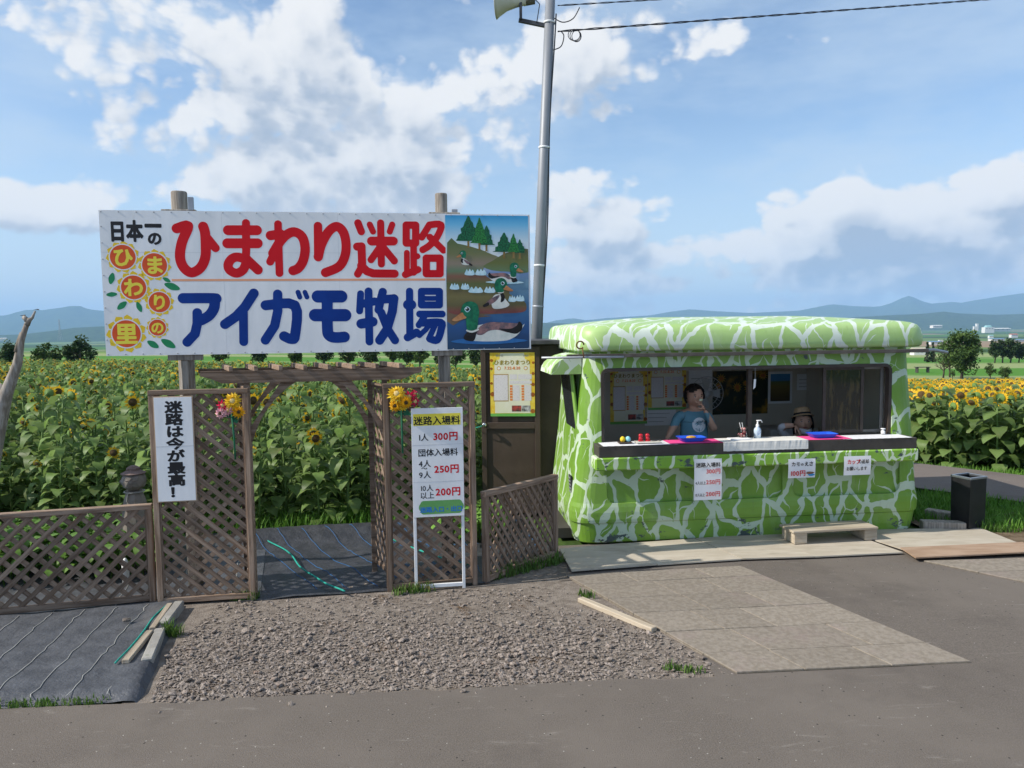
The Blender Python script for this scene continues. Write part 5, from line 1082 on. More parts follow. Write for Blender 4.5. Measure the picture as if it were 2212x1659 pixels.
b = MB(); b.tube([(x, -.07, z), (x - .05, -.075, z - .02), (x - .10, -.05, z - .035)], .005, 6); b.build('tie_cord', ROPE, dr, True)
(xa, zb), (xb, za) = hp(1058, 762, -.03), hp(1156, 899, -.03); festival('festival_poster', 'bright yellow festival poster on the brown shed door', (HO[0] + (xa + xb) / 2 * math.cos(HA) + .0317 * math.sin(HA), HO[1] + (xa + xb) / 2 * math.sin(HA) - .0317 * math.cos(HA), za), HA, xb - xa, zb - za)
# ------------------------------------------------------------------ the two people in the stall
from mathutils.bvhtree import BVHTree
SKIN = M('skin', (.48, .28, .19), (.54, .32, .22), rough=.55, scale=9); HAIR = M('black_hair', (.010, .008, .007), (.022, .018, .016), rough=.45, scale=3, stretch=(30, 30, 2), bump=.4, bscale=40)
TEE = M('teal_shirt', (.10, .23, .29), (.125, .27, .33), rough=.9, scale=5, bump=.3, bscale=7, bdist=.02); TROU = M('dark_trousers', (.03, .03, .04), (.045, .045, .055), rough=.9); WSHIRT = M('grey_white_shirt', (.50, .50, .52), (.58, .58, .6), rough=.9, scale=5, bump=.3, bscale=8, bdist=.02); BVEST = M('black_apron', (.012, .012, .014), (.02, .02, .022), rough=.85)
LIP = M('lips', (.30, .09, .075), (.34, .11, .09)); EYED = M('eye_dark', (.012, .009, .008)); EYEW = M('eye_white', (.55, .52, .48)); SHOE = M('shoe', (.04, .035, .03))
def KP(u, v, yl): x, z = kp(u, v, yl); return (x, yl, z)
def skin(name, nodes, edges, mats, pick, parent, root=0, sub=2):
    """nodes: (pos, rx, ry); edges: index pairs; pick(center)->material index"""
    me = bpy.data.meshes.new(name); me.from_pydata([n[0] for n in nodes], edges, []); o = bpy.data.objects.new(name, me); col.objects.link(o)
    o.modifiers.new('skin', 'SKIN').use_smooth_shade = True
    for i, n in enumerate(nodes): sv = me.skin_vertices[0].data[i]; sv.radius = (n[1], n[2]); sv.use_root = (i == root)
    sb = o.modifiers.new('sub', 'SUBSURF'); sb.levels = sub; sb.render_levels = sub
    bpy.context.view_layer.update(); m2 = evalmesh(o); m2.name = name; bpy.data.objects.remove(o)
    m2.materials.clear()
    for mt in mats: m2.materials.append(mt)
    for p in m2.polygons: p.material_index = pick(p.center); p.use_smooth = True
    q = bpy.data.objects.new(name, m2); link(q, parent); return q
def hand(parent, wrist, d, nrm, size=.16, curl=.5, mirror=1, name='hand'):
    d = Vector(d).normalized(); nrm = Vector(nrm); nrm = (nrm - d * nrm.dot(d)).normalized(); s = d.cross(nrm) * mirror; w = Vector(wrist); k = size / .17
    N = [(tuple(w), .021 * k, .017 * k), (tuple(w + d * .045 * k), .032 * k, .014 * k), (tuple(w + d * .08 * k), .036 * k, .013 * k)]; E = [(0, 1), (1, 2)]
    for i, (off, L) in enumerate(((-.030, .062), (-.010, .074), (.011, .068), (.030, .052))):
        p = w + (d * .088 + s * off) * k; N.append((tuple(p), .0095 * k, .0095 * k)); E.append((2, len(N) - 1)); dd = d.copy()
        for j in range(3):
            dd = (dd + nrm * curl * (.55 + .1 * i)).normalized(); p = p + dd * L * k * (.42, .33, .25)[j]; N.append((tuple(p), (.009, .0085, .007)[j] * k, (.009, .0085, .007)[j] * k)); E.append((len(N) - 2, len(N) - 1))
    p = w + (d * .03 - s * .032) * k; N.append((tuple(p), .012 * k, .012 * k)); E.append((1, len(N) - 1)); dd = (d * .7 - s * .7 + nrm * .3).normalized()
    for j in range(2): p = p + dd * .032 * k; N.append((tuple(p), .0095 * k, .0095 * k)); E.append((len(N) - 2, len(N) - 1)); dd = (dd + d * .3 + nrm * .3 * curl).normalized()
    return skin(name, N, E, [SKIN], lambda c: 0, parent, 0, 1)
def head_set(parent, c, r_, yaw, pitch, hair='short', mouth=True):
    """face and hair laid on an egg-shaped head of half-height r_ centred at c; yaw 0 faces the viewer (-y)"""
    Rm = Euler((pitch, 0, yaw)).to_matrix(); c = Vector(c)
    def P(x, y, z): return c + Rm @ (Vector((x, y, z)) * r_)
    def el(name, mat, p, s, rot=None, n=8):
        b = MB(); b.sphere((0, 0, 0), 1, n); b.v = [tuple(c + Rm @ (Vector((p[0] + v[0] * s[0], p[1] + v[1] * s[1], p[2] + v[2] * s[2])) * r_)) for v in b.v]; return b.build(name, mat, parent, True)
    b = MB(); n = 18; prof = []
    for i in range(n + 1):
        t = math.pi * i / n; z = -math.cos(t); w = math.sin(t)
        for j in range(24):
            a = 2 * math.pi * j / 24; x, y = math.cos(a) * w * .76, math.sin(a) * w * .86
            if z < 0: x *= 1 - .25 * z * z; y *= 1 - .10 * z * z            # jaw narrows
            if z < -.3 and y < 0: y -= .05 * (-z - .3)
            b.v.append(tuple(P(x, y, z)))
    for i in range(n):
        for j in range(24): b.f.append((i * 24 + j, i * 24 + (j + 1) % 24, (i + 1) * 24 + (j + 1) % 24, (i + 1) * 24 + j)); b.mi.append(0)
    b.build('head', SKIN, parent, True)
    el('nose', SKIN, (0, -.86, -.22), (.12, .16, .20)); el('nose_bridge', SKIN, (0, -.82, -.02), (.07, .09, .22))
    for s in (-1, 1):
        el('eye', EYEW, (s * .30, -.735, .02), (.13, .06, .045)); el('pupil', EYED, (s * .30, -.775, .02), (.065, .04, .04)); el('eyebrow', HAIR, (s * .31, -.755, .20), (.17, .05, .035)); el('ear', SKIN, (s * .77, .02, -.05), (.07, .13, .20))
        el('eyelid', HAIR, (s * .30, -.745, .07), (.15, .06, .02))
    if mouth: el('mouth', LIP, (0, -.80, -.52), (.22, .07, .055))
    # hair
    b = MB(); n = 20; m_ = 36; keep = {}
    rr = random.Random(5)
    for i in range(n + 1):
        t = math.pi * i / n; z = math.cos(t); w = math.sin(t)
        for j in range(m_):
            a = 2 * math.pi * j / m_; x, y = math.cos(a) * w, math.sin(a) * w; bump_ = 1 + .035 * math.sin(9 * a + 3 * z) + rr.uniform(-.03, .03)
            if hair == 'short': X, Y, Z = x * .95 * bump_, y * 1.02 * bump_ + .06, z * 1.06 * bump_ + .08
            else: X, Y, Z = x * .96 * bump_, y * 1.0 * bump_ + .05, z * 1.08 * bump_ + .05; 
            if hair == 'long' and z < -.1: k = 1 + .22 * (-z - .1); Z = .05 - (-z) * 1.95; r0 = max(w, .82); X, Y = math.cos(a) * r0 * .98 * bump_ * k, math.sin(a) * r0 * .8 * bump_ + .12
            b.v.append(tuple(P(X, Y, Z))); keep[len(b.v) - 1] = (x, y, z)
    for i in range(n):
        for j in range(m_):
            q = (i * m_ + j, (i + 1) * m_ + j, (i + 1) * m_ + (j + 1) % m_, i * m_ + (j + 1) % m_); cx_ = sum(keep[k][0] for k in q) / 4; cy_ = sum(keep[k][1] for k in q) / 4; cz_ = sum(keep[k][2] for k in q) / 4
            face = cy_ < (-.02 if hair == 'short' else -.12) and abs(cx_) < .90 and cz_ < (.50 + .14 * math.sin(cx_ * 4 + 1) if hair == 'short' else .52)
            low = cz_ < -.70 and hair == 'short'
            if not face and not low: b.f.append(q); b.mi.append(0)
    b.build('hair', HAIR, parent, True)
def decal(parent, body, name, mat, cx_, cz_, rx, rz, off, shape=None, n=20):
    bv = BVHTree.FromPolygons([tuple(v.co) for v in body.data.vertices], [tuple(p.vertices) for p in body.data.polygons]); b = MB()
    def hit(x, z):
        h = bv.ray_cast(Vector((x, -1, z)), Vector((0, 1, 0))); return (x, (h[0].y if h[0] else .5) - off, z)
    if shape is None:
        b.v.append(hit(cx_, cz_)); rings = 5
        for k in range(1, rings + 1):
            for j in range(n): a = 2 * math.pi * j / n; b.v.append(hit(cx_ + rx * k / rings * math.cos(a), cz_ + rz * k / rings * math.sin(a)))
        for j in range(n): b.f.append((0, 1 + j, 1 + (j + 1) % n)); b.mi.append(0)
        for k in range(rings - 1):
            for j in range(n): p = 1 + k * n; b.f.append((p + j, p + n + j, p + n + (j + 1) % n, p + (j + 1) % n)); b.mi.append(0)
    else:
        for quad in shape:
            i0 = len(b.v); b.v += [hit(cx_ + p[0] * rx, cz_ + p[1] * rz) for p in quad]; b.f.append(tuple(range(i0, i0 + len(quad)))); b.mi.append(0)
    return b.build(name, mat, parent, True)
# standing helper
pn = thing('person', 'standing person in teal palm-print T-shirt with hand raised to mouth', 'person', KO, KA)
Y0 = .62; fx = KP(1500, 900, Y0)[0]
N = [((fx, Y0 + .02, .80), .145, .11), (KP(1499, 940, Y0), .155, .10), (KP(1498, 910, Y0), .165, .10), (KP(1497, 895, Y0 + .01), .11, .075), (KP(1497, 882, Y0), .046, .046), (KP(1498, 870, Y0 - .01), .05, .055), (KP(1498, 855, Y0 - .01), .06, .065),
     (KP(1465, 899, Y0 + .01), .06, .06), (KP(1455, 921, Y0 - .02), .044, .044), (KP(1447, 936, Y0 - .12), .034, .034), (KP(1440, 949, Y0 - .22), .024, .022),
     (KP(1531, 899, Y0 + .01), .06, .06), (KP(1536, 915, Y0 - .06), .045, .045), (KP(1543, 928, Y0 - .13), .040, .040), (KP(1532, 905, Y0 - .16), .034, .034), (KP(1522, 885, Y0 - .17), .024, .022),
     ((fx - .09, Y0 + .02, .70), .09, .10), ((fx - .10, Y0 + .02, .42), .06, .06), ((fx - .10, Y0 + .04, .11), .042, .042), ((fx - .10, Y0 - .10, .085), .035, .028),
     ((fx + .09, Y0 + .02, .70), .09, .10), ((fx + .10, Y0 + .02, .42), .06, .06), ((fx + .10, Y0 + .04, .11), .042, .042), ((fx + .10, Y0 - .10, .085), .035, .028)]
E_ = [(0, 1), (1, 2), (2, 3), (3, 4), (4, 5), (5, 6), (3, 7), (7, 8), (8, 9), (9, 10), (3, 11), (11, 12), (12, 13), (13, 14), (14, 15), (0, 16), (16, 17), (17, 18), (18, 19), (0, 20), (20, 21), (21, 22), (22, 23)]
zc = KP(1497, 888, Y0)[2]; zs = KP(1500, 917, Y0)[2]; xl, xr = KP(1462, 910, Y0)[0], KP(1531, 910, Y0)[0]
def pk(c):
    if c.z > zc: return 1
    if c.z < .12: return 3
    if c.z < .80: return 2
    if (c.x < xl and c.z < zs) or (c.x > xr and c.z < zs) or (c.y < Y0 - .10 and c.x > KP(1518, 900, Y0)[0] and c.z > .93): return 1
    return 0
body = skin('body', N, E_, [TEE, SKIN, TROU, SHOE], pk, pn)
head_set(pn, KP(1500, 856, Y0 - .015), .115, R(8), R(0), 'short')
hand(pn, N[15][0], (Vector(KP(1511, 868, Y0 - .17)) - Vector(N[15][0])), (-.5, .3, .2), .155, .55, -1); hand(pn, N[10][0], (-.3, -.7, -.45), (0, 0, -1), .155, .15, 1)
PRW = M('shirt_print', (.62, .66, .68), (.68, .7, .72), rough=.9)
px_, _, pz_ = KP(1511, 918, Y0 - .1); decal(pn, body, 'shirt_emblem', PRW, px_, pz_, .072, .078, .004)
palm = []
for a, L in ((100, .62), (60, .55), (20, .62), (-15, .5), (140, .6), (175, .68), (205, .5), (-50, .35)):
    q = R(a); palm.append([(.05 * math.cos(q + 1.5) - .02, .15 + .05 * math.sin(q + 1.5)), (L * .6 * math.cos(q - .22) - .02, .15 + L * .6 * math.sin(q - .22)), (L * math.cos(q) - .02, .15 + L * math.sin(q) - .12), (L * .6 * math.cos(q + .22) - .02, .15 + L * .6 * math.sin(q + .22))])
palm += [[(-.06, .15), (.02, .15), (.05, -.9), (-.05, -.9)]] + [[(-.6 + .1 * i, -.45 - .13 * i), (.6 - .1 * i, -.45 - .13 * i), (.6 - .1 * i, -.50 - .13 * i), (-.6 + .1 * i, -.50 - .13 * i)] for i in range(3)]
decal(pn, body, 'palm_print', TEE, px_, pz_, .072, .078, .006, palm)
b = MB(); b.sphere(KP(1514, 864, Y0 - .20), .02, 6, sc_=(1, .5, .7)); tag(b.build('rice_cracker', M('snack', (.55, .62, .40), (.6, .66, .45)), loc=KO, rot=(0, 0, KA)), 'pale snack held at the mouth of the standing person', 'snack')
b = MB(); c0 = Vector(KP(1497, 887.5, Y0)); b.tube([(c0.x + .066 * math.cos(a), c0.y + .062 * math.sin(a) , c0.z - .014 * math.cos(a + 1.57) * 0 - .012 * (1 - math.sin(a)) + .008) for a in np.linspace(0, 2 * math.pi, 25)], .011, 6, cap=False); b.build('collar', TEE, pn, True)
# seated helper with straw hat
ps = thing('person', 'seated person in straw hat with mask pulled to the chin', 'person', KO, KA)
Y1 = .62; sx_ = KP(1735, 930, Y1)[0]
N = [((sx_, Y1 + .1, .42), .15, .12), ((sx_, Y1 + .06, .62), .13, .10), (KP(1735, 958, Y1 + .02), .125, .09), (KP(1735, 945, Y1 + .02), .075, .065), (KP(1735, 936, Y1 + .01), .045, .045), (KP(1735, 924, Y1), .05, .055), (KP(1735, 912, Y1), .06, .065),
     (KP(1708, 950, Y1 + .02), .052, .052), (KP(1690, 936, Y1 - .04), .046, .046), (KP(1686, 921, Y1 - .10), .042, .042), (KP(1702, 919, Y1 - .14), .033, .033), (KP(1716, 919, Y1 - .17), .024, .022),
     (KP(1762, 950, Y1 + .02), .052, .052), (KP(1772, 968, Y1 - .05), .045, .045), (KP(1762, 975, Y1 - .22), .034, .034),
     ((sx_ - .09, Y1 - .12, .44), .085, .085), ((sx_ - .10, Y1 - .32, .42), .06, .06), ((sx_ - .10, Y1 - .30, .12), .042, .042), ((sx_ - .10, Y1 - .40, .09), .035, .028),
     ((sx_ + .09, Y1 - .12, .44), .085, .085), ((sx_ + .10, Y1 - .32, .42), .06, .06), ((sx_ + .10, Y1 - .30, .12), .042, .042), ((sx_ + .10, Y1 - .40, .09), .035, .028)]
E_ = [(0, 1), (1, 2), (2, 3), (3, 4), (4, 5), (5, 6), (3, 7), (7, 8), (8, 9), (9, 10), (10, 11), (3, 12), (12, 13), (13, 14), (0, 15), (15, 16), (16, 17), (17, 18), (0, 19), (19, 20), (20, 21), (21, 22)]
zc2 = KP(1735, 942, Y1)[2]; xe = KP(1694, 920, Y1 - .13)[0]
def pk2(c):
    if c.z > zc2 - .01 and abs(c.x - sx_) < .09: return 1
    if c.z > KP(1700, 930, Y1 - .1)[2] and c.x > xe and c.x < sx_ - .02: return 1
    if c.z < .12: return 3
    if c.z < .50: return 2
    if .03 < abs(c.x - sx_) < .095 and c.y < Y1 + .05: return 4
    return 0
b2 = skin('body', N, E_, [WSHIRT, SKIN, TROU, SHOE, BVEST], pk2, ps)
hc = Vector(KP(1735, 913, Y1 - .005)); head_set(ps, tuple(hc), .112, R(-14), R(-12), 'long', True)
hand(ps, N[11][0], (.55, -.25, -.75), (-.5, .5, -.2), .15, .3, 1)
STRAW = M('straw', (.42, .29, .16), (.54, .39, .23), rough=.9, scale=40, bump=.5, bscale=90)
hz_ = hc.z + .062
b = MB(); b.lathe([(.138, -.020), (.134, -.012), (.112, .0), (.102, .010), (.098, .055), (.088, .095), (.07, .108), (.04, .104), (.001, .100)], 28, sy=1.12); b.lathe([(.001, .0), (.112, -.004), (.132, -.014), (.138, -.020)], 28, sy=1.12); ht = b.build('hat', STRAW, ps, True, loc=(hc.x, hc.y + .022, hz_ + .012), rot=(R(-17), 0, 0)); ht.scale = (.84, .84, .80)
b = MB(); b.lathe([(.1035, .008), (.1015, .032)], 28, sy=1.12); b.build('hat_band', BVEST, ht, True)
MASK = M('mask_white', (.62, .62, .65), (.68, .68, .7), rough=.9); b = MB()
for i in range(5):
    for j in range(9): a = R(-150 + 120 * j / 8); t = i / 4; rr_ = .085 + .012 * math.sin(t * 3.1); b.v.append((hc.x + rr_ * .88 * math.cos(a), hc.y + rr_ * 1.12 * math.sin(a), hc.z - .062 - .055 * t + .012 * abs(j - 4) / 4))
for i in range(4):
    for j in range(8): b.f.append((i * 9 + j, i * 9 + j + 1, (i + 1) * 9 + j + 1, (i + 1) * 9 + j)); b.mi.append(0)
b.build('face_mask', MASK, ps, True)
t = thing('stool', 'plain stool under the seated person', 'stool', kw(sx_, Y1 + .12), KA)
b = MB(); b.lathe([(.001, .29), (.17, .29), (.17, .32), (.001, .32)], 20); b.build('seat', BVEST, t)
for a in range(4): b = MB(); b.tube([(.12 * math.cos(a * 1.57 + .8), .12 * math.sin(a * 1.57 + .8), .29), (.15 * math.cos(a * 1.57 + .8), .15 * math.sin(a * 1.57 + .8), .06)], .012, 6); b.build('leg', STEEL, t)
# ------------------------------------------------------------------ sunflowers
LEAF = M('sunflower_leaf', (.13, .215, .05), (.21, .31, .095), rough=.5, scale=5, rnd=.35, trans=.5, spec=.4, c3=(.30, .31, .11), c3s=3.5, c3lo=.52, c3hi=.8)
LEAFB = M('bean_leaf', (.12, .26, .035), (.18, .34, .06), rough=.55, scale=9, rnd=.25, trans=.35)
STEM = M('sunflower_stem', (.12, .20, .05), (.18, .27, .09), rough=.7, scale=9)
RAY = M('ray_petal', (.72, .40, .012), (.80, .50, .02), rough=.6, scale=18, trans=.3, rnd=.12); DISK = M('seed_disc', (.055, .032, .012), (.11, .065, .02), rough=.85, scale=90, bump=.6, bscale=120); SEPAL = M('sepal', (.10, .19, .045), (.14, .24, .06), rough=.7)
def leaf_geo(b, base, az_, droop, L, w, rnd, mi=0):
    """heart-shaped blade with a folded midrib, hanging from its stalk"""
    prof = ((0, .0), (.02, .62), (.24, 1.0), (.50, .90), (.78, .50), (1.0, .0)); ca, sa = math.cos(az_), math.sin(az_); pts = []
    for (t, ww) in prof:
        a = droop[0] + (droop[1] - droop[0]) * t; r_ = L * (t - .10 if t < .05 and ww else t); x = r_ * math.cos(a); z = r_ * math.sin(a) * (1 if t > 0 else 1)
        for s in (-1, 0, 1):
            if ww == 0 and s != 0: continue
            y = s * ww * w; y *= rnd.uniform(.85, 1.12); zz = z + abs(s) * ww * w * .14 + rnd.uniform(-.16, .12) * w * abs(s)
            pts.append((base[0] + x * ca - y * sa, base[1] + x * sa + y * ca, base[2] + zz))
    F_ = [(0, 2, 1), (0, 3, 2)]
    for k in range(3): a = 1 + k * 3; F_ += [(a, a + 1, a + 4, a + 3), (a + 1, a + 2, a + 5, a + 4)]
    F_ += [(10, 11, 13), (11, 12, 13)]
    b.add(pts, F_, mi)
def head_geo(b, c, n_, r_, rnd, mi=(0, 1, 2), petals=20, openness=.25):
    n_ = Vector(n_).normalized(); a = n_.orthogonal().normalized(); q = n_.cross(a); c = Vector(c)
    ring = [c + n_ * .012 + (a * math.cos(t) + q * math.sin(t)) * r_ * .52 for t in np.linspace(0, 2 * math.pi, 13)[:-1]]
    i0 = [c + n_ * (.012 + .02 * 0)] ; b.add([tuple(c + n_ * .03)] + [tuple(p) for p in ring], [(0, 1 + k, 1 + (k + 1) % 12) for k in range(12)], mi[1])
    back = [c - n_ * .02 + (a * math.cos(t) + q * math.sin(t)) * r_ * .58 for t in np.linspace(0, 2 * math.pi, 13)[:-1]]
    b.add([tuple(c - n_ * .045)] + [tuple(p) for p in back], [(0, 1 + (k + 1) % 12, 1 + k) for k in range(12)], mi[2])
    b.add([tuple(p) for p in ring] + [tuple(p) for p in back], [(k, 12 + k, 12 + (k + 1) % 12, (k + 1) % 12) for k in range(12)], mi[2])
    for k in range(petals):
        t = 2 * math.pi * k / petals + rnd.uniform(-.12, .12); d = a * math.cos(t) + q * math.sin(t); s = n_.cross(d); L = r_ * rnd.uniform(.85, 1.1); fz = rnd.uniform(-.35, .5) * openness * r_
        p = [c + d * r_ * .48 + s * r_ * .06, c + d * (r_ * .48 + (L - r_ * .48) * .5) + s * r_ * .12 + n_ * fz * .4, c + d * L + n_ * fz, c + d * (r_ * .48 + (L - r_ * .48) * .5) - s * r_ * .12 + n_ * fz * .4, c + d * r_ * .48 - s * r_ * .06]
        b.add([tuple(x) for x in p], [(0, 1, 3, 4), (1, 2, 3)], mi[0])
class Plant: pass
def make_plant(seed, h, nleaf, r_head, face, bud=False, leafL=.2):
    rnd = random.Random(seed); P = Plant(); P.leaves = []
    bx, by = rnd.uniform(-.06, .06), rnd.uniform(-.06, .06)
    tip = Vector((bx, by, h)); f = Vector(face).normalized(); neck = tip + Vector((f.x, f.y, 0)) * .05 + Vector((0, 0, .03)); P.stem = MB()
    P.stem.tube([(0, 0, -.05), (bx * .3, by * .3, h * .5), tuple(tip), tuple(neck + f * .02)], [.014, .012, .009, .008], 6)
    ga = rnd.uniform(0, 6.3)
    for i in range(nleaf):
        t = (i + .5) / nleaf; z = h * (.07 + .91 * t); a = ga + i * 2.4 + rnd.uniform(-.3, .3); L = leafL * (1.12 - .45 * abs(t - .45)) * rnd.uniform(.8, 1.15); pl = .10 * (1.2 - t) + .03
        st = Vector((bx * t * t, by * t * t, z)); e = st + Vector((math.cos(a) * pl, math.sin(a) * pl, .05 + .03 * t)); P.stem.tube([tuple(st), tuple(e)], [.005, .004], 4, cap=False)
        b = MB(); leaf_geo(b, (0, 0, 0), a, (rnd.uniform(-.1, .35), rnd.uniform(-1.1, -.35)), L, L * .42, rnd); P.leaves.append((b, tuple(e)))
    P.head = MB(); P.hc = tuple(neck + f * .05)
    if bud: 
        for k in range(10):
            a = k * .63; d = Vector((math.cos(a), math.sin(a), .9)); s = Vector((-math.sin(a), math.cos(a), 0)); q = Vector((0, 0, 0)); P.head.add([tuple(q + s * .015), tuple(q - s * .015), tuple(q + d * .05)], [(0, 1, 2)], 2)
        P.head.sphere((0, 0, .02), .03, 5, 2)
    else: head_geo(P.head, (0, 0, 0), face, r_head, rnd)
    P.mats = [RAY, DISK, SEPAL]; return P
rnd = random.Random(11); PV = []
for k in range(11):
    a = rnd.uniform(-2.6, 1.2); PV.append(make_plant(100 + k, rnd.uniform(.85, 1.3), 29, rnd.uniform(.06, .095), (math.cos(a), math.sin(a) , rnd.uniform(-.5, .45)), bud=(k in (1, 2, 5, 7, 9)), leafL=.165))
RV = []
for k in range(9):
    a = rnd.uniform(-3.0, 1.6); RV.append(make_plant(200 + k, rnd.uniform(.95, 1.2), 24, rnd.uniform(.085, .112), (math.cos(a), math.sin(a), rnd.uniform(-.5, .9)), leafL=.225))
def joined(P, name):
    b = MB(); b.add(P.stem.v, P.stem.f, 0)
    for lb, e in P.leaves: b.add([(v[0] + e[0], v[1] + e[1], v[2] + e[2]) for v in lb.v], lb.f, 1)
    b2 = MB(); b2.v = [(v[0] + P.hc[0], v[1] + P.hc[1], v[2] + P.hc[2]) for v in P.head.v]
    i0 = len(b.v); b.v += b2.v; b.f += [tuple(i + i0 for i in f) for f in P.head.f]; b.mi += [m_ + 2 for m_ in P.head.mi]
    return b.mesh(name, [STEM, LEAF, RAY, DISK, SEPAL], True)
for P in PV + RV:
    P.m_stem = P.stem.mesh('stem', STEM, True); P.m_leaf = [(lb.mesh('leaf', LEAF, True), e) for lb, e in P.leaves]; P.m_head = P.head.mesh('flower_head', P.mats)
    fb = MB()
    for lb, e in P.leaves: fb.add([(v[0] + e[0], v[1] + e[1], v[2] + e[2]) for v in lb.v], lb.f)
    P.m_fol = fb.mesh('foliage', LEAF, True); P.full = joined(P, 'sunflower')
# where plants stand
def infieldL(x, y): return x < .15 - .02 * (y - 8) and y > 7.78 + .14 * (x + 2.2) * (1 if x > -2.6 else .6) and (y > 9.9 or x < -.72)
def infieldR(x, y): return x > 1.2 and x + .96 * y > 18.15
ptsL, ptsR = [], []
rnd = random.Random(21)
def scatter(fn, x0f, x1f, y0, y1, dens0):
    out = []; y = y0
    while y < y1:
        step = .40 if y < 25 else .46; x = x0f(y)
        while x < x1f(y):
            xx, yy = x + rnd.uniform(-.16, .16), y + rnd.uniform(-.16, .16)
            if fn(xx, yy): out.append((xx, yy))
            x += (.36 if y < 25 else .42)
        y += step
    return out
ptsL = scatter(infieldL, lambda y: -.78 * y - 2.0, lambda y: .3, 7.4, 50, 5)
ptsR = scatter(infieldR, lambda y: max(1.0, .42 * y - 3), lambda y: .85 * y + 2.5, 8.5, 48, 5)
def vis(p):
    return (p[0] / p[1]) > -.72 and (p[0] / p[1]) < .74
ptsL.sort(key=lambda p: (not vis(p), p[1])); ptsR.sort(key=lambda p: (not (vis(p) and p[0] / p[1] > .54), p[1]))
GL, GR = 'sunflowers in the field behind the fence', 'sunflowers in the field right of the kiosk'
LL, LR = 'sunflower plant with broad leaves in the field left of the kiosk', 'flowering sunflower plant in the front rows right of the kiosk'
def put_plant(P, p, label, group, parts, s):
    z = zt(*p) - .03; t = thing('sunflower', label, 'sunflower', (p[0], p[1], z), rnd.uniform(-.5, .5), group); t.scale = (s, s, s)
    inst(P.m_stem, 'stem', t); inst(P.m_head, 'flower_head', t, P.hc)
    if parts:
        for me, e in P.m_leaf: inst(me, 'leaf', t, e)
    else: inst(P.m_fol, 'foliage', t)
nL, nR = 205, 95
for i, p in enumerate(ptsL[:nL]): put_plant(rnd.choice(PV), p, LL, GL, i < 60, rnd.uniform(.72, 1.15))
for i, p in enumerate(ptsR[:nR]): put_plant(rnd.choice(RV), p, LR, GR, i < 35, rnd.uniform(.9, 1.1))
def gn_field(name, label, pts, variants, smin, smax):
    cl = bpy.data.collections.new(name + '_kinds')
    for P in variants: cl.objects.link(bpy.data.objects.new('sunflower_kind', P.full))
    me = bpy.data.meshes.new(name); me.from_pydata([(p[0], p[1], zt(*p) - .03) for p in pts], [], [])
    a = me.attributes.new('rot', 'FLOAT_VECTOR', 'POINT'); s = me.attributes.new('siz', 'FLOAT', 'POINT'); k = me.attributes.new('pick', 'INT', 'POINT')
    for i in range(len(pts)): a.data[i].vector = (0, 0, rnd.uniform(-.6, .6)); s.data[i].value = rnd.uniform(smin, smax); k.data[i].value = rnd.randrange(len(variants))
    o = bpy.data.objects.new(name, me); link(o); tag(o, label, kind='stuff')
    ng = bpy.data.node_groups.new(name, 'GeometryNodeTree'); ng.interface.new_socket('Geometry', in_out='INPUT', socket_type='NodeSocketGeometry'); ng.interface.new_socket('Geometry', in_out='OUTPUT', socket_type='NodeSocketGeometry')
    gi_, go_2 = ng.nodes.new('NodeGroupInput'), ng.nodes.new('NodeGroupOutput'); ip = ng.nodes.new('GeometryNodeInstanceOnPoints'); ci = ng.nodes.new('GeometryNodeCollectionInfo'); ci.inputs[0].default_value = cl; ci.inputs[1].default_value = True; ci.inputs[2].default_value = True
    L = ng.links.new; L(gi_.outputs[0], ip.inputs['Points']); L(ci.outputs[0], ip.inputs['Instance']); ip.inputs['Pick Instance'].default_value = True
    def att(nm, ty):
        n = ng.nodes.new('GeometryNodeInputNamedAttribute'); n.data_type = ty; n.inputs[0].default_value = nm; return [x for x in n.outputs if x.enabled and x.name == 'Attribute'][0]
    L(att('rot', 'FLOAT_VECTOR'), ip.inputs['Rotation']); L(att('siz', 'FLOAT'), ip.inputs['Scale']); L(att('pick', 'INT'), ip.inputs['Instance Index']); L(ip.outputs[0], go_2.inputs[0])
    o.modifiers.new('plants', 'NODES').node_group = ng; return o
gn_field('sunflower_field', 'far rows of the sunflower field behind the sign', ptsL[nL:], PV, .85, 1.12)
gn_field('sunflower_field', 'far rows of the sunflower field on the right', ptsR[nR:], RV, .88, 1.08)

# ------------------------------------------------------------------ grass, weeds
GRASS = M('grass_blade', (.08, .20, .022), (.15, .30, .045), rough=.6, scale=3, trans=.3, spec=.2)
TUFT = M('weed_blade', (.07, .15, .025), (.13, .21, .05), rough=.7, scale=6, trans=.3, spec=.2, c3=(.22, .20, .08), c3s=8)
def grass(name, label, pts, hmin, hmax, per=1, w=.006, spread=.03, mat=GRASS, parent=None, kind='stuff'):
    b = MB()
    for (x, y) in pts:
        for k in range(per):
            a = rnd.uniform(0, 6.3); h = rnd.uniform(hmin, hmax); l = h * rnd.uniform(.2, .8); px_2, py_ = x + rnd.uniform(-spread, spread), y + rnd.uniform(-spread, spread); z = zt(px_2, py_) - .03 if py_ > 9 else 0
            ca, sa = math.cos(a), math.sin(a); ww = w * rnd.uniform(.7, 1.4)
            b.add([(px_2 - sa * ww, py_ + ca * ww, z - .01), (px_2 + sa * ww, py_ - ca * ww, z - .01), (px_2 + ca * l * .4 + sa * ww * .7, py_ + sa * l * .4 - ca * ww * .7, z + h * .6), (px_2 + ca * l * .4 - sa * ww * .7, py_ + sa * l * .4 + ca * ww * .7, z + h * .6), (px_2 + ca * l, py_ + sa * l, z + h)], [(0, 1, 2, 3), (3, 2, 4)])
    o = b.build(name, mat, parent); 
    if kind: tag(o, label, kind=kind)
    return o
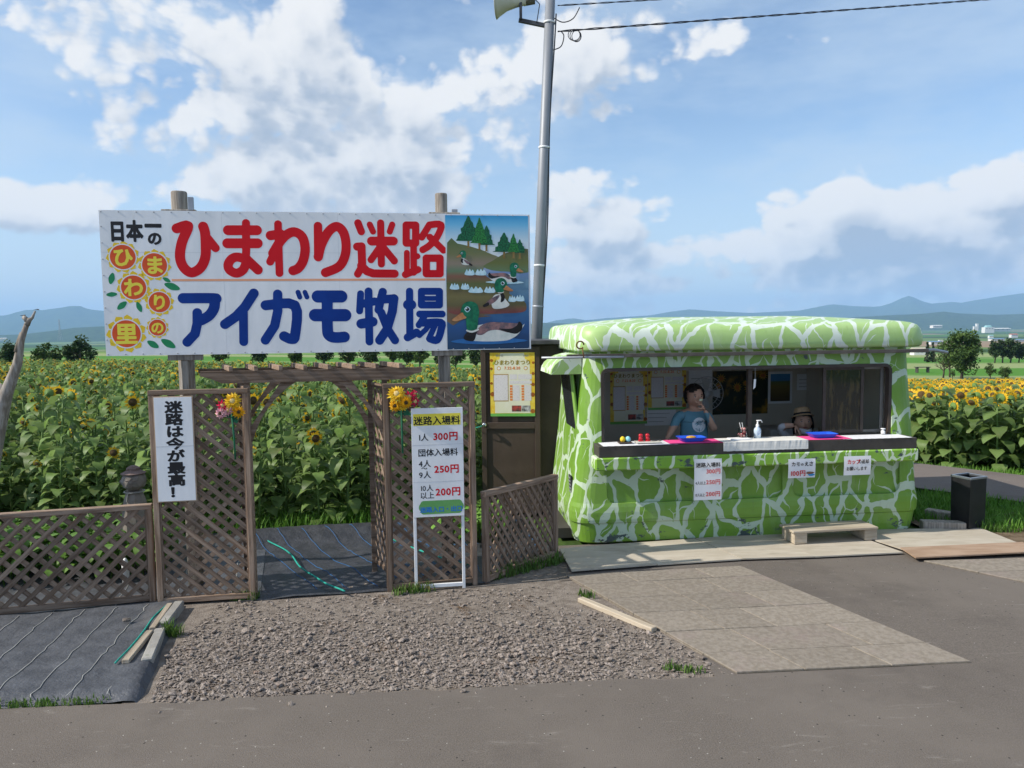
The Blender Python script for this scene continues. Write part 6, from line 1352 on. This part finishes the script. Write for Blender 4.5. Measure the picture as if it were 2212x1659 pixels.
def between(a0, a1, b0, b1, n):
    out = []
    for _ in range(n):
        s, t = rnd.random(), rnd.random(); p = (1 - t) * ((1 - s) * np.array(a0) + s * np.array(a1)) + t * ((1 - s) * np.array(b0) + s * np.array(b1)); out.append((p[0], p[1]))
    return out
vg_ = between((3.3, 11.0), (7.4, 6.85), (1.8, 9.6), (4.75, 7.35), 5200) + between((3.6, 13.9), (10.4, 6.7), (4.0, 14.8), (11.2, 7.4), 4200) + between((1.5, 9.4), (4.2, 7.9), (.6, 12), (3.5, 12), 2000)
grass('verge_grass', 'green grass along the footpath right of the kiosk', vg_, .05, .13, 2, .006)
fe = [(x, 7.72 + .14 * (x + 2.2) * (1 if x > -2.6 else .6) + rnd.uniform(-.1, .5)) for x in [rnd.uniform(-4.6, -.5) for _ in range(1500)]]
grass('field_edge_grass', 'rough grass at the foot of the sunflowers behind the arch', fe, .05, .2, 2, .006)
for lab, cs, n, hh in (('grass tuft at the foot of left trellis by the arch', ((500, 1293), (555, 1292)), 70, .10), ('grass tuft under the price board', ((850, 1283), (935, 1272)), 60, .09), ('grass along the foot of the lattice wing', ((1060, 1252), (1215, 1212)), 160, .13), ('weed strip along the asphalt below the front weed sheet', ((-60, 1527), (230, 1516)), 110, .045), ('grass tuft on the plank beside the front weed sheet', ((350, 1366), (385, 1372)), 60, .10), ('grass in the gravel near the paving', ((1440, 1440), (1520, 1450)), 40, .04), ('small weed by the stone paving corner', ((1256, 1282), (1275, 1290)), 18, .06), ('weeds by the foot of the dark bin', ((2120, 1148), (2180, 1150)), 70, .09)):
    p0, p1 = g(*cs[0]), g(*cs[1]); pts = [tuple((p0 * (1 - s) + p1 * s)[:2]) for s in [rnd.random() for _ in range(n)]]; o = grass('grass_tuft', lab, pts, hh * .25, hh, 2, .005, .035, kind=None, mat=TUFT); tag(o, lab, 'grass')
# low leafy crop seen through the low fence, and a broad-leaved weed beside the gravel
def leafy(name, label, pts, h, L, mat, kind):
    b = MB()
    for (x, y) in pts:
        for k in range(5):
            a = rnd.uniform(0, 6.3); z = h * rnd.uniform(.3, 1); b.tube([(x, y, 0), (x + .05 * math.cos(a), y + .05 * math.sin(a), z)], [.003, .002], 3, cap=False); leaf_geo(b, (x + .05 * math.cos(a), y + .05 * math.sin(a), z), a, (rnd.uniform(0, .5), rnd.uniform(-.8, -.2)), L * rnd.uniform(.7, 1.2), L * .38, rnd)
    return tag(b.build(name, mat, smooth_=True), label, kind=kind)
leafy('low_crop', 'low bright green leafy crop behind the low fence', between((-5.4, 5.75), (-3.0, 6.25), (-5.8, 6.9), (-3.3, 7.1), 330), .42, .11, LEAFB, 'stuff')
leafy('low_crop', 'low green weeds behind the price board trellis', between((-.75, 7.0), (-.2, 7.2), (-.8, 7.8), (-.1, 7.9), 60), .3, .10, LEAFB, 'stuff')

# ------------------------------------------------------------------ trees
BARK = M('bark', (.06, .048, .038), (.11, .09, .07), rough=.95, scale=6, stretch=(6, 6, 1), bump=.4, bscale=20)
def tree(name, label, u, D, vtop, wpx, leafmat, vbase=None, n=900, shape='round', trunk=.25, bare=False, leaf=.10, seed=0, group=None):
    r = random.Random(seed); x = at(u, 800, D)[0]; z0 = zt(x, D); ztop = at(u, vtop, D)[2]; Hh = ztop - z0; Rw = wpx * D / F / 2
    t = thing(name, label, 'tree', (x, D, z0 - .05), r.uniform(0, 6), group); tb = MB(); hb = Hh * trunk
    tb.tube([(0, 0, 0), (.02 * Hh, 0, hb), (0, .02 * Hh, Hh * .6), (0, 0, Hh * .92)], [Hh * .032, Hh * .026, Hh * .016, Hh * .004], 7); tips = []
    for k in range(16 if not bare else 26):
        a = k * 2.4 + r.uniform(-.4, .4); f = r.uniform(trunk * .9, .85); zz = Hh * f; rad = Rw * r.uniform(.5, .95) * (1 - abs(f - .5) * .6 if shape == 'round' else (1.05 - f)); e = (math.cos(a) * rad, math.sin(a) * rad, min(Hh, zz + Hh * r.uniform(.04, .22)))
        tb.tube([(0, 0, zz * .85), (e[0] * .5, e[1] * .5, (zz * .85 + e[2]) / 2 + .02 * Hh), e], [Hh * .012, Hh * .008, Hh * .002], 4, cap=False); tips.append(e)
        if bare:
            for _ in range(5): q = (e[0] + r.uniform(-.2, .2) * Rw, e[1] + r.uniform(-.2, .2) * Rw, e[2] + r.uniform(0, .18) * Hh); tb.tube([(e[0] * .6, e[1] * .6, (zz + e[2]) / 2), q], [Hh * .005, Hh * .001], 3, cap=False)
    tb.build('trunk', BARK, t, True)
    cb_ = MB(); clumps = []
    for k in range(34):
        while True:
            p = Vector((r.uniform(-1, 1), r.uniform(-1, 1), r.uniform(-1, 1)))
            if .25 < p.length < 1: break
        if shape == 'round': c = Vector((p.x * Rw * .82, p.y * Rw * .82, Hh * (trunk + (1 - trunk) * (.5 + p.z * .46)))); cr = Rw * r.uniform(.22, .42)
        else: f = r.random() ** 1.3; c = Vector((p.x * Rw * (1 - f) * .8, p.y * Rw * (1 - f) * .8, Hh * (trunk * .6 + (1 - trunk * .6) * f * .95))); cr = Rw * (.18 + .3 * (1 - f))
        clumps.append((c, cr))
    m_ = n if not bare else n // 4
    for k in range(m_):
        c, cr = r.choice(clumps); d = Vector((r.gauss(0, 1), r.gauss(0, 1), r.gauss(0, .8))).normalized() * cr * r.random() ** .4; p = c + d; s = leaf * r.uniform(.6, 1.3); q = Euler((r.uniform(-1, 1), r.uniform(-1, 1), r.uniform(0, 6))).to_matrix()
        cb_.add([tuple(p + q @ Vector(v) * s) for v in ((-1, -.5, 0), (0, -.7, .15), (1, -.2, 0), (.6, .6, .1), (-.6, .7, -.1))], [(0, 1, 2, 3, 4)])
    cb_.build('crown', leafmat, t); return t
def TL(nm, c, c2): return M(nm, c, c2, rough=.7, scale=1.2, trans=.22, spec=.2, rnd=.12)
T1 = TL('tree_leaf', (.04, .08, .018), (.085, .14, .034)); T2 = TL('tree_leaf_dark', (.026, .055, .018), (.05, .088, .028)); T3 = TL('tree_leaf_olive', (.040, .055, .022), (.07, .085, .032))
tree('broadleaf_tree', 'big dark green tree beyond the right sunflower field', 2078, 78, 709, 92, T1, n=5200, trunk=.16, leaf=.115, seed=1)
tree('bare_tree', 'thin half bare tree left of the big dark tree', 2038, 80, 756, 44, T3, n=900, trunk=.3, bare=True, leaf=.07, seed=2)
tree('bare_tree', 'thin half bare tree close against the big dark tree', 2052, 82, 752, 40, T3, n=1000, trunk=.3, bare=True, leaf=.07, seed=3)
tree('young_tree', 'small young tree just right of the big dark tree', 2140, 70, 782, 24, T1, n=800, trunk=.3, leaf=.05, seed=4)
tree('young_tree', 'small rounded bush tree near the right edge of the meadow', 2172, 68, 788, 28, T1, n=1100, trunk=.18, leaf=.05, seed=5)
tree('sapling', 'tiny sapling under the half bare trees', 2058, 72, 796, 12, T1, n=200, trunk=.4, leaf=.05, seed=6)
for i, (u, vt, w, lab) in enumerate(((2148, 733, 30, 'leftmost'), (2165, 731, 26, 'second'), (2182, 729, 34, 'tallest'), (2200, 738, 26, 'rightmost'))):
    tree('wood_tree', lab + ' dark tree of the clump behind the meadow at the right', u, 150, vt, w, T2, n=1500, trunk=.2, leaf=.17, seed=20 + i, group='dark trees behind the meadow')
for i, (u, vt, w) in enumerate(((2002, 735, 16), (2014, 738, 14), (2218, 735, 40))): tree('wood_tree', ('dark conifer beyond the roof end of the kiosk', 'smaller dark conifer beyond the roof end of the kiosk', 'dark tree cut by the right edge of the picture')[i], u, 160, vt, w, T2, n=900, shape='cone' if i < 2 else 'round', trunk=.12, leaf=.17, seed=30 + i, group='dark trees behind the meadow')
lt = [(20, 735, 60, 'leftmost bush on the skyline behind the dead trunk'), (105, 738, 62, 'rounded bush between the dead trunk and signboard'), (175, 728, 70, 'large dark bush touching the left edge of the signboard'), (-40, 735, 50, 'bush at the extreme left beyond the field')]
for i, (u, vt, w, lab) in enumerate(lt): tree('field_bush', lab, u, 60, vt, w, T1 if i == 1 else T2, n=2600, trunk=.06, leaf=.10, seed=40 + i, group='bushes behind the left field')
row = [(640, 748, 36), (700, 745, 44), (752, 742, 42), (800, 745, 46), (850, 744, 40), (880, 742, 44), (908, 744, 40), (948, 752, 26), (985, 745, 44), (1030, 740, 40), (560, 750, 40), (480, 750, 44), (400, 748, 40)]
ORD = 'first second third fourth fifth sixth seventh eighth ninth tenth eleventh twelfth thirteenth'.split()
for i, (u, vt, w) in enumerate(sorted(row, reverse=True)): tree('row_tree', ORD[i] + ' tree from the brown shed in the row beneath the signboard', u, 72 + (i % 3) * 3, vt, w, T1 if i % 2 else T2, n=1400, trunk=.34, leaf=.10, seed=60 + i, group='row of trees behind the left field')
# ------------------------------------------------------------------ pole, loudspeaker, wires
PY_ = 9.7; pb0, pt0 = at(1160, 706, PY_), at(1190, -40, PY_); dxz = (pt0 - pb0) / (pt0[2] - pb0[2])
base = pb0 - dxz * pb0[2]; top = pb0 + dxz * (6.9 - pb0[2])
PGREY = M('pole_grey', (.20, .215, .235), (.27, .285, .31), rough=.5, scale=3, stretch=(1, 1, .3), metal=.2)
po = thing('utility_pole', 'tall leaning grey steel pole behind the signboard', 'pole', (base[0], PY_, zt(base[0], PY_)))
dv = Vector((top[0] - base[0], 0, 6.9 - 0)); po.rotation_euler = Vector((0, 0, 1)).rotation_difference(dv.normalized()).to_euler(); LP = dv.length
b = MB(); b.tube([(0, 0, -.3), (0, 0, LP * .55), (0, 0, LP)], [.078, .070, .060], 20); b.build('shaft', PGREY, po, True)
for z in (1.95, 2.42, 2.95, 4.45, 6.0): b = MB(); b.lathe([(.073, -.012), (.0765, -.008), (.0765, .008), (.073, .012)], 20, o=(0, 0, z)); b.build('band', WHITEP if z > 2.5 else STEEL, po, True)
pts = [(.068 + .012 * math.sin(z * 2.3), -.035, z) for z in np.linspace(.6, 6.1, 40)]; b = MB(); b.tube(pts, .009, 6); b.build('cable', DARKM, po, True)
def polept(u, v): p = at(u, v, PY_); return Vector((p[0], p[1], p[2]))
sp = thing('loudspeaker', 'cream horn loudspeaker on the pole at the top of the picture', 'loudspeaker', tuple(polept(1128, 2)))
CREAM = M('speaker_cream', (.50, .49, .38), (.56, .55, .44), rough=.5, scale=4)
b = MB(); b.lathe([(.19, -.34), (.20, -.335), (.17, -.30), (.11, -.20), (.075, -.08), (.06, .0), (.06, .05), (.001, .05)], 26); b.lathe([(.19, -.34), (.155, -.29), (.10, -.19), (.06, -.05), (.001, -.05)], 26); b.build('horn', CREAM, sp, True, rot=(0, R(90), R(-6)))
b = MB(); b.tube([(.02, 0, 0), (.16, 0, .01)], [.062, .05], 16); b.build('driver', M('speaker_driver', (.09, .085, .06), (.12, .115, .09)), sp, True)
b = MB(); b.box((0, 0, -.12), (.035, .10, .24), bev=.004); b.build('yoke', DARKM, sp, loc=(-.02, 0, 0))
b = MB(); b.box((0, 0, 0), (.34, .04, .05), Matrix.Rotation(R(12), 3, 'Y'), bev=.004); b.build('arm', DARKM, sp, loc=(.12, 0, -.27)); b = MB(); b.tube([(.16, 0, .02), (.22, -.02, -.05), (.18, -.02, -.28)], .006, 6); b.build('lead', BLACKW, sp, True)
def wire(label, P0, P1, sag, r_=.010, twist=True, name='overhead_wire'):
    P0, P1 = Vector(P0), Vector(P1); b = MB(); n = 130; tw_ = []
    for s in ((0, math.pi) if twist else (0,)):
        pts = []
        for i in range(n + 1):
            t = i / n; p = P0.lerp(P1, t); a = t * (P1 - P0).length * 9 + s; p = p + Vector((0, 0, -sag * 4 * t * (1 - t))) + (Vector((0, math.cos(a), math.sin(a))) * r_ * .9 if twist else Vector((0, 0, 0))); pts.append(p)
        b.tube(pts, r_ * .75, 5)
    tag(b.build(name, BLACKW, smooth_=True), label, 'wire')
A1 = polept(1205, 68); B1 = at(2090, 2, 13.0); d_ = Vector(B1) - A1; wire('twisted black overhead wire running right from the pole', A1, A1 + d_ * 1.5, .0, .0095)
A2 = polept(1205, 12); B2 = at(1440, -2, 11.0); d_ = Vector(B2) - A2; wire('upper overhead wire leaving the pole at the picture top', A2, A2 + d_ * 4, .0, .007)
b = MB()
for k in range(3): c = polept(1240 + k * 3, 72); b.tube([(c.x + .075 * math.cos(a) * (1 - .1 * k), c.y + .02 * k, c.z - .02 + .07 * math.sin(a)) for a in np.linspace(0, 6.28, 22)], .005, 5, cap=False)
tag(b.build('cable_coil', BLACKW, smooth_=True), 'coil of spare cable hanging from the lower wire by the pole', 'cable')
for lab, pts in (('drooping dark lead joining the pole to the upper wire', ((1192, 36), (1215, 48), (1238, 40), (1252, 16))), ('short cable loop under the lower wire at the pole', ((1195, 108), (1212, 100), (1218, 78), (1212, 68)))):
    b = MB(); b.tube(catmull([tuple(polept(*p)) for p in pts], 6, False), .007, 5); tag(b.build('lead_cable', BLACKW, smooth_=True), lab, 'cable')

# ------------------------------------------------------------------ dead trunk with dragonflies, carved figure
DY = 6.2; DEAD = M('dead_wood', (.20, .165, .13), (.42, .38, .33), rough=.9, scale=6, stretch=(5, 5, .8), bump=.5, bscale=18, c3=(.11, .08, .055), c3s=3)
def dp(u, v): p = at(u, v, DY); return (p[0], p[1] - DY, p[2])
dt = thing('dead_trunk', 'bleached dead tree trunk leaning at the left edge', 'dead tree', (0, DY, 0))
o0 = g(-120, 1250); 
b = MB(); k = DY / F; b.tube([(dp(-70, 1245)[0], 0, -.1), dp(-40, 1080), dp(-8, 930), dp(12, 855), dp(38, 785), dp(46, 735), dp(58, 700)], [30 * k, 24 * k, 18 * k, 13.5 * k, 9.5 * k, 6.5 * k, 5 * k], 12); b.build('trunk', DEAD, dt, True)
b = MB(); b.tube([dp(58, 702), dp(62, 692), dp(70, 686), dp(76, 672)], [6 * k, 5.5 * k, 3 * k, 1.8 * k], 8); b.tube([dp(60, 694), dp(54, 687), dp(50, 685)], [6 * k, 5 * k, 4 * k], 8); b.build('branch', DEAD, dt, True)
b = MB(); b.tube([dp(10, 855), dp(2, 838), dp(-6, 832)], [12 * k, 8 * k, 7 * k], 8); b.build('branch', DEAD, dt, True); b = MB(); b.tube([dp(40, 760), dp(43, 735), dp(46, 718)], [9 * k, 6 * k, 3 * k], 8); b.build('branch', DEAD, dt, True)
for i, (u, v) in enumerate(((79, 669.5), (50, 682))):
    p = at(u, v, DY); t = thing('dragonfly', ('dragonfly on the tip of the dead trunk', 'dragonfly on the lower stub of the dead trunk')[i], 'dragonfly', tuple(p), .4 * i + .3)
    b = MB(); b.tube([(-.022, 0, 0), (.0, 0, .002), (.012, 0, .003), (.018, 0, .003)], [.0015, .003, .004, .003], 6); b.build('body', BLACKW, t)
    for s in (-1, 1):
        for dx in (.004, .012): b = MB(); b.add([(dx, 0, .005), (dx + .004 - .006 * (dx < .01), s * .032, .009), (dx - .006, s * .030, .009)], [(0, 1, 2)]); b.build('wing', M('wing_film', (.25, .27, .30)), t)
FY = 6.45
def fp(u, v): p = at(u, v, FY); return p[0], p[2]
x0, z0 = fp(289, 1038); CARV = M('carved_wood', (.17, .145, .12), (.27, .235, .20), rough=.9, scale=5, bump=.3, bscale=14, c3=(.12, .095, .075), c3s=4)
cf = thing('carved_figure', 'carved grey wooden figure with round faceted head behind the low fence', 'carving', (x0, FY, 0))
kk = FY / F
bm = bmesh.new(); bmesh.ops.create_icosphere(bm, subdivisions=2, radius=26 * kk)
for v in bm.verts: v.co.z *= .92; v.co *= 1 + .05 * math.sin(v.co.x * 60) * math.cos(v.co.z * 47)
me = bpy.data.meshes.new('carved_head'); bm.to_mesh(me); bm.free(); me.materials.append(CARV); inst(me, 'head', cf, (0, 0, z0))
b = MB(); b.lathe([(25 * kk, 0), (26 * kk, 2 * kk), (14 * kk, 8 * kk), (14 * kk, 13 * kk), (6 * kk, 18 * kk), (.001, 19 * kk)], 9); b.build('cap', M('carved_cap', (.15, .10, .085), (.20, .14, .12), rough=.9), cf, loc=(0, 0, z0 + 15 * kk))
b = MB(); b.sphere((-25 * kk, -.01, z0 - 2 * kk), 5 * kk, 5); b.build('ear', CARV, cf)
for s in (-1, 1): b = MB(); b.box((s * 7 * kk + 5 * kk, -23.5 * kk, z0 + 3 * kk), (6 * kk, 4 * kk, 1.6 * kk)); b.build('carved_eye', BOXB, cf)
b = MB(); b.box((5 * kk, -23.5 * kk, z0 - 9 * kk), (9 * kk, 4 * kk, 1.4 * kk)); b.build('carved_mouth', BOXB, cf)
b = MB(); b.tube([(0, 0, -.05), (0, 0, .45), (0, 0, z0 - 48 * kk), (0, 0, z0 - 22 * kk)], [30 * kk, 30 * kk, 24 * kk, 16 * kk], 10); b.build('body', CARV, cf)
b = MB(); b.tube([(20 * kk * math.cos(a), 20 * kk * math.sin(a), z0 - 24 * kk) for a in np.linspace(0, 6.28, 24)], 1.6 * kk, 5, cap=False); b.tube([(-4 * kk, -20 * kk, z0 - 24 * kk), (-5 * kk, -24 * kk, z0 - 42 * kk)], 1.6 * kk, 5); b.build('chain', ALU, cf)
x1, z1c = fp(315, 1196); b = MB(); b.lathe([(.001, 0), (.028, 0), (.028, z1c + .02), (.02, z1c + .05), (.008, z1c + .07), (.001, z1c + .072)], 14); tag(b.build('white_marker', WHITEP, smooth_=True, loc=(x1, 6.1, 0)), 'short white plastic marker post behind the low fence', 'post')

# ------------------------------------------------------------------ bin, step, sleepers, stones
cx0 = g(2105, 1148); BINM = M('bin_charcoal', (.012, .012, .013), (.02, .02, .021), rough=.4, scale=6)
bn = thing('litter_bin', 'tall tapered black bin with steel rim beside the footpath', 'bin', (cx0[0] - .0, cx0[1] + .12, 0), R(22))
L0_ = [(-.115, -.10, 0), (.115, -.10, 0), (.115, .10, 0), (-.115, .10, 0)]; L1_ = [(-.118, -.105, .53), (.118, -.105, .53), (.118, .105, .53), (-.118, .105, .53)]; L2_ = [(-.105, -.09, .53), (.105, -.09, .53), (.105, .09, .53), (-.105, .09, .53)]; L3_ = [(x * .9, y * .9, .05) for x, y, z in L2_]
loft([L0_, L1_, L2_, L3_]).build('body', BINM, bn); b = MB(); 
for (c, d) in (((0, -.100, .54), (.246, .022, .022)), ((0, .100, .54), (.246, .022, .022)), ((-.112, 0, .54), (.022, .176, .022)), ((.112, 0, .54), (.022, .176, .022))): b.box(c, d, bev=.003)
b.build('rim', M('bin_rim', (.30, .32, .34), (.36, .38, .40), rough=.3, metal=.8), bn)
s0, s1 = g(1716, 1183), g(1893, 1173); sa_ = math.atan2(s1[1] - s0[1], s1[0] - s0[0]); SL = float(np.linalg.norm(s1 - s0)); st_ = thing('wooden_step', 'low wooden step board on two blocks before the counter', 'step', (float(s0[0]), float(s0[1]), .028), sa_)
b = MB(); b.box((SL / 2, .13, .118), (SL + .03, .27, .022), bev=.003); b.build('tread', WOODP, st_)
for x in (.07, SL - .05): b = MB(); b.box((x, .13, .053), (.13, .24, .104), bev=.004); b.build('block', WOODP, st_)
plank('sleeper', 'front grey timber sleeper beside the right end of the kiosk', g(1990, 1143), g(2082, 1146), .12, .09, .0, WOODG, 'sleeper', .006)
plank('sleeper', 'rear grey timber sleeper beside the right end of the kiosk', g(2000, 1118), g(2062, 1128), .12, .10, .0, WOODG, 'sleeper', .006)
plank('wood_offcut', 'orange wood offcut on the soil before the dark bin', g(2090, 1153), g(2132, 1155), .06, .02, .004, M('orange_wood', (.42, .22, .06), (.5, .28, .09)))
for i, (u, v, s) in enumerate(((453, 2240 * .6064, .03), (1435, 1383, .03), (948, 1290, .03), (1400, 1345, .025), (275, 1358, .028))): pass
pst = g(453 * .6064, 2237 * .6064); o = inst(rocks[2], 'loose_stone', None, (float(pst[0]), float(pst[1]), .06), (.2, .1, 1), .035); tag(o, 'single grey stone lying on the front weed sheet', 'stone')

# ------------------------------------------------------------------ far buildings and a pylon
FW = M('far_white', (.62, .62, .60), (.7, .7, .68)); FB = M('far_blue_roof', (.10, .22, .36), (.14, .28, .42)); FG = M('far_teal_roof', (.22, .42, .42), (.28, .48, .48)); FR = M('far_red_roof', (.40, .14, .10), (.45, .18, .13)); FWIN = M('far_window', (.08, .09, .10))
def house(name, label, u, v, D, wpx, hpx, roof, kind='gable', parts=True):
    p = at(u, v, D); k = D / F; w, h = wpx * k, hpx * k; t = thing(name, label, 'building', (p[0], D, p[2]), 0); d = w * .6
    b = MB(); b.box((0, 0, h / 2 - h * .5), (w, d, h * 2)); b.build('wall', FW, t)
    if kind == 'gable': b = MB(); b.add([(-w * .54, -d * .6, h), (w * .54, -d * .6, h), (w * .54, d * .6, h), (-w * .54, d * .6, h), (-w * .54, 0, h * 1.5), (w * .54, 0, h * 1.5)], [(0, 1, 5, 4), (2, 3, 4, 5), (0, 4, 3), (1, 2, 5), (0, 3, 2, 1)]); b.build('roof', roof, t)
    elif kind == 'dome': b = MB(); b.tube([(-w * .4, 0, h * .9), (-w * .25, 0, h * .98), (w * .25, 0, h * .98), (w * .4, 0, h * .9)], [h * .35, h * .75, h * .75, h * .35], 12); b.build('roof', roof, t)
    for i in range(3): b = MB(); b.box((-w * .3 + i * w * .3, -d * .5 - .05, h * .55), (w * .12, .1, h * .25)); b.build('window', FWIN, t)
    return t
house('far_hall', 'white hall with pale teal arched roof on the far plain', 2134, 713, 2300, 20, 6, FG, 'dome'); house('far_shed', 'long white shed wing beside the arched hall', 2160, 713, 2310, 32, 3, FW); 
p = at(2110, 712, 2320); t = thing('silo_tower', 'white silo tower left of the arched hall', 'tower', tuple(p)); kf = 2320 / F; b = MB(); b.box((0, 0, 5 * kf), (4.2 * kf, 4 * kf, 16 * kf)); b.build('shaft', FW, t); b = MB(); b.box((-5 * kf, 0, 2.5 * kf), (5 * kf, 4 * kf, 9 * kf)); b.build('annex', FW, t)
house('far_house', 'white building on the dark wooded terrace', 2022, 706, 2600, 20, 2.5, FW); house('far_house', 'teal-roofed house on the plain below the hall', 2140, 728, 1300, 9, 3, FG); house('far_house', 'red-roofed house on the plain at the right', 2189, 726, 1350, 14, 3.5, FR)
house('far_house', 'blue-roofed long shed on the plain right of the big tree', 2152, 734, 1000, 26, 2.2, FB); house('far_house', 'white block beside the blue sheds by the kiosk roof end', 2032, 739, 700, 9, 4.5, FW, 'flat'); house('far_house', 'blue shed seen past the right end of the kiosk roof', 2018, 741, 690, 22, 3, FB)
house('far_house', 'cream farm building just right of the kiosk below the roof', 1985, 764, 260, 30, 9, M('far_cream_roof', (.42, .38, .30), (.46, .42, .34)), 'gable'); house('far_house', 'long pale-roofed shed at the right edge of the plain', 2200, 736, 1020, 26, 2.4, FB)
house('far_house', 'low white building on the left plain behind the dead trunk', 8, 733, 1500, 14, 2, FW)
for i, (u, vt, D) in enumerate(((130, 690, 2200),)):
    p0, p1 = at(u, 735, D), at(u, vt, D); t = thing('pylon', 'faint power pylon before the left mountains', 'pylon', (p0[0], D, p0[2])); hh = p1[2] - p0[2]; b = MB()
    for sx2 in (-1, 1):
        for sy2 in (-1, 1): b.tube([(sx2 * hh * .07, sy2 * hh * .07, 0), (sx2 * hh * .02, sy2 * hh * .02, hh * .6), (sx2 * hh * .015, sy2 * hh * .015, hh)], hh * .006, 4)
    for f in np.linspace(.1, .95, 9): w_ = hh * .07 * (1 - f) + hh * .015; b.tube([(-w_, 0, hh * f), (w_, 0, hh * f + hh * .06)], hh * .004, 4)
    b.build('mast', STEEL, t)
    for f in (.72, .82, .92): b = MB(); b.tube([(-hh * .09, 0, hh * f), (hh * .09, 0, hh * f)], hh * .006, 4); b.build('cross_arm', STEEL, t)
b = MB(); q = g(2000, 778, -5.5); t = thing('meadow_bench', 'low dark table on the meadow right of the kiosk', 'bench', (float(at(1993, 780, 95)[0]), 95, zt(float(at(1993, 780, 95)[0]), 95))); b.box((0, 0, .7), (1.8, .7, .08)); b.build('top', BOXB, t)
for s in (-.7, .7): b = MB(); b.box((s, 0, .33), (.1, .6, .66)); b.build('leg', BOXB, t)
# ------------------------------------------------------------------ air
hz = bpy.data.materials.new('haze_air'); hz.use_nodes = True; t = hz.node_tree; t.nodes.clear()
pv = nd(t, 'ShaderNodeVolumePrincipled', i_Density=1.0e-4, i_Anisotropy=.0); pv.inputs['Color'].default_value = (.40, .64, 1.0, 1)
mo = t.nodes.new('ShaderNodeOutputMaterial'); lk(t, pv.outputs[0], mo.inputs['Volume'])
b = MB(); b.box((0, 2500, 245), (44000, 24000, 600)); hb = b.build('haze', hz); tag(hb, 'thin blue haze over the plain', kind='stuff')
